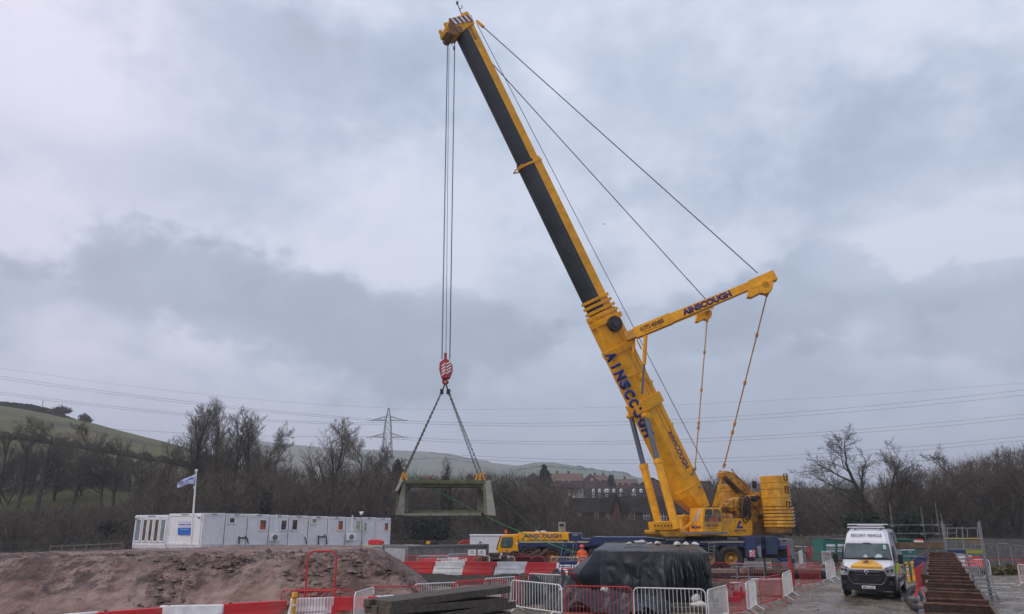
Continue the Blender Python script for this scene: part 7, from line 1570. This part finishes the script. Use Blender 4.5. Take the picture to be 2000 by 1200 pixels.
skin_body('body', [wv(0, 0, .95), wv(0, .0, 1.18), wv(0, .0, 1.42), wv(0, -.01, 1.55), wv(0, -.02, 1.66), wv(.20, 0, 1.44), wv(.27, -.02, 1.18), wv(.20, -.22, 1.02), wv(-.20, 0, 1.44), wv(-.27, -.02, 1.18), wv(-.24, -.24, 1.06), wv(.10, 0, .88), wv(.12, 0, .48), wv(.13, .02, .08), wv(.13, -.12, .04), wv(-.10, 0, .88), wv(-.12, 0, .48), wv(-.13, .02, .08), wv(-.13, -.12, .04), wv(.17, -.28, 1.0), wv(-.22, -.30, 1.05)],
    [(0, 1), (1, 2), (2, 3), (3, 4), (2, 5), (5, 6), (6, 7), (7, 19), (2, 8), (8, 9), (9, 10), (10, 20), (0, 11), (11, 12), (12, 13), (13, 14), (0, 15), (15, 16), (16, 17), (17, 18)],
    [.16, .15, .17, .07, .07, .09, .065, .045, .09, .065, .045, .10, .075, .05, .045, .10, .075, .05, .045, .035, .035], SKIN, pr)
skin_body('jacket', [wv(0, 0, .92), wv(0, .0, 1.15), wv(0, .0, 1.40), wv(0, -.01, 1.52), wv(.21, 0, 1.42), wv(.28, -.02, 1.17), wv(.22, -.20, 1.03), wv(-.21, 0, 1.42), wv(-.28, -.02, 1.17), wv(-.25, -.22, 1.06)], [(0, 1), (1, 2), (2, 3), (2, 4), (4, 5), (5, 6), (2, 7), (7, 8), (8, 9)], [(.22, .17), (.21, .17), (.23, .17), .10, .115, .09, .07, .115, .09, .07], ORNG, pr)
skin_body('trousers', [wv(0, 0, .93), wv(.10, 0, .84), wv(.12, 0, .46), wv(.13, .02, .10), wv(-.10, 0, .84), wv(-.12, 0, .46), wv(-.13, .02, .10)], [(0, 1), (1, 2), (2, 3), (0, 4), (4, 5), (5, 6)], [.18, .13, .095, .08, .13, .095, .08], ORNG, pr)
MB().sph(wv(0, -.02, 1.69), .105, 12, 9, (.85, 1, 1.2)).done('head', SKIN, pr, smooth=True)
m = MB(); cvs = []
for j in range(6): ph = j / 5 * math.pi / 2; rr2 = .155 * math.cos(ph) + .001; cvs.append([Vector(wv(rr2 * .9 * math.cos(t_), -.02 + rr2 * 1.1 * math.sin(t_), 1.70 + .15 * math.sin(ph))) for t_ in [2 * math.pi * k / 16 for k in range(16)]])
m.loft(cvs).cyl(wv(0, -.04, 1.695), wv(0, -.04, 1.71), .175, n=16).done('helmet', mat('helmet_orange', (.85, .10, .03), .35), pr, smooth=True)
for z in (1.0, 1.16): 
    MB().path([Vector(wv(.235 * math.cos(t_), .185 * math.sin(t_), z)) for t_ in [2 * math.pi * k / 20 for k in range(20)]], .024, 4, True).done('reflective_band', mat('band_silver', (.6, .6, .6), .4), pr)
for s_ in (-1, 1): MB().path([wv(s_ * .11, .185, 1.0), wv(s_ * .12, .19, 1.3), wv(s_ * .12, .13, 1.5)], .018, 4).done('reflective_band', MATS['band_silver'], pr)
for s_ in (-1, 1):
    h0 = Vector(wv(.20 if s_ > 0 else -.235, -.25, 1.02 if s_ > 0 else 1.06)); hm = MB()
    hm.box(h0, (.06, .09, .035))
    for k in range(4): hm.path([h0 + Vector(((k - 1.5) * .02, -.04, .0)), h0 + Vector(((k - 1.5) * .021, -.085, -.01)), h0 + Vector(((k - 1.5) * .018, -.08, -.045))], .010, 5)
    hm.path([h0 + Vector((-s_ * .03, .0, 0)), h0 + Vector((-s_ * .055, -.04, -.02))], .011, 5); hm.done('glove', mat('glove_grey', (.1, .1, .11), .8), pr)
# crane operator's cab interior is shown as coloured shapes through the panes
# ================================================================ houses
def house(u0, u1, ve, vr, Y, dep, label, wall, roof, vb=None, wins=(), gable=False, chim=(), name='house', cat='house', wcols=None, skew=0):
    a = P(u0, ve, Y); b = P(u1, ve, Y); ze = a.z; zr = P((u0 + u1) / 2, vr, Y + dep / 2).z; zb = P(u0, vb, Y).z if vb else zground(0, Y) - .5
    r = thing(name, label, cat, ((a.x + b.x) / 2, Y, zb)); x0, x1 = a.x, b.x
    if gable:
        xm = (x0 + x1) / 2; MB().prism([(x0, Y, zb), (x1, Y, zb), (x1, Y, ze), (xm, Y, zr), (x0, Y, ze)], (0, dep, 0)).done('wall', wall, r)
        for s_ in (x0 - .3, x1 + .3): MB().prism([(xm, Y - .25, zr + .12), (s_, Y - .25, ze - .12), (s_, Y - .25, ze + .04), (xm, Y - .25, zr + .30)], (0, dep + .5, 0)).done('roof', roof, r)
    else:
        ym = Y + dep / 2; MB().box(((x0 + x1) / 2, ym, (zb + ze) / 2), (x1 - x0, dep, ze - zb)).done('wall', wall, r)
        MB().prism([(x0 - .3, Y - .4, ze - .1), (x0 - .3, ym, zr), (x0 - .3, Y + dep + .4, ze - .1)], (x1 - x0 + .6, 0, 0)).done('roof', roof, r)
    for (u, v, wu, wh) in wins:
        c = P(u, v, Y); s_ = Y / FPX; w_ = wu * s_ * .96; h_ = wh * s_ * .96; m = MB()
        for dx in (-w_ / 2, 0, w_ / 2): m.box((c.x + dx, Y - .05, c.z), (.10, .1, h_))
        for dz in (-h_ / 2, 0, h_ / 2): m.box((c.x, Y - .05, c.z + dz), (w_ + .1, .1, .10))
        m.done('window_frame', UPVC, r); MB().box((c.x, Y - .02, c.z), (w_, .06, h_)).done('window_pane', GLASS, r)
    for u in chim: c = P(u, vr, Y + dep / 2); MB().box((c.x, Y + dep / 2, zr + .4), (.9, .6, 1.3)).cyl((c.x - .2, Y + dep / 2, zr + 1), (c.x - .2, Y + dep / 2, zr + 1.3), .12, n=7).done('chimney', wall, r)
    return r
house(1118, 1206, 1001, 973, 142, 8, 'brown brick terrace with dark tiled roof, left half behind the trees', BRICKB, ROOF, 1070, ((1131, 1008, 7, 11), (1165, 1008, 7, 11), (1188, 1008, 8, 12), (1160, 1040, 7, 12)))
house(1210, 1345, 1001, 970, 139, 8, 'brown brick terrace with dark tiled roof right of the gable, behind the cylinders', BRICKB, ROOF, 1070, ((1234, 1008.5, 10, 13), (1263, 1008, 11, 12), (1296, 1009, 10, 14), (1242, 1036, 7, 16), (1270, 1038, 7, 18), (1220, 1040, 6, 14)))
house(1196, 1212, 1001, 968, 138, 9, 'narrow orange brick gable between the two halves of the terrace', BRICK, ROOF, 1070, gable=True)
house(1146, 1272, 968, 954, 250, 9, 'distant dark terrace with a row of white dormers', BRICKB, ROOF, 985, ((1159, 968, 4, 7), (1171, 969, 4, 6), (1185, 968, 5, 4), (1199, 970, 4, 6), (1212, 968, 4, 4), (1238, 967, 8, 4)))
dm = bpy.data.objects[[o.name for o in bpy.data.objects if o.name.startswith('house')][-1]] if 0 else None
r = thing('dormer_row', 'proto', 'dormer', (0, 0, 0)) if 0 else None
hs = [o for o in COL.objects if o.get('label') == 'distant dark terrace with a row of white dormers'][0]
for u in (1159, 1171, 1183, 1187, 1199, 1213, 1238, 1252):
    c = P(u, 958, 251.5); MB().prism([(c.x - .33, 250.6, c.z - .7), (c.x + .33, 250.6, c.z - .7), (c.x + .33, 250.6, c.z + .1), (c.x, 250.6, c.z + .5), (c.x - .33, 250.6, c.z + .1)], (0, 2.5, 0)).done('dormer', UPVC, hs); MB().box((c.x, 250.55, c.z - .25), (.36, .06, .6)).done('dormer_pane', GLASS, hs)
house(1141, 1166, 938, 928, 330, 9, 'distant red brick gabled house under the moor', BRICK, ROOFR, 955, ((1156, 937, 3, 4),), gable=True)
house(1160, 1186, 938, 928.5, 333, 9, 'distant red brick house joined right of the gabled one', BRICK, ROOFR, 955, ((1166, 939, 2, 3), (1172, 939, 2, 3)), chim=(1162, 1178))
house(1185, 1196, 940, 931, 336, 9, 'small distant red gable right of the red brick pair', BRICK, ROOFR, 955, gable=True)
house(1076, 1140, 939, 925, 330, 14, 'distant long terracotta roofed row left of the red gables', BRICK, ROOFR, 952, ((1082, 940, 2, 3), (1100, 940, 2, 3), (1112, 940, 2, 3)), chim=(1088, 1110))
house(1027, 1056, 936, 926, 335, 10, 'distant hazy brown gable left of the dark conifer', BRICK, ROOFR, 950, gable=True)
house(911, 924, 935, 927, 320, 8, 'distant small brick house left of the chains', BRICK, ROOFR, 945, gable=True); house(926, 952, 934, 927, 322, 8, 'distant brick house right behind the right chains', BRICK, ROOFR, 945, ((933, 934, 2, 3),))
house(812, 850, 934, 929, 325, 10, 'distant terracotta roof seen between the chains', BRICK, ROOFR, 945)
house(1196, 1246, 944, 936, 310, 9, 'distant brown roofed row right of the small red gable', BRICK, ROOFR, 955, ((1205, 946, 2, 3), (1216, 946, 2, 3), (1229, 946, 2, 3)), chim=(1220,))
house(1330, 1395, 955, 940, 240, 10, 'dark roofed house behind the foot of the boom', BRICKB, ROOF, 985)
house(1250, 1300, 948, 936, 260, 9, 'reddish gabled house left of the boom foot', BRICK, ROOF, 975, gable=True)
house(1530, 1592, 999, 976, 150, 9, 'red brick gable end house right of the ballast', BRICK, ROOF, 1065, gable=True)
a = P(1557, 977, 149.8); tag(MB().sph(a, .28, 8, 6, (1, .4, 1)).done('satellite_dish', STEEL, loc=a), 'pale dish at the peak of the red brick gable', 'dish')
house(985, 1003, 994, 983, 120, 7, 'pale rendered cottage corner right of the concrete frame', mat('render_pale', (.4, .4, .38), .8), ROOF, 1060, gable=True)
house(860, 925, 980, 964, 190, 9, 'dark slate roof seen through the opening of the concrete frame', BRICKB, ROOF, 1000, ((872, 984, 4, 5), (890, 984, 4, 5)))
house(792, 850, 985, 962, 190, 9, 'brown roofed house at the left of the frame opening', BRICKB, ROOF, 1000)
# wall and hedge on the hill crest
r = thing('crest_wall', 'dark hedge and wall line on the crest of the grass hill', 'wall', P(60, 803, 300)); m = MB(); rn = random.Random(9); pts = []
for u in range(-60, 146, 3):
    vt = np.interp(u, [-60, 0, 60, 110, 128, 146], [776, 784, 790, 802, 812, 819]) + rn.uniform(-1, 1); vb = np.interp(u, [-60, 0, 60, 110, 146], [796, 797, 806, 816, 822]); pts.append((P(u, vt, 318), P(u, vb + 4, 318)))
m.loft([[t_, b_, b_ + Vector((0, 1.5, 0)), t_ + Vector((0, 1.5, 0))] for t_, b_ in pts]); m.done('hedge', mat('hedge_dark', (.022, .02, .016), 1, var=.6, scale=.8), r)
leafy('crest_bush', P(120, 802, 312), (4, 2, 1.6), 700, 40, TWIGD, 'bare bush at the end of the crest wall', lf=.4); leafy('crest_bush', P(166, 820, 300), (2.6, 2, 2.2), 600, 41, TWIGD, 'small bare bush on the hill skyline right of the wall', lf=.35)
a = P(82, 796, 315); tag(MB().cyl(a, a + Z3 * 3.4, .12, n=5).done('crest_post', BLACK, loc=a), 'lone post above the crest wall on the hill', 'post')
# field fence posts on hill
# ================================================================ pylon and lines
PY = 330.0; pyl = thing('pylon', 'steel lattice electricity pylon behind the bare trees', 'pylon', P(757, 945, PY)); m = MB()
zb_, zt_ = P(757, 945, PY).z, P(757, 797, PY).z; xc = P(757, 850, PY).x
def wd(z): k = (z - zb_) / (zt_ - zb_); return float(np.interp(k, [0, .45, .78, .86, 1], [4.2, 2.0, 1.25, 1.0, .12]))
zs = np.linspace(zb_, zt_, 13)
cn = lambda z: [Vector((xc + sx * wd(z), PY + sy * wd(z), z)) for sx, sy in ((-1, -1), (1, -1), (1, 1), (-1, 1))]
for i in range(12):
    A_, B_ = cn(zs[i]), cn(zs[i + 1])
    for k in range(4): m.cyl(A_[k], B_[k], .11, n=4, cap=False); m.cyl(A_[k], B_[(k + 1) % 4], .045, n=4, cap=False); m.cyl(A_[(k + 1) % 4], B_[k], .045, n=4, cap=False); m.cyl(A_[k], A_[(k + 1) % 4], .04, n=4, cap=False)
m.done('lattice_tower', mat('pylon_steel', (.07, .08, .09), .6), pyl)
arms = []
for v, hw in ((820, 6.6), (853, 6.9), (886, 6.6) ) [:2]:
    z = P(757, v, PY).z
    for sx in (-1, 1):
        tip = Vector((xc + sx * hw, PY, z - .2)); arms.append(tip); mm = MB()
        for sy in (-1, 1): mm.cyl((xc + sx * wd(z), PY + sy * wd(z), z + 1.4), tip, .09, n=4); mm.cyl((xc + sx * wd(z), PY + sy * wd(z), z - .3), tip, .09, n=4)
        for k in range(4): q = Vector((xc, PY, z)).lerp(tip, .25 + k * .18); mm.cyl(q + Vector((0, 0, 1.2 * (1 - .2 * k))), q - Z3 * .3, .07, n=4)
        mm.done('cross_arm', MATS['pylon_steel'], pyl); MB().cyl(tip, tip + Vector((sx * 2.2, -1.5, -.3)), .14, n=5).cyl(tip, tip + Vector((-sx * .0, -2, -1.4)), .1, n=5).done('insulator', mat('insulator', (.07, .05, .045), .5), pyl)
LINE = mat('conductor', (.13, .14, .16), .6)
def cable(u0, v0, Y0, u1, v1, Y1, sag, r_, label, g='overhead power lines'):
    a, b = P(u0, v0, Y0), P(u1, v1, Y1); n = 26; pts = [a.lerp(b, k / n) - Z3 * (sag * 4 * (k / n) * (1 - k / n)) for k in range(n + 1)]
    rr = [r_ * ((1 - k / n) * Y0 + k / n * Y1) / 330 for k in range(n + 1)]
    tag(MB().path(pts, rr, 4).done('power_line', LINE, loc=a), label, 'power line', g)
for i, (v1, v0, lab) in enumerate(((735, 820, 'upper left bundle, top wire'), (740, 823, 'upper left bundle, second wire'), (766, 826, 'middle left bundle, top wire'), (770, 829, 'middle left bundle, lower wire'), (822, 852, 'lowest wire on the left above the hill'))):
    cable(750, v0, PY, -30, v1 - 4, 210, (1.5, 1.5, 2.5, 2.5, 2)[i], .05, 'power line left of the pylon, ' + lab)
for i, (v0, v1, lab) in enumerate(((799, 745, 'thin top earth wire'), (821, 757, 'upper pair, higher wire'), (825, 767, 'upper pair, lower wire'), (853, 805, 'middle pair, higher wire'), (857, 813, 'middle pair, lower wire'), (889, 848, 'lower pair, higher wire'), (895, 856, 'lower pair, lower wire'))):
    cable(762 if v0 < 860 else 900, v0, PY, 2040, v1, 230, (3, 5, 5, 5, 5, 4.5, 4.5)[i], .035 if i == 0 else .055, 'power line right of the pylon, ' + lab)
cable(757, 797, PY, -30, 715, 210, 2, .03, 'power line left of the pylon, thin top earth wire')
# bird
a = P(1181, 438, 90); tag(MB().loft([[a + Vector((-.28, 0, .06)), a + Vector((-.26, .06, .05))], [a + Vector((0, -.05, -.02)), a + Vector((0, .10, -.02))], [a + Vector((.26, 0, .05)), a + Vector((.24, .06, .05))]], cap=False, closed=False).sph(a, .06, 6, 5, (.8, 2.2, .8)).done('bird', BLACK, loc=a), 'tiny dark bird flying in the sky right of the boom', 'bird')
# ================================================================ haze
hz = bpy.data.materials.new('haze'); hz.use_nodes = True; t = hz.node_tree
for n in list(t.nodes): t.nodes.remove(n)
o_ = t.nodes.new('ShaderNodeOutputMaterial'); pv = t.nodes.new('ShaderNodeVolumePrincipled'); pv.inputs['Color'].default_value = (.86, .90, 1, 1); pv.inputs['Density'].default_value = .00042; pv.inputs['Anisotropy'].default_value = .2; t.links.new(pv.outputs[0], o_.inputs['Volume'])
tag(MB().box((0, 2600, 140), (13000, 7400, 560)).done('haze', hz), kind='stuff')
for o in list(bpy.data.objects):
    if o.get('label') == 'proto': 
        for c in [c for c in bpy.data.objects if c.parent == o]: bpy.data.objects.remove(c)
        bpy.data.objects.remove(o)
